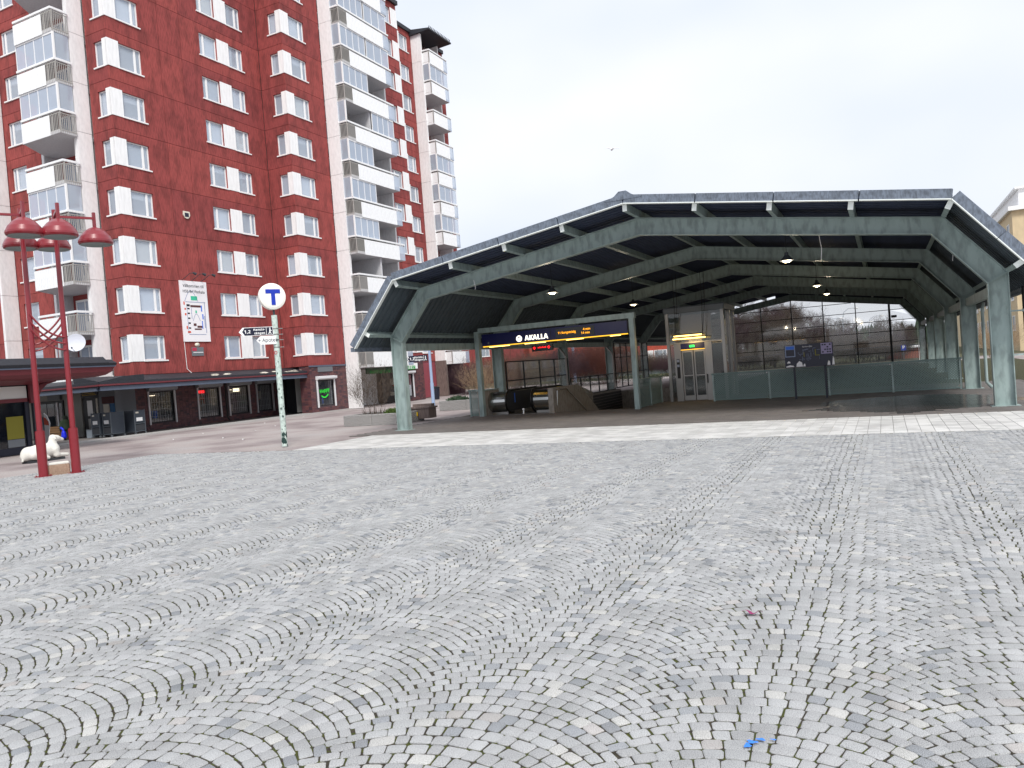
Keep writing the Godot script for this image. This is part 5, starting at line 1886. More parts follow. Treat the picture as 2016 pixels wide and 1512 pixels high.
# ---------------------------------------------------------------- street things
func metro_pole() -> void:
	var at := Vector3(-16.96, 0, -18.17)
	var P := thing("metro_sign", "round white metro sign with blue T on a peeling green pole", "sign", at)
	var toward := atan2(0.0 - at.x, 0.0 - at.z)    # turned to the square
	var t := Transform3D(Basis(Vector3.UP, toward), at)
	var po := MB.new()
	po.tube([Vector3(0, 0, 0), Vector3(0, 4.1, 0)], [0.088, 0.088], 20)
	wobj("pole", po, M.pole_green, P, t)
	var ba := MB.new()
	var rg := RandomNumberGenerator.new()
	rg.seed = 12
	# bare patches where the paint has come off: irregular flakes hugging the pole
	for i in 46:
		var y := rg.randf_range(0.3, 2.6)
		if i < 12:
			y = rg.randf_range(0.0, 0.42)
		elif i > 40:
			y = rg.randf_range(2.6, 3.2)
		var a := rg.randf_range(-1.4, 1.6)
		var hw := rg.randf_range(0.04, 0.22)
		var hh := rg.randf_range(0.015, 0.06)
		if i < 12:
			hw = rg.randf_range(0.3, 0.8)
			hh = rg.randf_range(0.05, 0.1)
		for j in 5:
			var a0 := a + hw * (j / 2.5 - 1.0)
			var a1 := a + hw * ((j + 1) / 2.5 - 1.0)
			var k0 := hh * (1.0 - absf(j / 2.5 - 1.0) * 0.6) * rg.randf_range(0.6, 1.2)
			var e0 := Vector3(sin(a0), 0, cos(a0)) * 0.0895
			var e1 := Vector3(sin(a1), 0, cos(a1)) * 0.0895
			ba.quad(e0 + Vector3(0, y - k0, 0), e1 + Vector3(0, y - k0, 0), e1 + Vector3(0, y + k0, 0), e0 + Vector3(0, y + k0, 0), e0 + e1)
	wobj("bare_patches", ba, M.pole_bare, P, t)
	var nk := MB.new()
	nk.tube([Vector3(0, 4.08, 0), Vector3(0, 4.3, 0)], [0.035, 0.035], 12)
	wobj("neck", nk, M.dark_grey, P, t)
	for y in [3.33, 3.5, 3.68, 3.1]:
		var cl := MB.new()
		cl.tube([Vector3(0, y - 0.015, 0), Vector3(0, y + 0.015, 0)], [0.096, 0.096], 18)
		cl.box(Vector3(0.09, y - 0.012, -0.012), Vector3(0.22, y + 0.012, 0.012))
		wobj("clamp", cl, M.stainless_dull, P, t)
	# the round light box
	var f := Transform3D(Basis(Vector3.UP, 0.28) * Basis(Vector3(1, 0, 0), PI / 2), Vector3(-0.02, 4.68, 0))
	var di := MB.new()
	di.lathe([Vector2(0, -0.13), Vector2(0.33, -0.13), Vector2(0.4, -0.1), Vector2(0.415, -0.05), Vector2(0.415, 0.05), Vector2(0.4, 0.1), Vector2(0.33, 0.125), Vector2(0.15, 0.135), Vector2(0, 0.137)], f, 40)
	wobj("light_box", di, tagm("t_white", Color(0.96, 0.95, 0.92)), P, t)
	var g := Transform3D(Basis(Vector3.UP, 0.28), Vector3(-0.02, 4.68, 0))
	var le := MB.new()
	le.obox(g * Transform3D(Basis.IDENTITY, Vector3(0, 0.15, 0.133)), Vector3(0.45, 0.13, 0.02))
	le.obox(g * Transform3D(Basis.IDENTITY, Vector3(0, -0.09, 0.133)), Vector3(0.125, 0.36, 0.02))
	wobj("letter", le, M.t_blue, P, t)
	# finger signs
	var s1 := Transform3D(Basis(Vector3.UP, 0.1), Vector3(-0.06, 3.62, 0.05))
	var a1 := MB.new()
	a1.prism(PackedVector2Array([Vector2(-1.02, 0), Vector2(-0.9, 0.13), Vector2(0, 0.13), Vector2(0, -0.13), Vector2(-0.9, -0.13)]), s1, -0.012, 0.012)
	wobj("finger_sign", a1, M.plain_white, P, t)
	var a1b := MB.new()
	a1b.prism(PackedVector2Array([Vector2(-0.92, 0), Vector2(-0.85, 0.115), Vector2(-0.02, 0.115), Vector2(-0.02, -0.115), Vector2(-0.85, -0.115)]), s1, 0.013, 0.016)
	wobj("sign_face", a1b, M.way_blue, P, t)
	lettering("1,2", 0.1, M.plain_white, P, t * s1 * Transform3D(Basis.IDENTITY, Vector3(-0.77, 0.0, 0.02)), true, 0.004)
	lettering("Hansta-", 0.068, M.plain_white, P, t * s1 * Transform3D(Basis.IDENTITY, Vector3(-0.42, 0.055, 0.02)), true, 0.004)
	lettering("skogen", 0.068, M.plain_white, P, t * s1 * Transform3D(Basis.IDENTITY, Vector3(-0.41, -0.055, 0.02)), true, 0.004)
	var wk := MB.new()
	wk.obox(s1 * Transform3D(Basis.IDENTITY, Vector3(-0.21, 0, 0.019)), Vector3(0.012, 0.23, 0.004))
	wk.ball(s1 * Vector3(-0.1, 0.075, 0.019), Vector3(0.022, 0.022, 0.006), 8, 6)
	wk.bar(s1 * Vector3(-0.1, 0.05, 0.019), s1 * Vector3(-0.105, -0.02, 0.019), 0.035, 0.006, Vector3(0, 0, 1))
	wk.bar(s1 * Vector3(-0.105, -0.02, 0.019), s1 * Vector3(-0.07, -0.095, 0.019), 0.02, 0.006, Vector3(0, 0, 1))
	wk.bar(s1 * Vector3(-0.105, -0.02, 0.019), s1 * Vector3(-0.15, -0.095, 0.019), 0.02, 0.006, Vector3(0, 0, 1))
	wk.bar(s1 * Vector3(-0.1, 0.04, 0.019), s1 * Vector3(-0.05, 0.0, 0.019), 0.016, 0.006, Vector3(0, 0, 1))
	wobj("walker_symbol", wk, M.plain_white, P, t)
	var s2 := Transform3D(Basis(Vector3.UP, 0.25), Vector3(0.0, 3.33, 0.09))
	var a2 := MB.new()
	a2.prism(PackedVector2Array([Vector2(-0.6, 0), Vector2(-0.47, 0.13), Vector2(0, 0.13), Vector2(0, -0.13), Vector2(-0.47, -0.13)]), s2, -0.012, 0.012)
	wobj("finger_sign", a2, M.plain_white, P, t)
	lettering("+ Apotek", 0.11, M.way_blue, P, t * s2 * Transform3D(Basis.IDENTITY, Vector3(-0.25, 0, 0.016)), false, 0.004)
	var st := MB.new()
	st.lathe([Vector2(0.035, 0), Vector2(0.055, 0), Vector2(0.055, 0.004), Vector2(0.035, 0.004)], Transform3D(Basis(Vector3.UP, -0.5) * Basis(Vector3(1, 0, 0), PI / 2), Vector3(-0.045, 2.93, 0.08)), 16)
	wobj("sticker", st, M.red_glow if false else tagm("sticker_red", Color(0.7, 0.25, 0.3)), P, t)


func way_pole() -> void:
	var at := Vector3(-19.83, 0, -31.6)
	var P := thing("sign_post", "pale blue post with dark footpath sign beyond the green column", "sign", at)
	var t := Transform3D(Basis.IDENTITY, at)
	var po := MB.new()
	po.tube([Vector3(0, 0, 0), Vector3(0, 1.5, 0), Vector3(0, 1.52, 0), Vector3(0, 6.0, 0)], [0.085, 0.085, 0.07, 0.06], 16)
	wobj("pole", po, M.pole_blue, P, t)
	var s := Transform3D(Basis(Vector3.UP, 0.35), Vector3(-0.1, 2.73, 0.05))
	var a := MB.new()
	a.prism(PackedVector2Array([Vector2(-1.05, 0), Vector2(-0.93, 0.15), Vector2(0, 0.15), Vector2(0, -0.15), Vector2(-0.93, -0.15)]), s, -0.012, 0.012)
	wobj("finger_sign", a, M.way_blue, P, t)
	lettering("1,2", 0.13, M.plain_white, P, t * s * Transform3D(Basis.IDENTITY, Vector3(-0.77, 0, 0.02)), true, 0.004)
	lettering("Hansta-", 0.09, M.plain_white, P, t * s * Transform3D(Basis.IDENTITY, Vector3(-0.43, 0.06, 0.02)), true, 0.004)
	lettering("skogen", 0.09, M.plain_white, P, t * s * Transform3D(Basis.IDENTITY, Vector3(-0.43, -0.06, 0.02)), true, 0.004)
	var ch := MB.new()
	ch.bar(s * Vector3(-0.92, 0.11, 0.016), s * Vector3(-1.0, 0, 0.016), 0.03, 0.005, Vector3(0, 0, 1))
	ch.bar(s * Vector3(-1.0, 0, 0.016), s * Vector3(-0.92, -0.11, 0.016), 0.03, 0.005, Vector3(0, 0, 1))
	wobj("arrow_symbol", ch, M.plain_white, P, t)
	ch = MB.new()
	ch.obox(s * Transform3D(Basis.IDENTITY, Vector3(-0.19, 0, 0.016)), Vector3(0.012, 0.28, 0.005))
	wobj("divider_line", ch, M.plain_white, P, t)
	ch = MB.new()
	ch.bar(s * Vector3(-0.1, 0.1, 0.016), s * Vector3(-0.1, -0.02, 0.016), 0.04, 0.005, Vector3(0, 0, 1))
	ch.bar(s * Vector3(-0.1, -0.02, 0.016), s * Vector3(-0.05, -0.11, 0.016), 0.025, 0.005, Vector3(0, 0, 1))
	ch.bar(s * Vector3(-0.1, -0.02, 0.016), s * Vector3(-0.15, -0.11, 0.016), 0.025, 0.005, Vector3(0, 0, 1))
	wobj("walker_symbol", ch, M.plain_white, P, t)


func street_lamps() -> void:
	var a := Vector3(-19.87, 0, -12.39)
	var b := Vector3(-19.51, 0, -13.05)
	var along := (b - a).normalized()
	var across := Vector3(-along.z, 0, along.x)
	if across.x < 0:
		across = -across
	var labels := ["red lamp post with shades, its outer arm away from the granite step block", "red lamp post with shades, next to the T sign side of the block"]
	labels = ["tall red lamp post whose side arm points away from its twin, by the kiosk", "tall red lamp post whose side arm points towards the red block"]
	for i in 2:
		var at: Vector3 = [a, b][i]
		var L := thing("street_lamp", labels[i], "street lamp", at, 0.0, "pair of red lamp posts")
		var po := MB.new()
		po.tube([Vector3(0, 0, 0), Vector3(0, 1.17, 0), Vector3(0, 1.2, 0), Vector3(0, 1.2, 0)], [0.115, 0.115, 0.1, 0.07], 20)
		po.lathe([Vector2(0.0, 0.015), Vector2(0.21, 0.015), Vector2(0.21, 0.0)], Transform3D.IDENTITY, 20)
		for q in 4:
			var an := PI / 4 + q * PI / 2
			po.tube([Vector3(cos(an) * 0.17, 0, sin(an) * 0.17), Vector3(cos(an) * 0.17, 0.04, sin(an) * 0.17)], [0.018, 0.018], 6)
		obj("foot", po, M.lamp_red, L)
		var pm := MB.new()
		pm.tube([Vector3(0, 1.2, 0), Vector3(0, 4.0, 0), Vector3(0, 7.0, 0)], [0.07, 0.065, 0.055], 18)
		obj("pole", pm, M.lamp_red, L)
		var dirs := [across, -across, (-along if i == 0 else along)]
		for d: Vector3 in dirs:
			var arm := MB.new()
			arm.bar(Vector3(0, 6.82, 0), d * 0.93 + Vector3(0, 6.82, 0), 0.06, 0.06)
			arm.bar(d * 0.93 + Vector3(0, 6.98, 0), d * 0.93 + Vector3(0, 6.55, 0), 0.065, 0.065)
			var A := obj("arm", arm, M.lamp_red, L)
			var sh := MB.new()
			var st := Transform3D(Basis.IDENTITY, d * 0.93 + Vector3(0, 6.12, 0))
			sh.lathe([Vector2(0.0, 0.46), Vector2(0.06, 0.455), Vector2(0.15, 0.42), Vector2(0.27, 0.33), Vector2(0.37, 0.21), Vector2(0.425, 0.09), Vector2(0.43, 0.04), Vector2(0.415, 0.0), Vector2(0.39, -0.02)], st, 36)
			obj("shade", sh, M.lamp_red, A)
			var un := MB.new()
			un.lathe([Vector2(0.39, -0.02), Vector2(0.34, 0.03), Vector2(0.2, 0.08), Vector2(0.0, 0.1)], st, 30)
			obj("diffuser", un, M.lamp_inside, A)
		# curved rods between the two posts, three rising each way
		for r in 3:
			var y0 := 4.24 - 0.2 * r
			var y1 := 3.62 - 0.17 * r
			var pts := []
			var rad := []
			var from := Vector3.ZERO
			var to: Vector3 = (b - a) if i == 0 else (a - b)
			for q in 13:
				var s := q / 12.0
				var y := y1 + (y0 - y1) * pow(1.0 - s, 2.0)
				pts.append(from.lerp(to, s) + Vector3(0, y, 0) + across * (0.07 if i == 0 else -0.03))
				rad.append(0.024)
			var rod := MB.new()
			rod.tube(pts, rad, 8)
			obj("curved_rod", rod, M.lamp_red, L)
	# stone block between the posts
	var S_ := thing("stone_block", "small exposed pebble concrete block with white top between the lamp posts", "block", Vector3(-19.75, 0, -12.9))
	var t := Transform3D(Basis(along, Vector3.UP, along.cross(Vector3.UP)), Vector3(-19.87, 0, -12.82))
	var bl := MB.new()
	bl.cbox(Vector3(-0.32, -0.02, -0.18), Vector3(0.24, 0.27, 0.18), 0.025)
	wobj("block", bl, M.pebble_concrete, S_, t)
	var tp := MB.new()
	tp.cbox(Vector3(-0.31, 0.271, -0.17), Vector3(0.23, 0.32, 0.17), 0.015)
	wobj("top_slab", tp, M.sculpture_stone, S_, t)


func sculpture() -> void:
	# a lying lamb of pale stone; it looks along -Z
	var P := thing("animal_sculpture", "white stone sculpture of a lying animal with raised head on the asphalt", "sculpture", Vector3(-25.65, 0, -16.05))
	var b := []
	# trunk (z runs from the rump +0.62 to the chest -0.45)
	b.append([Vector3(0, 0.27, 0.5), Vector3(0, 0.3, 0.15), 0.23, 0.25])
	b.append([Vector3(0, 0.3, 0.15), Vector3(0, 0.33, -0.3), 0.25, 0.24])
	b.append([Vector3(0, 0.3, 0.5), Vector3(0, 0.2, 0.62), 0.2, 0.14])
	# neck and head
	b.append([Vector3(0, 0.42, -0.3), Vector3(0, 0.66, -0.36), 0.17, 0.115])
	b.append([Vector3(0, 0.72, -0.36), Vector3(0, 0.7, -0.5), 0.115, 0.095])
	b.append([Vector3(0, 0.7, -0.5), Vector3(0, 0.64, -0.68), 0.09, 0.06])
	# ears
	b.append([Vector3(0.09, 0.76, -0.36), Vector3(0.15, 0.68, -0.37), 0.035, 0.022])
	b.append([Vector3(-0.09, 0.76, -0.36), Vector3(-0.15, 0.68, -0.37), 0.035, 0.022])
	for s in [-1, 1]:
		# haunch and hind leg folded forward
		b.append([Vector3(0.17 * s, 0.22, 0.45), Vector3(0.2 * s, 0.17, 0.2), 0.15, 0.12])
		b.append([Vector3(0.22 * s, 0.14, 0.25), Vector3(0.23 * s, 0.09, -0.02), 0.08, 0.06])
		# shoulder and folded fore leg
		b.append([Vector3(0.16 * s, 0.3, -0.28), Vector3(0.2 * s, 0.16, -0.34), 0.13, 0.09])
		b.append([Vector3(0.2 * s, 0.14, -0.3), Vector3(0.16 * s, 0.11, -0.72), 0.075, 0.06])
	# tail
	b.append([Vector3(0.03, 0.26, 0.66), Vector3(0.05, 0.06, 0.74), 0.06, 0.035])
	obj("figure", body(b, 0.022, 0.045), M.sculpture_stone, P)
	var pl := MB.new()
	pl.box(Vector3(-0.22, -0.03, -0.6), Vector3(0.22, 0.05, 0.6))
	obj("plinth", pl, M.dark_grey, P)


func kiosk() -> void:
	var K := thing("kiosk", "low dark kiosk with flared maroon eaves and a black roof", "building", Vector3(-33, 0, -14))
	var wx := -30.7
	var zf := -18.9
	# walls
	var w := MB.new()
	w.box(Vector3(-40, 0, zf), Vector3(-39.8, 2.9, 2)); w.box(Vector3(-40, 0, zf - 0.1), Vector3(wx - 0.3, 2.9, zf + 0.1))
	wobj("wall", w, M.dark_blue, K)
	wobj("white_band", boxm(Vector3(wx - 0.35, 2.2, zf + 0.15), Vector3(wx, 2.68, 2)), tagm("band_white", Color(0.82, 0.82, 0.8)), K)
	wobj("lower_band", boxm(Vector3(wx - 0.3, 2.05, zf + 0.15), Vector3(wx + 0.03, 2.197, 2)), M.maroon_board, K)
	wobj("inner_wall", boxm(Vector3(wx - 2.2, 0, zf + 0.1), Vector3(wx - 2.1, 2.3, 2)), M.inner_plaster, K)
	wobj("plinth", boxm(Vector3(wx - 0.1, 0, zf + 0.2), Vector3(wx, 0.28, 2)), M.dark_blue, K)
	for i in 7:
		var z := zf + 0.2 + i * 1.5
		wobj("post", boxm(Vector3(wx - 0.12, 0.28, z - 0.06), Vector3(wx + 0.01, 2.05, z + 0.06)), M.dark_blue, K)
		wobj("pane", boxm(Vector3(wx - 0.06, 0.28, z + 0.06), Vector3(wx - 0.05, 2.05, z + 1.44)), M.dark_glass, K)
	wobj("poster", boxm(Vector3(wx - 0.045, 0.62, zf + 0.35), Vector3(wx - 0.035, 1.5, zf + 1.0)), M.olive, K)
	wobj("poster", boxm(Vector3(wx - 0.045, 0.3, zf + 0.35), Vector3(wx - 0.035, 0.6, zf + 1.0)), M.mid_grey, K)
	# flared soffit: profile swept round the corner of the eaves
	var prof := [Vector2(0.0, 2.05), Vector2(0.03, 2.3), Vector2(0.12, 2.52), Vector2(0.3, 2.7), Vector2(0.6, 2.8), Vector2(1.0, 2.84), Vector2(1.9, 2.86), Vector2(2.2, 2.92), Vector2(2.4, 3.05), Vector2(2.48, 3.25)]
	var so := MB.new()
	# boards along the +X side (run along z) and along the -Z side
	for i in prof.size() - 1:
		var a: Vector2 = prof[i]
		var b: Vector2 = prof[i + 1]
		var fa := a.x * 0.72
		var fb := b.x * 0.72
		# +X side, level over the white band
		var ha := maxf(a.y, 2.72 + 0.1 * minf(a.x, 1.0))
		var hb := maxf(b.y, 2.72 + 0.1 * minf(b.x, 1.0))
		so.quad(Vector3(wx + fa, ha, 2), Vector3(wx + fb, hb, 2), Vector3(wx + fb, hb, zf - b.x), Vector3(wx + fa, ha, zf - a.x), Vector3(0.5, -1, 0))
		# -Z side
		so.quad(Vector3(wx + fa, a.y, zf - a.x), Vector3(wx + fb, b.y, zf - b.x), Vector3(-40, b.y, zf - b.x), Vector3(-40, a.y, zf - a.x), Vector3(0, -1, -0.5))
	wobj("soffit", so, M.maroon_board, K)
	var rf := MB.new()
	var ex := wx + 2.48 * 0.72
	var ez := zf - 2.48
	rf.box(Vector3(-40.4, 3.25, ez - 0.04), Vector3(ex + 0.04, 3.31, 2))
	wobj("gutter", rf, M.steel_beam, K)
	var r2 := MB.new()
	r2.prism(PackedVector2Array([Vector2(ex + 0.06, 3.312), Vector2(ex + 0.1, 3.42), Vector2(ex - 0.25, 3.68), Vector2(-39.0, 3.72), Vector2(-40.3, 3.4), Vector2(-40.3, 3.312)]), Transform3D.IDENTITY, ez + 0.3, 2)
	r2.prism(PackedVector2Array([Vector2(ex + 0.06, 3.312), Vector2(ex + 0.1, 3.4), Vector2(ex - 0.25, 3.56), Vector2(-39.0, 3.6), Vector2(-40.3, 3.38), Vector2(-40.3, 3.312)]), Transform3D.IDENTITY, ez - 0.06, ez + 0.3)
	wobj("roof", r2, M.roof_black, K)
	# curved bracket at the corner
	var br := MB.new()
	br.prism(PackedVector2Array([Vector2(-zf - 0.1, 1.98), Vector2(-zf + 0.22, 1.98), Vector2(-zf + 0.24, 2.2), Vector2(-zf + 0.36, 2.48), Vector2(-zf + 0.62, 2.7), Vector2(-zf + 1.0, 2.79), Vector2(-zf + 1.0, 2.86), Vector2(-zf - 0.1, 2.86)]), Transform3D(Basis(Vector3(0, 0, -1), Vector3.UP, Vector3(1, 0, 0)), Vector3.ZERO), wx + 0.02, wx + 0.16)
	wobj("bracket", br, M.maroon_board, K)
	wobj("bracket_bolts", boxm(Vector3(wx + 0.161, 1.99, zf - 0.16), Vector3(wx + 0.17, 2.06, zf - 0.02)), M.plain_white, K)
	wobj("post", boxm(Vector3(wx - 0.02, 0, zf - 0.18), Vector3(wx + 0.12, 1.98, zf)), M.dark_grey, K)
	wobj("light_fitting", boxm(Vector3(wx + 0.5, 2.765, -16.8), Vector3(wx + 0.62, 2.79, -15.9)), M.mid_grey, K)


func cart(at: Vector3, turn: float, label: String) -> void:
	var C := thing("roll_container", label, "container", at, turn, "grey roll containers by the shop doors")
	for x in [-0.3, 0.3]:
		for z in [-0.36, 0.36]:
			obj("post", boxm(Vector3(x - 0.02, 0.14, z - 0.02), Vector3(x + 0.02, 1.26, z + 0.02)), M.cart_grey, C)
			var wl := MB.new()
			wl.tube([Vector3(x - 0.02, 0.05, z), Vector3(x + 0.02, 0.05, z)], [0.055, 0.055], 12)
			obj("wheel", wl, M.mid_grey, C)
			obj("fork", boxm(Vector3(x - 0.03, 0.05, z - 0.02), Vector3(x - 0.022, 0.14, z + 0.02)), M.cart_grey, C)
	obj("base", boxm(Vector3(-0.32, 0.14, -0.38), Vector3(0.32, 0.18, 0.38)), M.cart_grey, C)
	obj("side_panel", boxm(Vector3(0.305, 0.18, -0.34), Vector3(0.315, 1.24, 0.34)), M.cart_panel, C)
	obj("side_panel", boxm(Vector3(-0.315, 0.18, -0.34), Vector3(-0.305, 1.24, 0.34)), M.cart_panel, C)
	obj("end_panel", boxm(Vector3(-0.28, 0.62, 0.365), Vector3(0.28, 1.24, 0.375)), M.cart_panel, C)
	obj("end_panel", boxm(Vector3(-0.28, 0.2, 0.362), Vector3(0.28, 0.5, 0.368)), M.dark_grey, C)
	obj("notice", boxm(Vector3(-0.2, 0.68, 0.376), Vector3(0.16, 0.86, 0.38)), M.plain_white, C)
	obj("notice", boxm(Vector3(-0.22, 1.08, 0.376), Vector3(-0.05, 1.16, 0.38)), M.blind_cream, C)
	obj("cross_bar", boxm(Vector3(-0.3, 0.54, 0.36), Vector3(0.3, 0.58, 0.38)), M.cart_grey, C)


func shop_things() -> void:
	cart(Vector3(-36.05, 0, -25.7), 0.0, "grey roll container beside the shop door, first of two in line")
	cart(Vector3(-35.3, 0, -25.78), 0.0, "grey roll container with notices, second from the shop door")
	cart(Vector3(-34.95, 0, -26.75), PI / 2, "grey roll container turned sideways behind the pair at the corner")
	cart(Vector3(-39.9, 0, -25.2), 0.0, "grey roll container standing alone next to the wooden crates")
	var C := thing("paper_box", "pale grey box on the paving beside the roll containers", "box", Vector3(-36.75, 0, -25.6))
	obj("box_side", boxm(Vector3(-0.22, 0, -0.16), Vector3(0.22, 0.42, 0.16)), M.blind_grey, C)
	obj("lid", boxm(Vector3(-0.23, 0.42, -0.17), Vector3(0.23, 0.45, 0.17)), M.mid_grey, C)
	for i in 2:
		var W := thing("wooden_crate", ["slatted wooden crate on the ground below another crate", "slatted wooden crate on top of another, beside the hooded person"][i], "crate", Vector3(-38.85, i * 0.36, -25.25), 0.1 * i, "stacked wooden crates")
		for s in 3:
			for q in [-0.29, 0.27]:
				obj("slat", boxm(Vector3(-0.4, 0.02 + s * 0.115, q), Vector3(0.4, 0.11 + s * 0.115, q + 0.02)), M.wood, W)
		for q in [-0.4, 0.36]:
			obj("end_board", boxm(Vector3(q, 0.01, -0.268), Vector3(q + 0.04, 0.35, 0.268)), M.wood, W)
		obj("bottom_board", boxm(Vector3(-0.355, 0.0, -0.265), Vector3(0.355, 0.02, 0.265)), M.wood, W)
	# person
	var P := thing("person", "small person in a dark green hooded jacket holding a blue bag", "person", Vector3(-37.75, 0, -24.9), 0.9)
	var b := []
	for s in [-1, 1]:
		b.append([Vector3(0.09 * s, 0.06, 0.06 * s), Vector3(0.09 * s, 0.36, 0.04 * s), 0.045, 0.06])
		b.append([Vector3(0.09 * s, 0.36, 0.04 * s), Vector3(0.08 * s, 0.66, 0), 0.06, 0.085])
		b.append([Vector3(0.09 * s, 0.035, 0.06 * s), Vector3(0.1 * s, 0.035, 0.06 * s + 0.13), 0.04, 0.032])
		b.append([Vector3(0.17 * s, 0.93, 0), Vector3(0.23 * s, 0.72, 0.03), 0.06, 0.052])
		b.append([Vector3(0.23 * s, 0.72, 0.03), Vector3(0.25 * s, 0.54, 0.13), 0.05, 0.035])
		b.append([Vector3(0.25 * s, 0.54, 0.13), Vector3(0.25 * s, 0.46, 0.16), 0.032, 0.024])
	b.append([Vector3(0, 0.62, 0), Vector3(0, 0.93, -0.01), 0.13, 0.14])
	b.append([Vector3(0, 0.95, 0), Vector3(0, 1.08, 0.02), 0.07, 0.06])
	b.append([Vector3(0, 1.1, 0.02), Vector3(0, 1.13, 0.03), 0.1, 0.1])
	obj("body", body(b, 0.018, 0.03), M.trouser_dark, P)
	var j := []
	j.append([Vector3(0, 0.6, 0), Vector3(0, 0.93, -0.01), 0.155, 0.165])
	j.append([Vector3(0, 1.0, -0.01), Vector3(0, 1.13, 0.0), 0.1, 0.125])
	for s in [-1, 1]:
		j.append([Vector3(0.17 * s, 0.93, 0), Vector3(0.23 * s, 0.72, 0.03), 0.08, 0.068])
		j.append([Vector3(0.23 * s, 0.72, 0.03), Vector3(0.25 * s, 0.55, 0.12), 0.066, 0.05])
	obj("hooded_jacket", body(j, 0.02, 0.04), M.hood_green, P)
	var G := thing("carrier_bag", "bright blue plastic bag hanging from the hooded person's hand", "bag", Vector3(-37.55, 0.08, -24.62))
	var g := []
	g.append([Vector3(0, 0.12, 0), Vector3(0, 0.3, 0), 0.13, 0.1])
	g.append([Vector3(0, 0.3, 0), Vector3(-0.04, 0.5, 0), 0.07, 0.025])
	g.append([Vector3(-0.02, 0.46, 0), Vector3(-0.14, 0.56, 0.02), 0.05, 0.06])
	obj("bag_film", body(g, 0.02, 0.04), M.bag_blue, G)
	# feather banner by the kiosk
	var F := thing("feather_banner", "narrow white edged advertising banner beside the kiosk corner", "banner", Vector3(-35.4, 0, -22.4))
	var bn := MB.new()
	bn.prism(PackedVector2Array([Vector2(-0.12, 0.1), Vector2(0.16, 0.05), Vector2(0.2, 0.6), Vector2(0.3, 1.0), Vector2(0.12, 1.35), Vector2(-0.12, 1.5)]), Transform3D.IDENTITY, -0.01, 0.01)
	obj("cloth", bn, M.plain_white, F)
	var bc := MB.new()
	bc.prism(PackedVector2Array([Vector2(-0.12, 0.95), Vector2(0.22, 0.9), Vector2(0.2, 1.08), Vector2(0.02, 1.25), Vector2(-0.12, 1.3)]), Transform3D.IDENTITY, 0.011, 0.014)
	obj("print", bc, M.orange_red, F)
	var bf := MB.new()
	bf.tube([Vector3(-0.14, 0, 0), Vector3(-0.14, 1.55, 0)], [0.015, 0.01], 8)
	obj("pole", bf, M.dark_grey, F)
	# dish on the lowest wing balcony
	var D := thing("satellite_dish", "grey satellite dish fixed to the lowest balcony of the red block", "satellite dish", Vector3(-37.05, 3.9, -25.55))
	var ds := MB.new()
	var dt := Transform3D(Basis(Vector3.UP, 0.75) * Basis(Vector3(1, 0, 0), PI / 2 - 0.25), Vector3(0, 1.0, 0.2))
	ds.lathe([Vector2(0, 0.0), Vector2(0.2, 0.018), Vector2(0.36, 0.06), Vector2(0.46, 0.1), Vector2(0.47, 0.095), Vector2(0.36, 0.045), Vector2(0.2, 0.005), Vector2(0.0, -0.02)], dt, 32)
	obj("reflector", ds, tagm("dish_grey", Color(0.8, 0.81, 0.85)), D)
	var da := MB.new()
	da.tube([Vector3(0, 0, 0), Vector3(0, 0.9, 0.1)], [0.025, 0.025], 8)
	obj("mast", da, M.mid_grey, D)
	var dl := MB.new()
	dl.tube([Vector3(0.05, 0.55, 0.3), Vector3(0.3, 0.72, 0.65)], [0.012, 0.012], 6)
	dl.ball(Vector3(0.3, 0.74, 0.65), Vector3(0.04, 0.05, 0.04), 8, 6)
	obj("feed_arm", dl, M.dark_grey, D)
	welcome_sign()


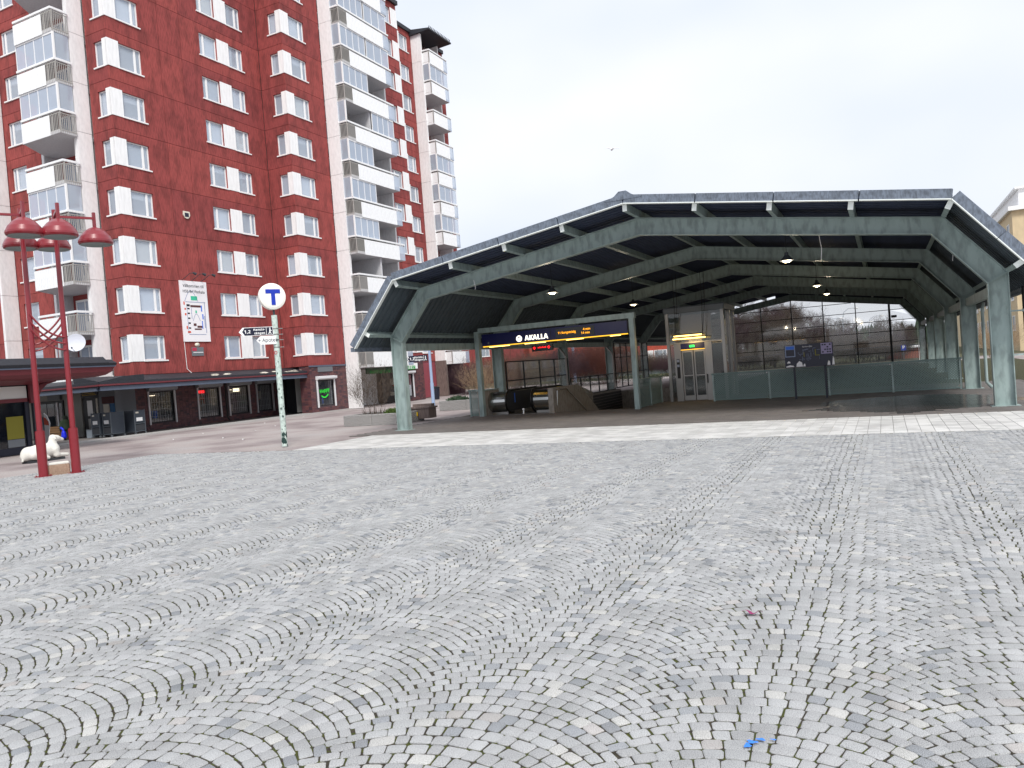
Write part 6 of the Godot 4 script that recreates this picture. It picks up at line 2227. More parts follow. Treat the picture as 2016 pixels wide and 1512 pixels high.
func welcome_sign() -> void:
	var P := thing("welcome_sign", "tall white welcome board with a map on the red block", "sign", Vector3(-35.5, 4.8, -31.65))
	var x := -35.44
	wobj("board", boxm(Vector3(x - 0.06, 4.84, -32.6), Vector3(x, 8.32, -30.7)), M.poster_white, P)
	var t := fx(x + 0.004, 4.84, -30.7)
	lettering("Välkommen till", 0.16, M.text_dark, P, t * Transform3D(Basis.IDENTITY, Vector3(0.95, 3.2, 0.004)), false, 0.004)
	lettering("HSB Brf Porkala", 0.16, M.text_dark, P, t * Transform3D(Basis.IDENTITY, Vector3(0.95, 2.88, 0.004)), false, 0.004)
	var sets := {
		"teal_green": [[0.7, 2.38, 1.15, 2.62], [0.95, 1.65, 1.05, 1.8]],
		"map_brown": [[0.62, 1.98, 1.35, 2.1], [1.0, 0.8, 1.35, 0.92], [0.75, 0.9, 0.95, 1.05], [0.8, 0.68, 1.3, 0.76]],
		"orange_red": [[0.16, 2.1, 0.24, 2.28], [0.2, 1.82, 0.3, 1.92], [0.2, 1.5, 0.3, 1.62], [0.24, 0.72, 0.32, 0.9], [0.3, 0.5, 0.52, 0.6]],
		"map_blue": [[1.36, 1.75, 1.44, 2.1], [1.42, 1.3, 1.5, 1.6], [1.36, 0.75, 1.42, 1.2]],
		"text_dark": [[0.36, 2.02, 0.58, 2.14], [0.4, 1.85, 0.55, 1.93], [0.4, 1.58, 0.55, 1.66], [0.4, 1.3, 0.55, 1.38], [0.4, 1.02, 0.55, 1.1], [0.4, 0.74, 0.55, 0.82]],
		"map_line": [[0.3, 2.26, 1.7, 2.29], [1.62, 0.5, 1.66, 2.3], [0.36, 0.45, 0.385, 2.0], [0.4, 0.4, 1.6, 0.43], [0.66, 1.3, 0.69, 1.95], [1.55, 0.8, 1.6, 1.5]],
	}
	for mn in sets:
		var mb := MB.new()
		for r in sets[mn]:
			mb.box(Vector3(r[0], r[1], 0.0), Vector3(r[2], r[3], 0.004))
		wobj("map_print", mb, M[mn], P, t)
	var cv := MB.new()
	for c in [[0.25, 2.3, 0.95, 0.62], [0.75, 1.2, 0.5, 0.4]]:
		for i in 10:
			var s0 := i / 10.0
			var s1 := (i + 1) / 10.0
			cv.bar(Vector3(c[0] + c[2] * s0, c[1] + c[3] * sin(PI * s0), 0.002), Vector3(c[0] + c[2] * s1, c[1] + c[3] * sin(PI * s1), 0.002), 0.025, 0.004, Vector3(0, 0, 1))
	wobj("map_print", cv, M.map_line, P, t)
	for i in 3:
		var u := 0.2 + i * 0.68
		var lp := part("sign_lamp", P, t * Transform3D(Basis.IDENTITY, Vector3(u, 3.5, 0)))
		var a := MB.new()
		a.tube([Vector3(0, 0, -0.03), Vector3(0.02, 0.1, 0.2), Vector3(0.12, 0.32, 0.5), Vector3(0.3, 0.36, 0.62)], [0.018, 0.018, 0.018, 0.018], 8)
		obj("arm", a, M.dark_grey, lp)
		var h := MB.new()
		h.tube([Vector3(0.26, 0.36, 0.6), Vector3(0.42, 0.28, 0.68)], [0.05, 0.09], 10)
		obj("head", h, M.dark_grey, lp)
	var E := thing("coat_of_arms", "small round crest plaque high on the red block", "plaque", Vector3(-35.49, 11.9, -31.62))
	var cr := MB.new()
	cr.prism(PackedVector2Array([Vector2(-0.22, 0.42), Vector2(0.22, 0.42), Vector2(0.24, 0.2), Vector2(0.13, 0.04), Vector2(0, 0), Vector2(-0.13, 0.04), Vector2(-0.24, 0.2)]), Transform3D.IDENTITY, 0.0, 0.05)
	wobj("shield", cr, M.blind_cream, E, fx(-35.49, 11.92, -31.62))
	wobj("field", boxm(Vector3(-0.14, 0.1, 0.051), Vector3(0.14, 0.33, 0.06)), M.way_blue, E, fx(-35.49, 11.92, -31.62))
	var pl := thing("company_plate", "grey plate with red and white print below the welcome board", "plate", Vector3(-35.5, 4.0, -31.6))
	wobj("plate", boxm(Vector3(0, 0, 0), Vector3(0.84, 0.5, 0.03)), M.mid_grey, pl, fx(-35.5, 4.02, -31.2))
	wobj("print", boxm(Vector3(0.03, 0.28, 0.031), Vector3(0.34, 0.47, 0.034)), tagm("hsb_red", Color(0.7, 0.2, 0.3)), pl, fx(-35.5, 4.02, -31.2))
	wobj("print", boxm(Vector3(0.1, 0.18, 0.031), Vector3(0.8, 0.22, 0.034)), M.poster_white, pl, fx(-35.5, 4.02, -31.2))
	var ov := MB.new()
	ov.ball(Vector3(0, 0, 0), Vector3(0.19, 0.12, 0.02), 16, 8)
	var oo := thing("oval_badge", "small oval cream badge between welcome board and grey plate", "plate", Vector3(-35.48, 4.66, -31.63))
	wobj("badge", ov, M.blind_cream, oo, fx(-35.48, 4.66, -31.63))


# ---------------------------------------------------------------- plants
var rmin := 0.007

func twigs(mb: MB, rg: RandomNumberGenerator, p: Vector3, d: Vector3, len: float, r: float, depth: int, spread: float) -> void:
	var n := 3
	var pts := [p]
	var rad := [r]
	var q := p
	var dir := d
	for i in n:
		dir = (dir + Vector3(rg.randf_range(-1, 1), rg.randf_range(-0.5, 0.9), rg.randf_range(-1, 1)) * 0.16).normalized()
		q += dir * len / n
		pts.append(q)
		rad.append(r * (1.0 - 0.55 * (i + 1) / n))
	r = maxf(r, rmin)
	if r > 0.012:
		mb.tube(pts, rad, 5 if r > 0.05 else 3, false)
	else:
		for i in n:
			var s: Vector3 = (pts[i + 1] - pts[i]).cross(Vector3(rg.randf_range(-1, 1), rg.randf_range(-1, 1), rg.randf_range(-1, 1))).normalized() * rad[i]
			mb.tri(pts[i] - s, pts[i] + s, pts[i + 1])
	if depth <= 0:
		return
	var k := rg.randi_range(4, 6) if depth > 1 else rg.randi_range(4, 7)
	for i in k:
		var f := rg.randf_range(0.25, 1.0)
		var seg := mini(int(f * n), n - 1)
		var at: Vector3 = pts[seg].lerp(pts[seg + 1], f * n - seg)
		var side := dir.cross(Vector3(rg.randf_range(-1, 1), rg.randf_range(-1, 1), rg.randf_range(-1, 1))).normalized()
		var nd := (dir * (1.0 - spread * 0.5) + side * spread + Vector3.UP * 0.12).normalized()
		twigs(mb, rg, at, nd, len * rg.randf_range(0.5, 0.72), r * rg.randf_range(0.42, 0.6), depth - 1, spread)


func bare_tree(sd: int, h: float) -> Array:
	var rg := RandomNumberGenerator.new()
	rg.seed = sd
	var tr := MB.new()
	var cr := MB.new()
	var pts := []
	var rad := []
	for i in 7:
		pts.append(Vector3(rg.randf_range(-0.1, 0.1) * i * 0.3, h * 0.8 * i / 6.0, rg.randf_range(-0.1, 0.1) * i * 0.3))
		rad.append(lerpf(h * 0.022, h * 0.004, i / 6.0))
	tr.tube(pts, rad, 8, false)
	for i in 16:
		var f := rg.randf_range(0.18, 1.0)
		var seg := mini(int(f * 6), 5)
		var at: Vector3 = pts[seg].lerp(pts[seg + 1], f * 6 - seg)
		var an := i * 2.4 + rg.randf()
		var d := Vector3(cos(an), rg.randf_range(0.35, 0.9), sin(an)).normalized()
		twigs(cr, rg, at, d, h * rg.randf_range(0.26, 0.42) * (1.15 - f * 0.6), h * 0.0075, 4, 0.75)
	return [tr.mesh(), cr.mesh()]


func shrub_mesh(sd: int, h: float, w: float, stems: int, depth := 2) -> ArrayMesh:
	var rg := RandomNumberGenerator.new()
	rg.seed = sd
	var mb := MB.new()
	for i in stems:
		var an := rg.randf() * TAU
		var rr := sqrt(rg.randf())
		var p := Vector3(cos(an), 0, sin(an)) * rr * w * 0.3
		var d := Vector3(cos(an) * rr * w * 0.42, h * rg.randf_range(0.6, 1.0), sin(an) * rr * w * 0.42)
		twigs(mb, rg, p, d.normalized(), d.length() * 0.75, 0.011, depth, 0.55)
	return mb.mesh()


func shrub(at: Vector3, sd: int, h: float, w: float, stems: int, m: Material, label: String, group := "", depth := 2) -> void:
	var P := thing("shrub", label, "shrub", at, 0.0, group)
	obj("branches", shrub_mesh(sd, h, w, stems, depth), m, P)


func tuft(at: Vector3, sd: int, w: float, h: float, m: Material, label: String, cat := "plant") -> void:
	var rg := RandomNumberGenerator.new()
	rg.seed = sd
	var mb := MB.new()
	for i in 420:
		var an := rg.randf() * TAU
		var rr := sqrt(rg.randf()) * w
		var p := Vector3(cos(an) * rr, rg.randf_range(0, h) * (1.0 - 0.6 * rr / w), sin(an) * rr)
		var d := Vector3(rg.randf_range(-1, 1), rg.randf_range(0.1, 1), rg.randf_range(-1, 1)).normalized() * 0.14
		var s := d.cross(Vector3(rg.randf_range(-1, 1), 0.3, rg.randf_range(-1, 1))).normalized() * 0.03
		mb.tri(p - s, p + s, p + d)
	var P := thing("low_shrub", label, cat, at)
	obj("foliage", mb, m, P)


func planter(at: Vector3, turn: float, w: float, d: float, h: float, label: String) -> void:
	var P := thing("stone_planter", label, "planter", at, turn)
	var n := maxi(1, int(round(w / 1.3)))
	for i in n:
		var x0 := -w / 2 + w * i / n
		var x1 := -w / 2 + w * (i + 1) / n - 0.012
		for z in [[-d / 2, -d / 2 + 0.2], [d / 2 - 0.2, d / 2]]:
			var mb := MB.new()
			mb.cbox(Vector3(x0, -0.02, z[0]), Vector3(x1, h, z[1]), 0.02)
			obj("granite_block", mb, M.granite_rough, P)
	for x in [[-w / 2, -w / 2 + 0.2], [w / 2 - 0.2, w / 2]]:
		var mb := MB.new()
		mb.cbox(Vector3(x[0], -0.02, -d / 2 + 0.202), Vector3(x[1] - 0.012, h - 0.004, d / 2 - 0.202), 0.02)
		obj("granite_block", mb, M.granite_rough, P)
	obj("soil", boxm(Vector3(-w / 2 + 0.2, 0, -d / 2 + 0.2), Vector3(w / 2 - 0.2, h - 0.06, d / 2 - 0.2)), M.soil, P)


func greenery() -> void:
	rmin = 0.008
	planter(Vector3(-19.2, 0, -26.6), 0.0, 2.9, 1.8, 0.44, "grey granite planter with tall bare bush beside the green column")
	shrub(Vector3(-19.7, 0.38, -26.6), 3, 2.0, 1.7, 60, M.twig_brown, "tall bare brown bush growing in the granite planter")
	tuft(Vector3(-18.5, 0.38, -26.4), 5, 0.45, 0.25, M.leaf_green, "small green plant at the foot of the bare bush")
	planter(Vector3(-19.4, 0, -34.9), 0.0, 3.2, 1.8, 0.48, "grey granite planter with pale bush behind the blue post")
	shrub(Vector3(-18.7, 0.42, -34.8), 8, 1.9, 2.0, 60, M.twig_pale, "pale straw coloured bare bush in the second planter")
	shrub(Vector3(-17.3, 0.2, -35.8), 9, 1.4, 1.3, 50, M.twig_red, "rusty red bare bush behind the station sign post")
	tuft(Vector3(-20.2, 0.42, -34.6), 15, 0.6, 0.3, M.needle_green, "low dark green conifer in the second planter")
	rmin = 0.012
	# brown thicket past the end of the block
	for i in 9:
		var x := -33.5 + i * 1.55 + sin(i * 3.1) * 0.5
		var z := -60.5 - fposmod(i * 4.7, 9.0)
		shrub(Vector3(x, 0, z), 40 + i, 2.3 + fposmod(i * 1.3, 1.2), 3.2, 100, [M.twig_purple, M.twig_brown, M.twig_red][i % 3], "leafless brown thicket bush beyond the end of the red block", "brown thicket bushes", 3)
	for i in 3:
		shrub(Vector3(-32.6 + i * 0.9, 0, -57.0 - i * 1.6), 70 + i, 2.4, 1.9, 60, M.twig_purple, "dark bare bush against the foot of the red block", "dark bushes at the block's foot", 2)
	for i in 8:
		shrub(Vector3(-35.0 + i * 2.2, 0, -76.0 - fposmod(i * 5.3, 6.0)), 90 + i, 1.4 + fposmod(i * 0.7, 0.6), 3.0, 110, [M.twig_brown, M.twig_purple, M.twig_pale][i % 3], "bare bush in front of the orange house", "bushes before the orange house", 3)
	for i in 12:
		shrub(Vector3(-15.0 + i * 1.45, 0, -77.5 - fposmod(i * 2.9, 4.0)), 140 + i, 1.5 + fposmod(i * 0.9, 0.8), 2.4, 80, [M.twig_brown, M.bark][i % 2], "dense bare bush beyond the bar fence behind the station", "bushes beyond the bar fence", 3)
	rmin = 0.008
	# hedge seen through the low glass screen
	for i in 4:
		tuft(Vector3(-27.0 + i * 2.9, 0.0, -66.0), 200 + i, 1.7, 0.9, M.needle_green, ["dark green hedge clump past the glass screens, farthest from the lift", "dark green hedge clump past the glass screens, second from the thicket", "dark green hedge clump past the low glass screen", "dark green hedge clump past the glass screens, closest to the lift"][i], "hedge")
	var B := thing("litter_bin", "round dark blue litter bin beside the blue post", "bin", Vector3(-31.3, 0, -50.3))
	var bm := MB.new()
	bm.lathe([Vector2(0, 0), Vector2(0.28, 0), Vector2(0.34, 0.85), Vector2(0.35, 0.9)], Transform3D.IDENTITY, 20)
	obj("drum", bm, M.dark_blue, B)
	var bl := MB.new()
	bl.lathe([Vector2(0.36, 0.88), Vector2(0.36, 0.94), Vector2(0.2, 1.0), Vector2(0, 1.0)], Transform3D.IDENTITY, 20)
	obj("lid", bl, M.black, B)
	obj("label", boxm(Vector3(-0.05, 0.72, 0.33), Vector3(0.12, 0.8, 0.345)), M.orange_red, B)
	# concrete seat box and the yellow box on it
	var Q := thing("concrete_seat", "small brown concrete seat block behind the green column", "bench", Vector3(-17.7, 0, -27.3))
	var qm := MB.new()
	qm.cbox(Vector3(-0.5, 0.08, -0.3), Vector3(0.5, 0.5, 0.3), 0.02)
	obj("seat_block", qm, M.concrete_brown, Q)
	obj("foot", boxm(Vector3(-0.45, 0, -0.25), Vector3(-0.1, 0.08, 0.25)), M.concrete_brown, Q)
	obj("seat_slab", boxm(Vector3(-0.55, 0.5, -0.34), Vector3(0.55, 0.57, 0.34)), M.concrete_brown, Q)
	obj("rear_slab", boxm(Vector3(-0.55, 0.57, -0.34), Vector3(0.4, 0.68, -0.1)), M.concrete_brown, Q)
	var Y := thing("grit_label", "small yellow box fixed to the concrete seat block", "box", Vector3(-17.78, 0.2, -26.96))
	obj("label", boxm(Vector3(-0.1, 0, 0), Vector3(0.06, 0.16, 0.04)), M.yellow, Y)
	obj("backing", boxm(Vector3(-0.11, -0.01, -0.02), Vector3(0.07, 0.17, -0.001)), M.dark_grey, Y)


# ---------------------------------------------------------------- beyond the station
func far_window(parent: Node, t: Transform3D, w: float, h: float) -> void:
	var o := part("window", parent, t)
	var f := MB.new()
	f.box(Vector3(-0.1, -0.08, -0.02), Vector3(w + 0.1, 0.06, 0.05)); f.box(Vector3(-0.02, h - 0.08, -0.02), Vector3(w + 0.02, h, 0.04))
	f.box(Vector3(-0.02, 0.06, -0.02), Vector3(0.08, h - 0.08, 0.04)); f.box(Vector3(w - 0.08, 0.06, -0.02), Vector3(w + 0.02, h - 0.08, 0.04)); f.box(Vector3(w * 0.66, 0.06, -0.02), Vector3(w * 0.66 + 0.08, h - 0.08, 0.04))
	obj("frame", f, M.frame_white, o)
	obj("pane", boxm(Vector3(0.08, 0.06, -0.01), Vector3(w - 0.08, h - 0.08, 0.01)), M.blind_grey, o)

func beyond() -> void:
	# orange house seen under the canopy
	var O := thing("orange_house", "orange rendered house with white windows seen past the escalator", "building", Vector3(-34, 0, -92))
	wobj("wall", boxm(Vector3(-41.3, 0.9, -102), Vector3(-22, 12, -90)), M.orange_wall, O)
	wobj("wall", boxm(Vector3(-43.5, 0.9, -104), Vector3(-41.3, 12, -93)), M.orange_wall, O)
	wobj("plinth", boxm(Vector3(-43.4, -0.2, -101.9), Vector3(-22.1, 0.9, -90.06)), M.mid_grey, O)
	for y in [3.75, 6.55]:
		wobj("wall_joint", boxm(Vector3(-41.3, y, -90.001), Vector3(-22, y + 0.05, -89.985)), M.hut_brick, O)
	for e in [[-34.8, 1.5], [-29.4, 1.5], [-24.8, 1.5], [-34.8, 4.3], [-29.4, 4.3], [-24.8, 4.3], [-39.4, 4.3]]:
		far_window(O, fz(e[0], e[1], -90.0), 1.55, 1.35)
		wobj("cladding_panel", boxm(Vector3(-0.85, 0, 0), Vector3(-0.1, 1.35, 0.05)), M.cladding, O, fz(e[0], e[1], -90.0))
	var R := thing("maroon_house", "dark maroon house with white windows behind the brown thicket", "building", Vector3(-62, 0, -106))
	wobj("wall", boxm(Vector3(-75, 0, -118), Vector3(-53.5, 9, -106)), M.red_wall_2, R)
	for e in [[-57.5, 4.2], [-62.0, 4.2], [-57.5, 1.4]]:
		far_window(R, fz(e[0], e[1], -106.0), 2.0, 1.4)
	wobj("roof", boxm(Vector3(-75.2, 9, -118.2), Vector3(-53.3, 9.3, -105.8)), M.roof_black, R)
	# pale street poles past the screens
	for e in [[-27.4, -70.0, "pale blue lamp mast standing before the orange house wall"], [-24.2, -80.0, "pale blue lamp mast standing near the orange house window"]]:
		var P := thing("lamp_mast", e[2], "street lamp", Vector3(e[0], 0, e[1]))
		var mb := MB.new()
		mb.tube([Vector3(0, 0, 0), Vector3(0, 9, 0)], [0.16, 0.1], 12)
		obj("pole", mb, M.pole_blue, P)
		var hd := MB.new()
		hd.ball(Vector3(0, 9.1, 0), Vector3(0.4, 0.15, 0.4), 12, 6)
		obj("head", hd, M.mid_grey, P)
	# ochre block
	var Y := thing("ochre_building", "ochre rendered apartment block with white attic storey beside the canopy", "building", Vector3(11, 0, -85))
	wobj("wall", boxm(Vector3(11, 0, -150), Vector3(60, 12.6, -81.8)), M.ochre_wall, Y)
	wobj("attic", boxm(Vector3(11.7, 12.95, -150), Vector3(60, 14.6, -82.6)), M.plain_white, Y)
	wobj("roof_edge", boxm(Vector3(10.7, 12.6, -150), Vector3(60, 12.97, -81.4)), M.plain_white, Y)
	wobj("attic_roof", boxm(Vector3(11.4, 14.6, -150), Vector3(60, 14.75, -82.3)), M.plain_white, Y)
	for k in 4:
		for i in 7:
			var z := -83.4 - i * 6.5
			far_window(Y, Transform3D(Basis(Vector3(0, 0, 1), Vector3.UP, Vector3(-1, 0, 0)), Vector3(10.99, 1.9 + k * 2.8, z - 1.5)), 1.4, 1.35)
			wobj("window_box", boxm(Vector3(10.86, 1.6 + k * 2.8, z - 5.0), Vector3(10.995, 3.2 + k * 2.8, z - 3.4)), M.frame_white, Y)
		for i in 6:
			far_window(Y, fz(13.5 + i * 4.0, 1.9 + k * 2.8, -81.79), 1.4, 1.35)
	# bicycle
	bicycle()
	# rail fence, hut, parking sign
	var F := thing("rail_fence", "dark vertical bar fence beyond the glass end wall", "fence", Vector3(-3, 0, -73.5))
	var fm := MB.new()
	for i in 150:
		fm.box(Vector3(-13 + i * 0.12, 0.08, -73.52), Vector3(-12.97 + i * 0.12, 1.35, -73.49))
	obj("bars", fm, M.dark_grey, F, Transform3D(Basis.IDENTITY, Vector3(3, 0, 73.5))).set_meta("kind", "stuff")
	for y in [0.06, 1.32]:
		wobj("rail", boxm(Vector3(-13.1, y, -73.54), Vector3(5.1, y + 0.05, -73.47)), M.dark_grey, F)
	var H := thing("brick_hut", "low brick hut with white roof edge beyond the fence", "building", Vector3(2.0, 0, -84))
	wobj("wall", boxm(Vector3(0.1, 0, -90), Vector3(3.4, 1.0, -82)), M.hut_brick, H)
	wobj("roof_edge", boxm(Vector3(-0.1, 1.0, -90.2), Vector3(3.6, 1.15, -81.8)), M.plain_white, H)
	var PS := thing("parking_sign", "blue parking sign with white letter P on a pole", "sign", Vector3(1.6, 0, -78))
	var pm := MB.new()
	pm.tube([Vector3(0, 0, 0), Vector3(0, 1.35, 0)], [0.035, 0.035], 8)
	obj("pole", pm, M.mid_grey, PS)
	obj("plate", boxm(Vector3(-0.2, 0.85, 0.04), Vector3(0.2, 1.35, 0.06)), M.t_blue, PS)
	lettering("P", 0.28, M.plain_white, PS, fz(1.6, 1.14, -77.93), true, 0.01)
	# curved lamp posts
	for i in 4:
		var e: Array = [[-5.5, -88.0, 4.6], [-4.4, -104.0, 6.2], [-2.8, -98.0, 4.2], [-1.6, -112.0, 5.2]][i]
		var L := thing("road_lamp", ["pale curved road lamp above the map board", "tall pale twin road lamp behind the curved one", "pale road lamp past the glass wall's middle post", "distant pale road lamp among the trees"][i], "street lamp", Vector3(e[0], 0, e[1]))
		var lm := MB.new()
		lm.tube([Vector3(0, 0, 0), Vector3(0, e[2] * 0.8, 0), Vector3(0.15, e[2] * 0.93, 0), Vector3(0.7, e[2], 0), Vector3(1.5, e[2], 0)], [0.045, 0.04, 0.03, 0.025, 0.022], 8)
		obj("pole", lm, M.blind_grey, L)
		var hh := MB.new()
		hh.ball(Vector3(1.6, e[2] - 0.03, 0), Vector3(0.28, 0.08, 0.14), 12, 6)
		obj("head", hh, M.plain_white, L)
	# grass bank and trees
	var bank := MB.new()
	flat(bank, -300, -75, 300, -900, -0.015)
	structure("lawn", bank, M.grass_bank)
	rmin = 0.009
	var kinds := [bare_tree(301, 8.5), bare_tree(302, 9.0), bare_tree(303, 8.0)]
	var spots := [[-15.9, -80.4, 0, 0.67], [-13.6, -79.8, 1, 0.65], [-10.0, -81.1, 2, 0.73], [-8.2, -78.7, 1, 0.68], [-5.9, -78.7, 1, 0.58], [-2.5, -80.8, 2, 0.37], [0.1, -78.6, 1, 0.45], [1.5, -79.3, 2, 0.38], [-17.1, -86.9, 2, 0.73], [-13.4, -86.8, 2, 0.67], [-10.7, -86.0, 1, 0.78], [-8.7, -86.2, 0, 0.63], [-6.2, -87.8, 0, 0.59], [-3.2, -85.9, 2, 0.5], [-0.5, -84.0, 0, 0.4], [1.6, -85.5, 1, 0.42], [-18.3, -91.0, 1, 0.79], [-14.7, -92.7, 0, 0.74], [-11.7, -91.7, 0, 0.73], [-9.8, -92.8, 0, 0.8], [-7.1, -90.4, 1, 0.61], [-3.0, -93.9, 1, 0.48], [-0.8, -91.4, 2, 0.4], [2.7, -91.5, 1, 0.33], [-19.6, -98.6, 0, 0.81], [-16.4, -100.8, 0, 0.76], [-13.2, -97.0, 2, 0.87], [-10.6, -99.3, 0, 0.86], [-7.5, -98.1, 2, 0.55], [-3.3, -100.8, 1, 0.42], [-0.4, -100.9, 2, 0.44], [2.2, -98.4, 0, 0.44], [-20.6, -106.4, 0, 0.85], [-17.8, -105.4, 1, 0.89], [-13.2, -107.9, 1, 0.85], [-11.1, -104.9, 1, 0.8], [-6.5, -107.8, 1, 0.55], [-3.8, -106.4, 2, 0.55], [-0.2, -105.0, 1, 0.51], [2.6, -104.3, 2, 0.4], [-21.3, -114.7, 2, 1.05], [-18.6, -114.7, 1, 1.03], [-14.9, -113.3, 1, 0.94], [-11.7, -114.0, 1, 0.81], [-6.8, -115.8, 2, 0.65], [-5.0, -113.3, 0, 0.63], [0.2, -114.1, 1, 0.52], [3.5, -115.1, 0, 0.43]]
	for i in spots.size():
		var e: Array = spots[i]
		var T := thing("bare_tree", "leafless tree with fine brown twigs beyond the glass end wall", "tree", Vector3(e[0], 0, e[1]), i * 1.3, "bare trees beyond the station")
		T.scale = Vector3.ONE * e[3]
		obj("trunk", kinds[e[2]][0], M.bark, T)
		obj("crown", kinds[e[2]][1], [M.twig_brown, M.twig_purple, M.bark][i % 3], T)
	# wooded rise
	var rg := RandomNumberGenerator.new()
	rg.seed = 88
	var fo := MB.new()
	for i in 420:
		var x := rg.randf_range(-70, 34)
		var z := rg.randf_range(-165, -215)
		var h := rg.randf_range(3.2, 5.0)
		var y0 := (-z - 150) * 0.012
		for q in 3:
			var y := y0 + h * (0.2 + 0.26 * q)
			var r := h * 0.24 * (1.0 - q * 0.26)
			for s in 6:
				var a0 := TAU * s / 6 + q
				var a1 := TAU * (s + 1) / 6 + q
				var wob := rg.randf_range(0.75, 1.2)
				fo.tri(Vector3(x + cos(a0) * r * wob, y, z + sin(a0) * r), Vector3(x + cos(a1) * r, y + rg.randf_range(-0.3, 0.2), z + sin(a1) * r * wob), Vector3(x, y + h * 0.4, z))
	var W := obj("woods", fo, M.needle_green)
	W.set_meta("kind", "stuff")
	W.set_meta("label", "dark conifer woods on the far rise behind the station")
	W.set_meta("category", "woods")
	# hedge bank beside the ochre block
	for i in 3:
		shrub(Vector3(7.6 + i * 0.7, 0, -66.0 - i * 7), 120 + i, 2.4, 2.6, 60, M.twig_pale, "straw coloured bare bush along the foot of the ochre block", "bushes along the ochre block", 2)


func bicycle() -> void:
	var B := thing("bicycle", "black bicycle with a front basket leaning beyond the glass end wall", "bicycle", Vector3(-1.3, 0, -68.4), 0.12)
	for x in [-0.55, 0.55]:
		var ty := MB.new()
		var pts := []
		var rad := []
		for i in 25:
			pts.append(Vector3(x + cos(TAU * i / 24) * 0.34, 0.36 + sin(TAU * i / 24) * 0.34, 0))
			rad.append(0.02)
		ty.tube(pts, rad, 6, false)
		var W := obj("wheel", ty, M.rubber, B)
		var sp := MB.new()
		for i in 12:
			var a := TAU * i / 12
			sp.bar(Vector3(x, 0.36, 0), Vector3(x + cos(a) * 0.33, 0.36 + sin(a) * 0.33, 0), 0.005, 0.005, Vector3(0, 0, 1))
		obj("spokes", sp, M.mid_grey, W)
	var fr := MB.new()
	for e in [[-0.55, 0.36, -0.38, 0.95], [-0.4, 0.85, -0.02, 0.34], [-0.02, 0.34, 0.2, 0.85], [0.55, 0.36, -0.02, 0.34], [0.55, 0.36, 0.18, 0.78], [-0.38, 0.95, -0.42, 1.06], [-0.38, 0.72, 0.14, 0.66]]:
		fr.tube([Vector3(e[0], e[1], 0), Vector3(e[2], e[3], 0)], [0.018, 0.018], 6)
	obj("frame", fr, M.black, B)
	obj("saddle", boxm(Vector3(0.08, 0.86, -0.07), Vector3(0.36, 0.93, 0.07)), M.black, B)
	var hb := MB.new()
	hb.tube([Vector3(-0.3, 1.06, -0.28), Vector3(-0.42, 1.08, -0.1), Vector3(-0.42, 1.08, 0.1), Vector3(-0.3, 1.06, 0.28)], [0.014, 0.014, 0.014, 0.014], 6)
	obj("handlebar", hb, M.black, B)
	obj("basket", boxm(Vector3(-0.78, 0.85, -0.16), Vector3(-0.46, 1.1, 0.16)), M.dark_grey, B)


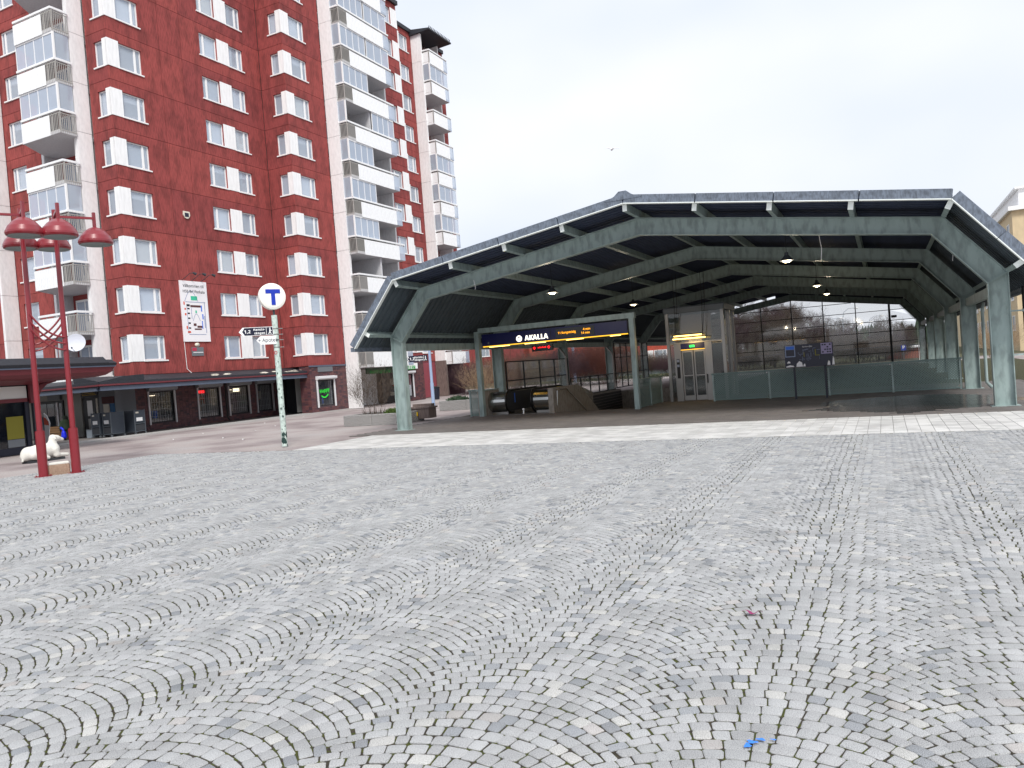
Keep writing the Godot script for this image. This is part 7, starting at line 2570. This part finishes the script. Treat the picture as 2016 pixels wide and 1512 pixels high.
func small_things() -> void:
	var P := thing("fallen_petal", "crumpled purple scrap lying on the cobbles", "scrap", Vector3(-0.94, 0.012, -5.46))
	var mb := MB.new()
	var k := 10
	for i in k:
		var u0 := -0.07 + 0.14 * i / k
		var u1 := -0.07 + 0.14 * (i + 1) / k
		var w0 := 0.028 * sin(PI * (i + 0.05) / k) * (1.0 + 0.3 * sin(i * 2.0))
		var w1 := 0.028 * sin(PI * (i + 1.0) / k) * (1.0 + 0.3 * sin(i * 2.0 + 2.0))
		var h0 := 0.012 * sin(i * 0.9)
		var h1 := 0.012 * sin((i + 1) * 0.9)
		mb.quad(Vector3(u0, h0 + 0.008, -w0), Vector3(u1, h1 + 0.008, -w1), Vector3(u1, h1 + 0.014, w1), Vector3(u0, h0 + 0.014, w0), Vector3.UP)
	obj("scrap", mb, M.petal, P)
	# paper litter along the asphalt
	var rg := RandomNumberGenerator.new()
	rg.seed = 6
	for e in [[-26.9, -28.3], [-28.6, -25.4], [-24.1, -22.4], [-30.2, -31.0], [-25.6, -25.6], [-30.9, -34.8], [-22.0, -21.4], [-27.2, -22.6]]:
		var L := thing("paper_scrap", "small white scrap of paper on the asphalt before the shops", "litter", Vector3(e[0], -0.025, e[1]), rg.randf() * 3, "paper scraps on the asphalt")
		var m := MB.new()
		m.quad(Vector3(-0.06, 0.004, -0.04), Vector3(0.05, 0.03, -0.05), Vector3(0.07, 0.012, 0.05), Vector3(-0.05, 0.03, 0.04), Vector3.UP)
		obj("paper", m, M.plain_white, L)
	# a gull far up
	var G := thing("gull", "white gull gliding in the sky above the canopy", "bird", Vector3(-19.4, 19.6, -62), 0.6)
	var b := []
	b.append([Vector3(0, 0, 0.2), Vector3(0, 0, -0.2), 0.05, 0.07])
	b.append([Vector3(0, 0.02, -0.2), Vector3(0, 0.03, -0.32), 0.045, 0.03])
	for s in [-1, 1]:
		b.append([Vector3(0, 0.03, -0.05), Vector3(0.32 * s, 0.12, -0.02), 0.05, 0.03])
		b.append([Vector3(0.32 * s, 0.12, -0.02), Vector3(0.68 * s, 0.04, 0.12), 0.03, 0.012])
	b.append([Vector3(0, 0, 0.2), Vector3(0, 0.0, 0.36), 0.04, 0.03])
	obj("body", body(b, 0.025, 0.03), M.plain_white, G)


func _ready() -> void:
	view_and_light()
	materials()
	grounds()
	apartment()
	canopy()
	station()
	pendant(-10.15, -24.4, "lit pendant lamp above the station sign, close to the front frame")
	pendant(-10.15, -33.9, "lit pendant lamp between the station sign and the lift")
	pendant(-2.37, -23.5, "lit pendant lamp above the open floor near the front frame")
	pendant(-2.37, -34.6, "lit pendant lamp behind the map board")
	pendant(-2.37, -40.8, "lit pendant lamp deep under the roof before the glass wall")
	metro_pole()
	way_pole()
	street_lamps()
	sculpture()
	kiosk()
	shop_things()
	greenery()
	beyond()
	small_things()
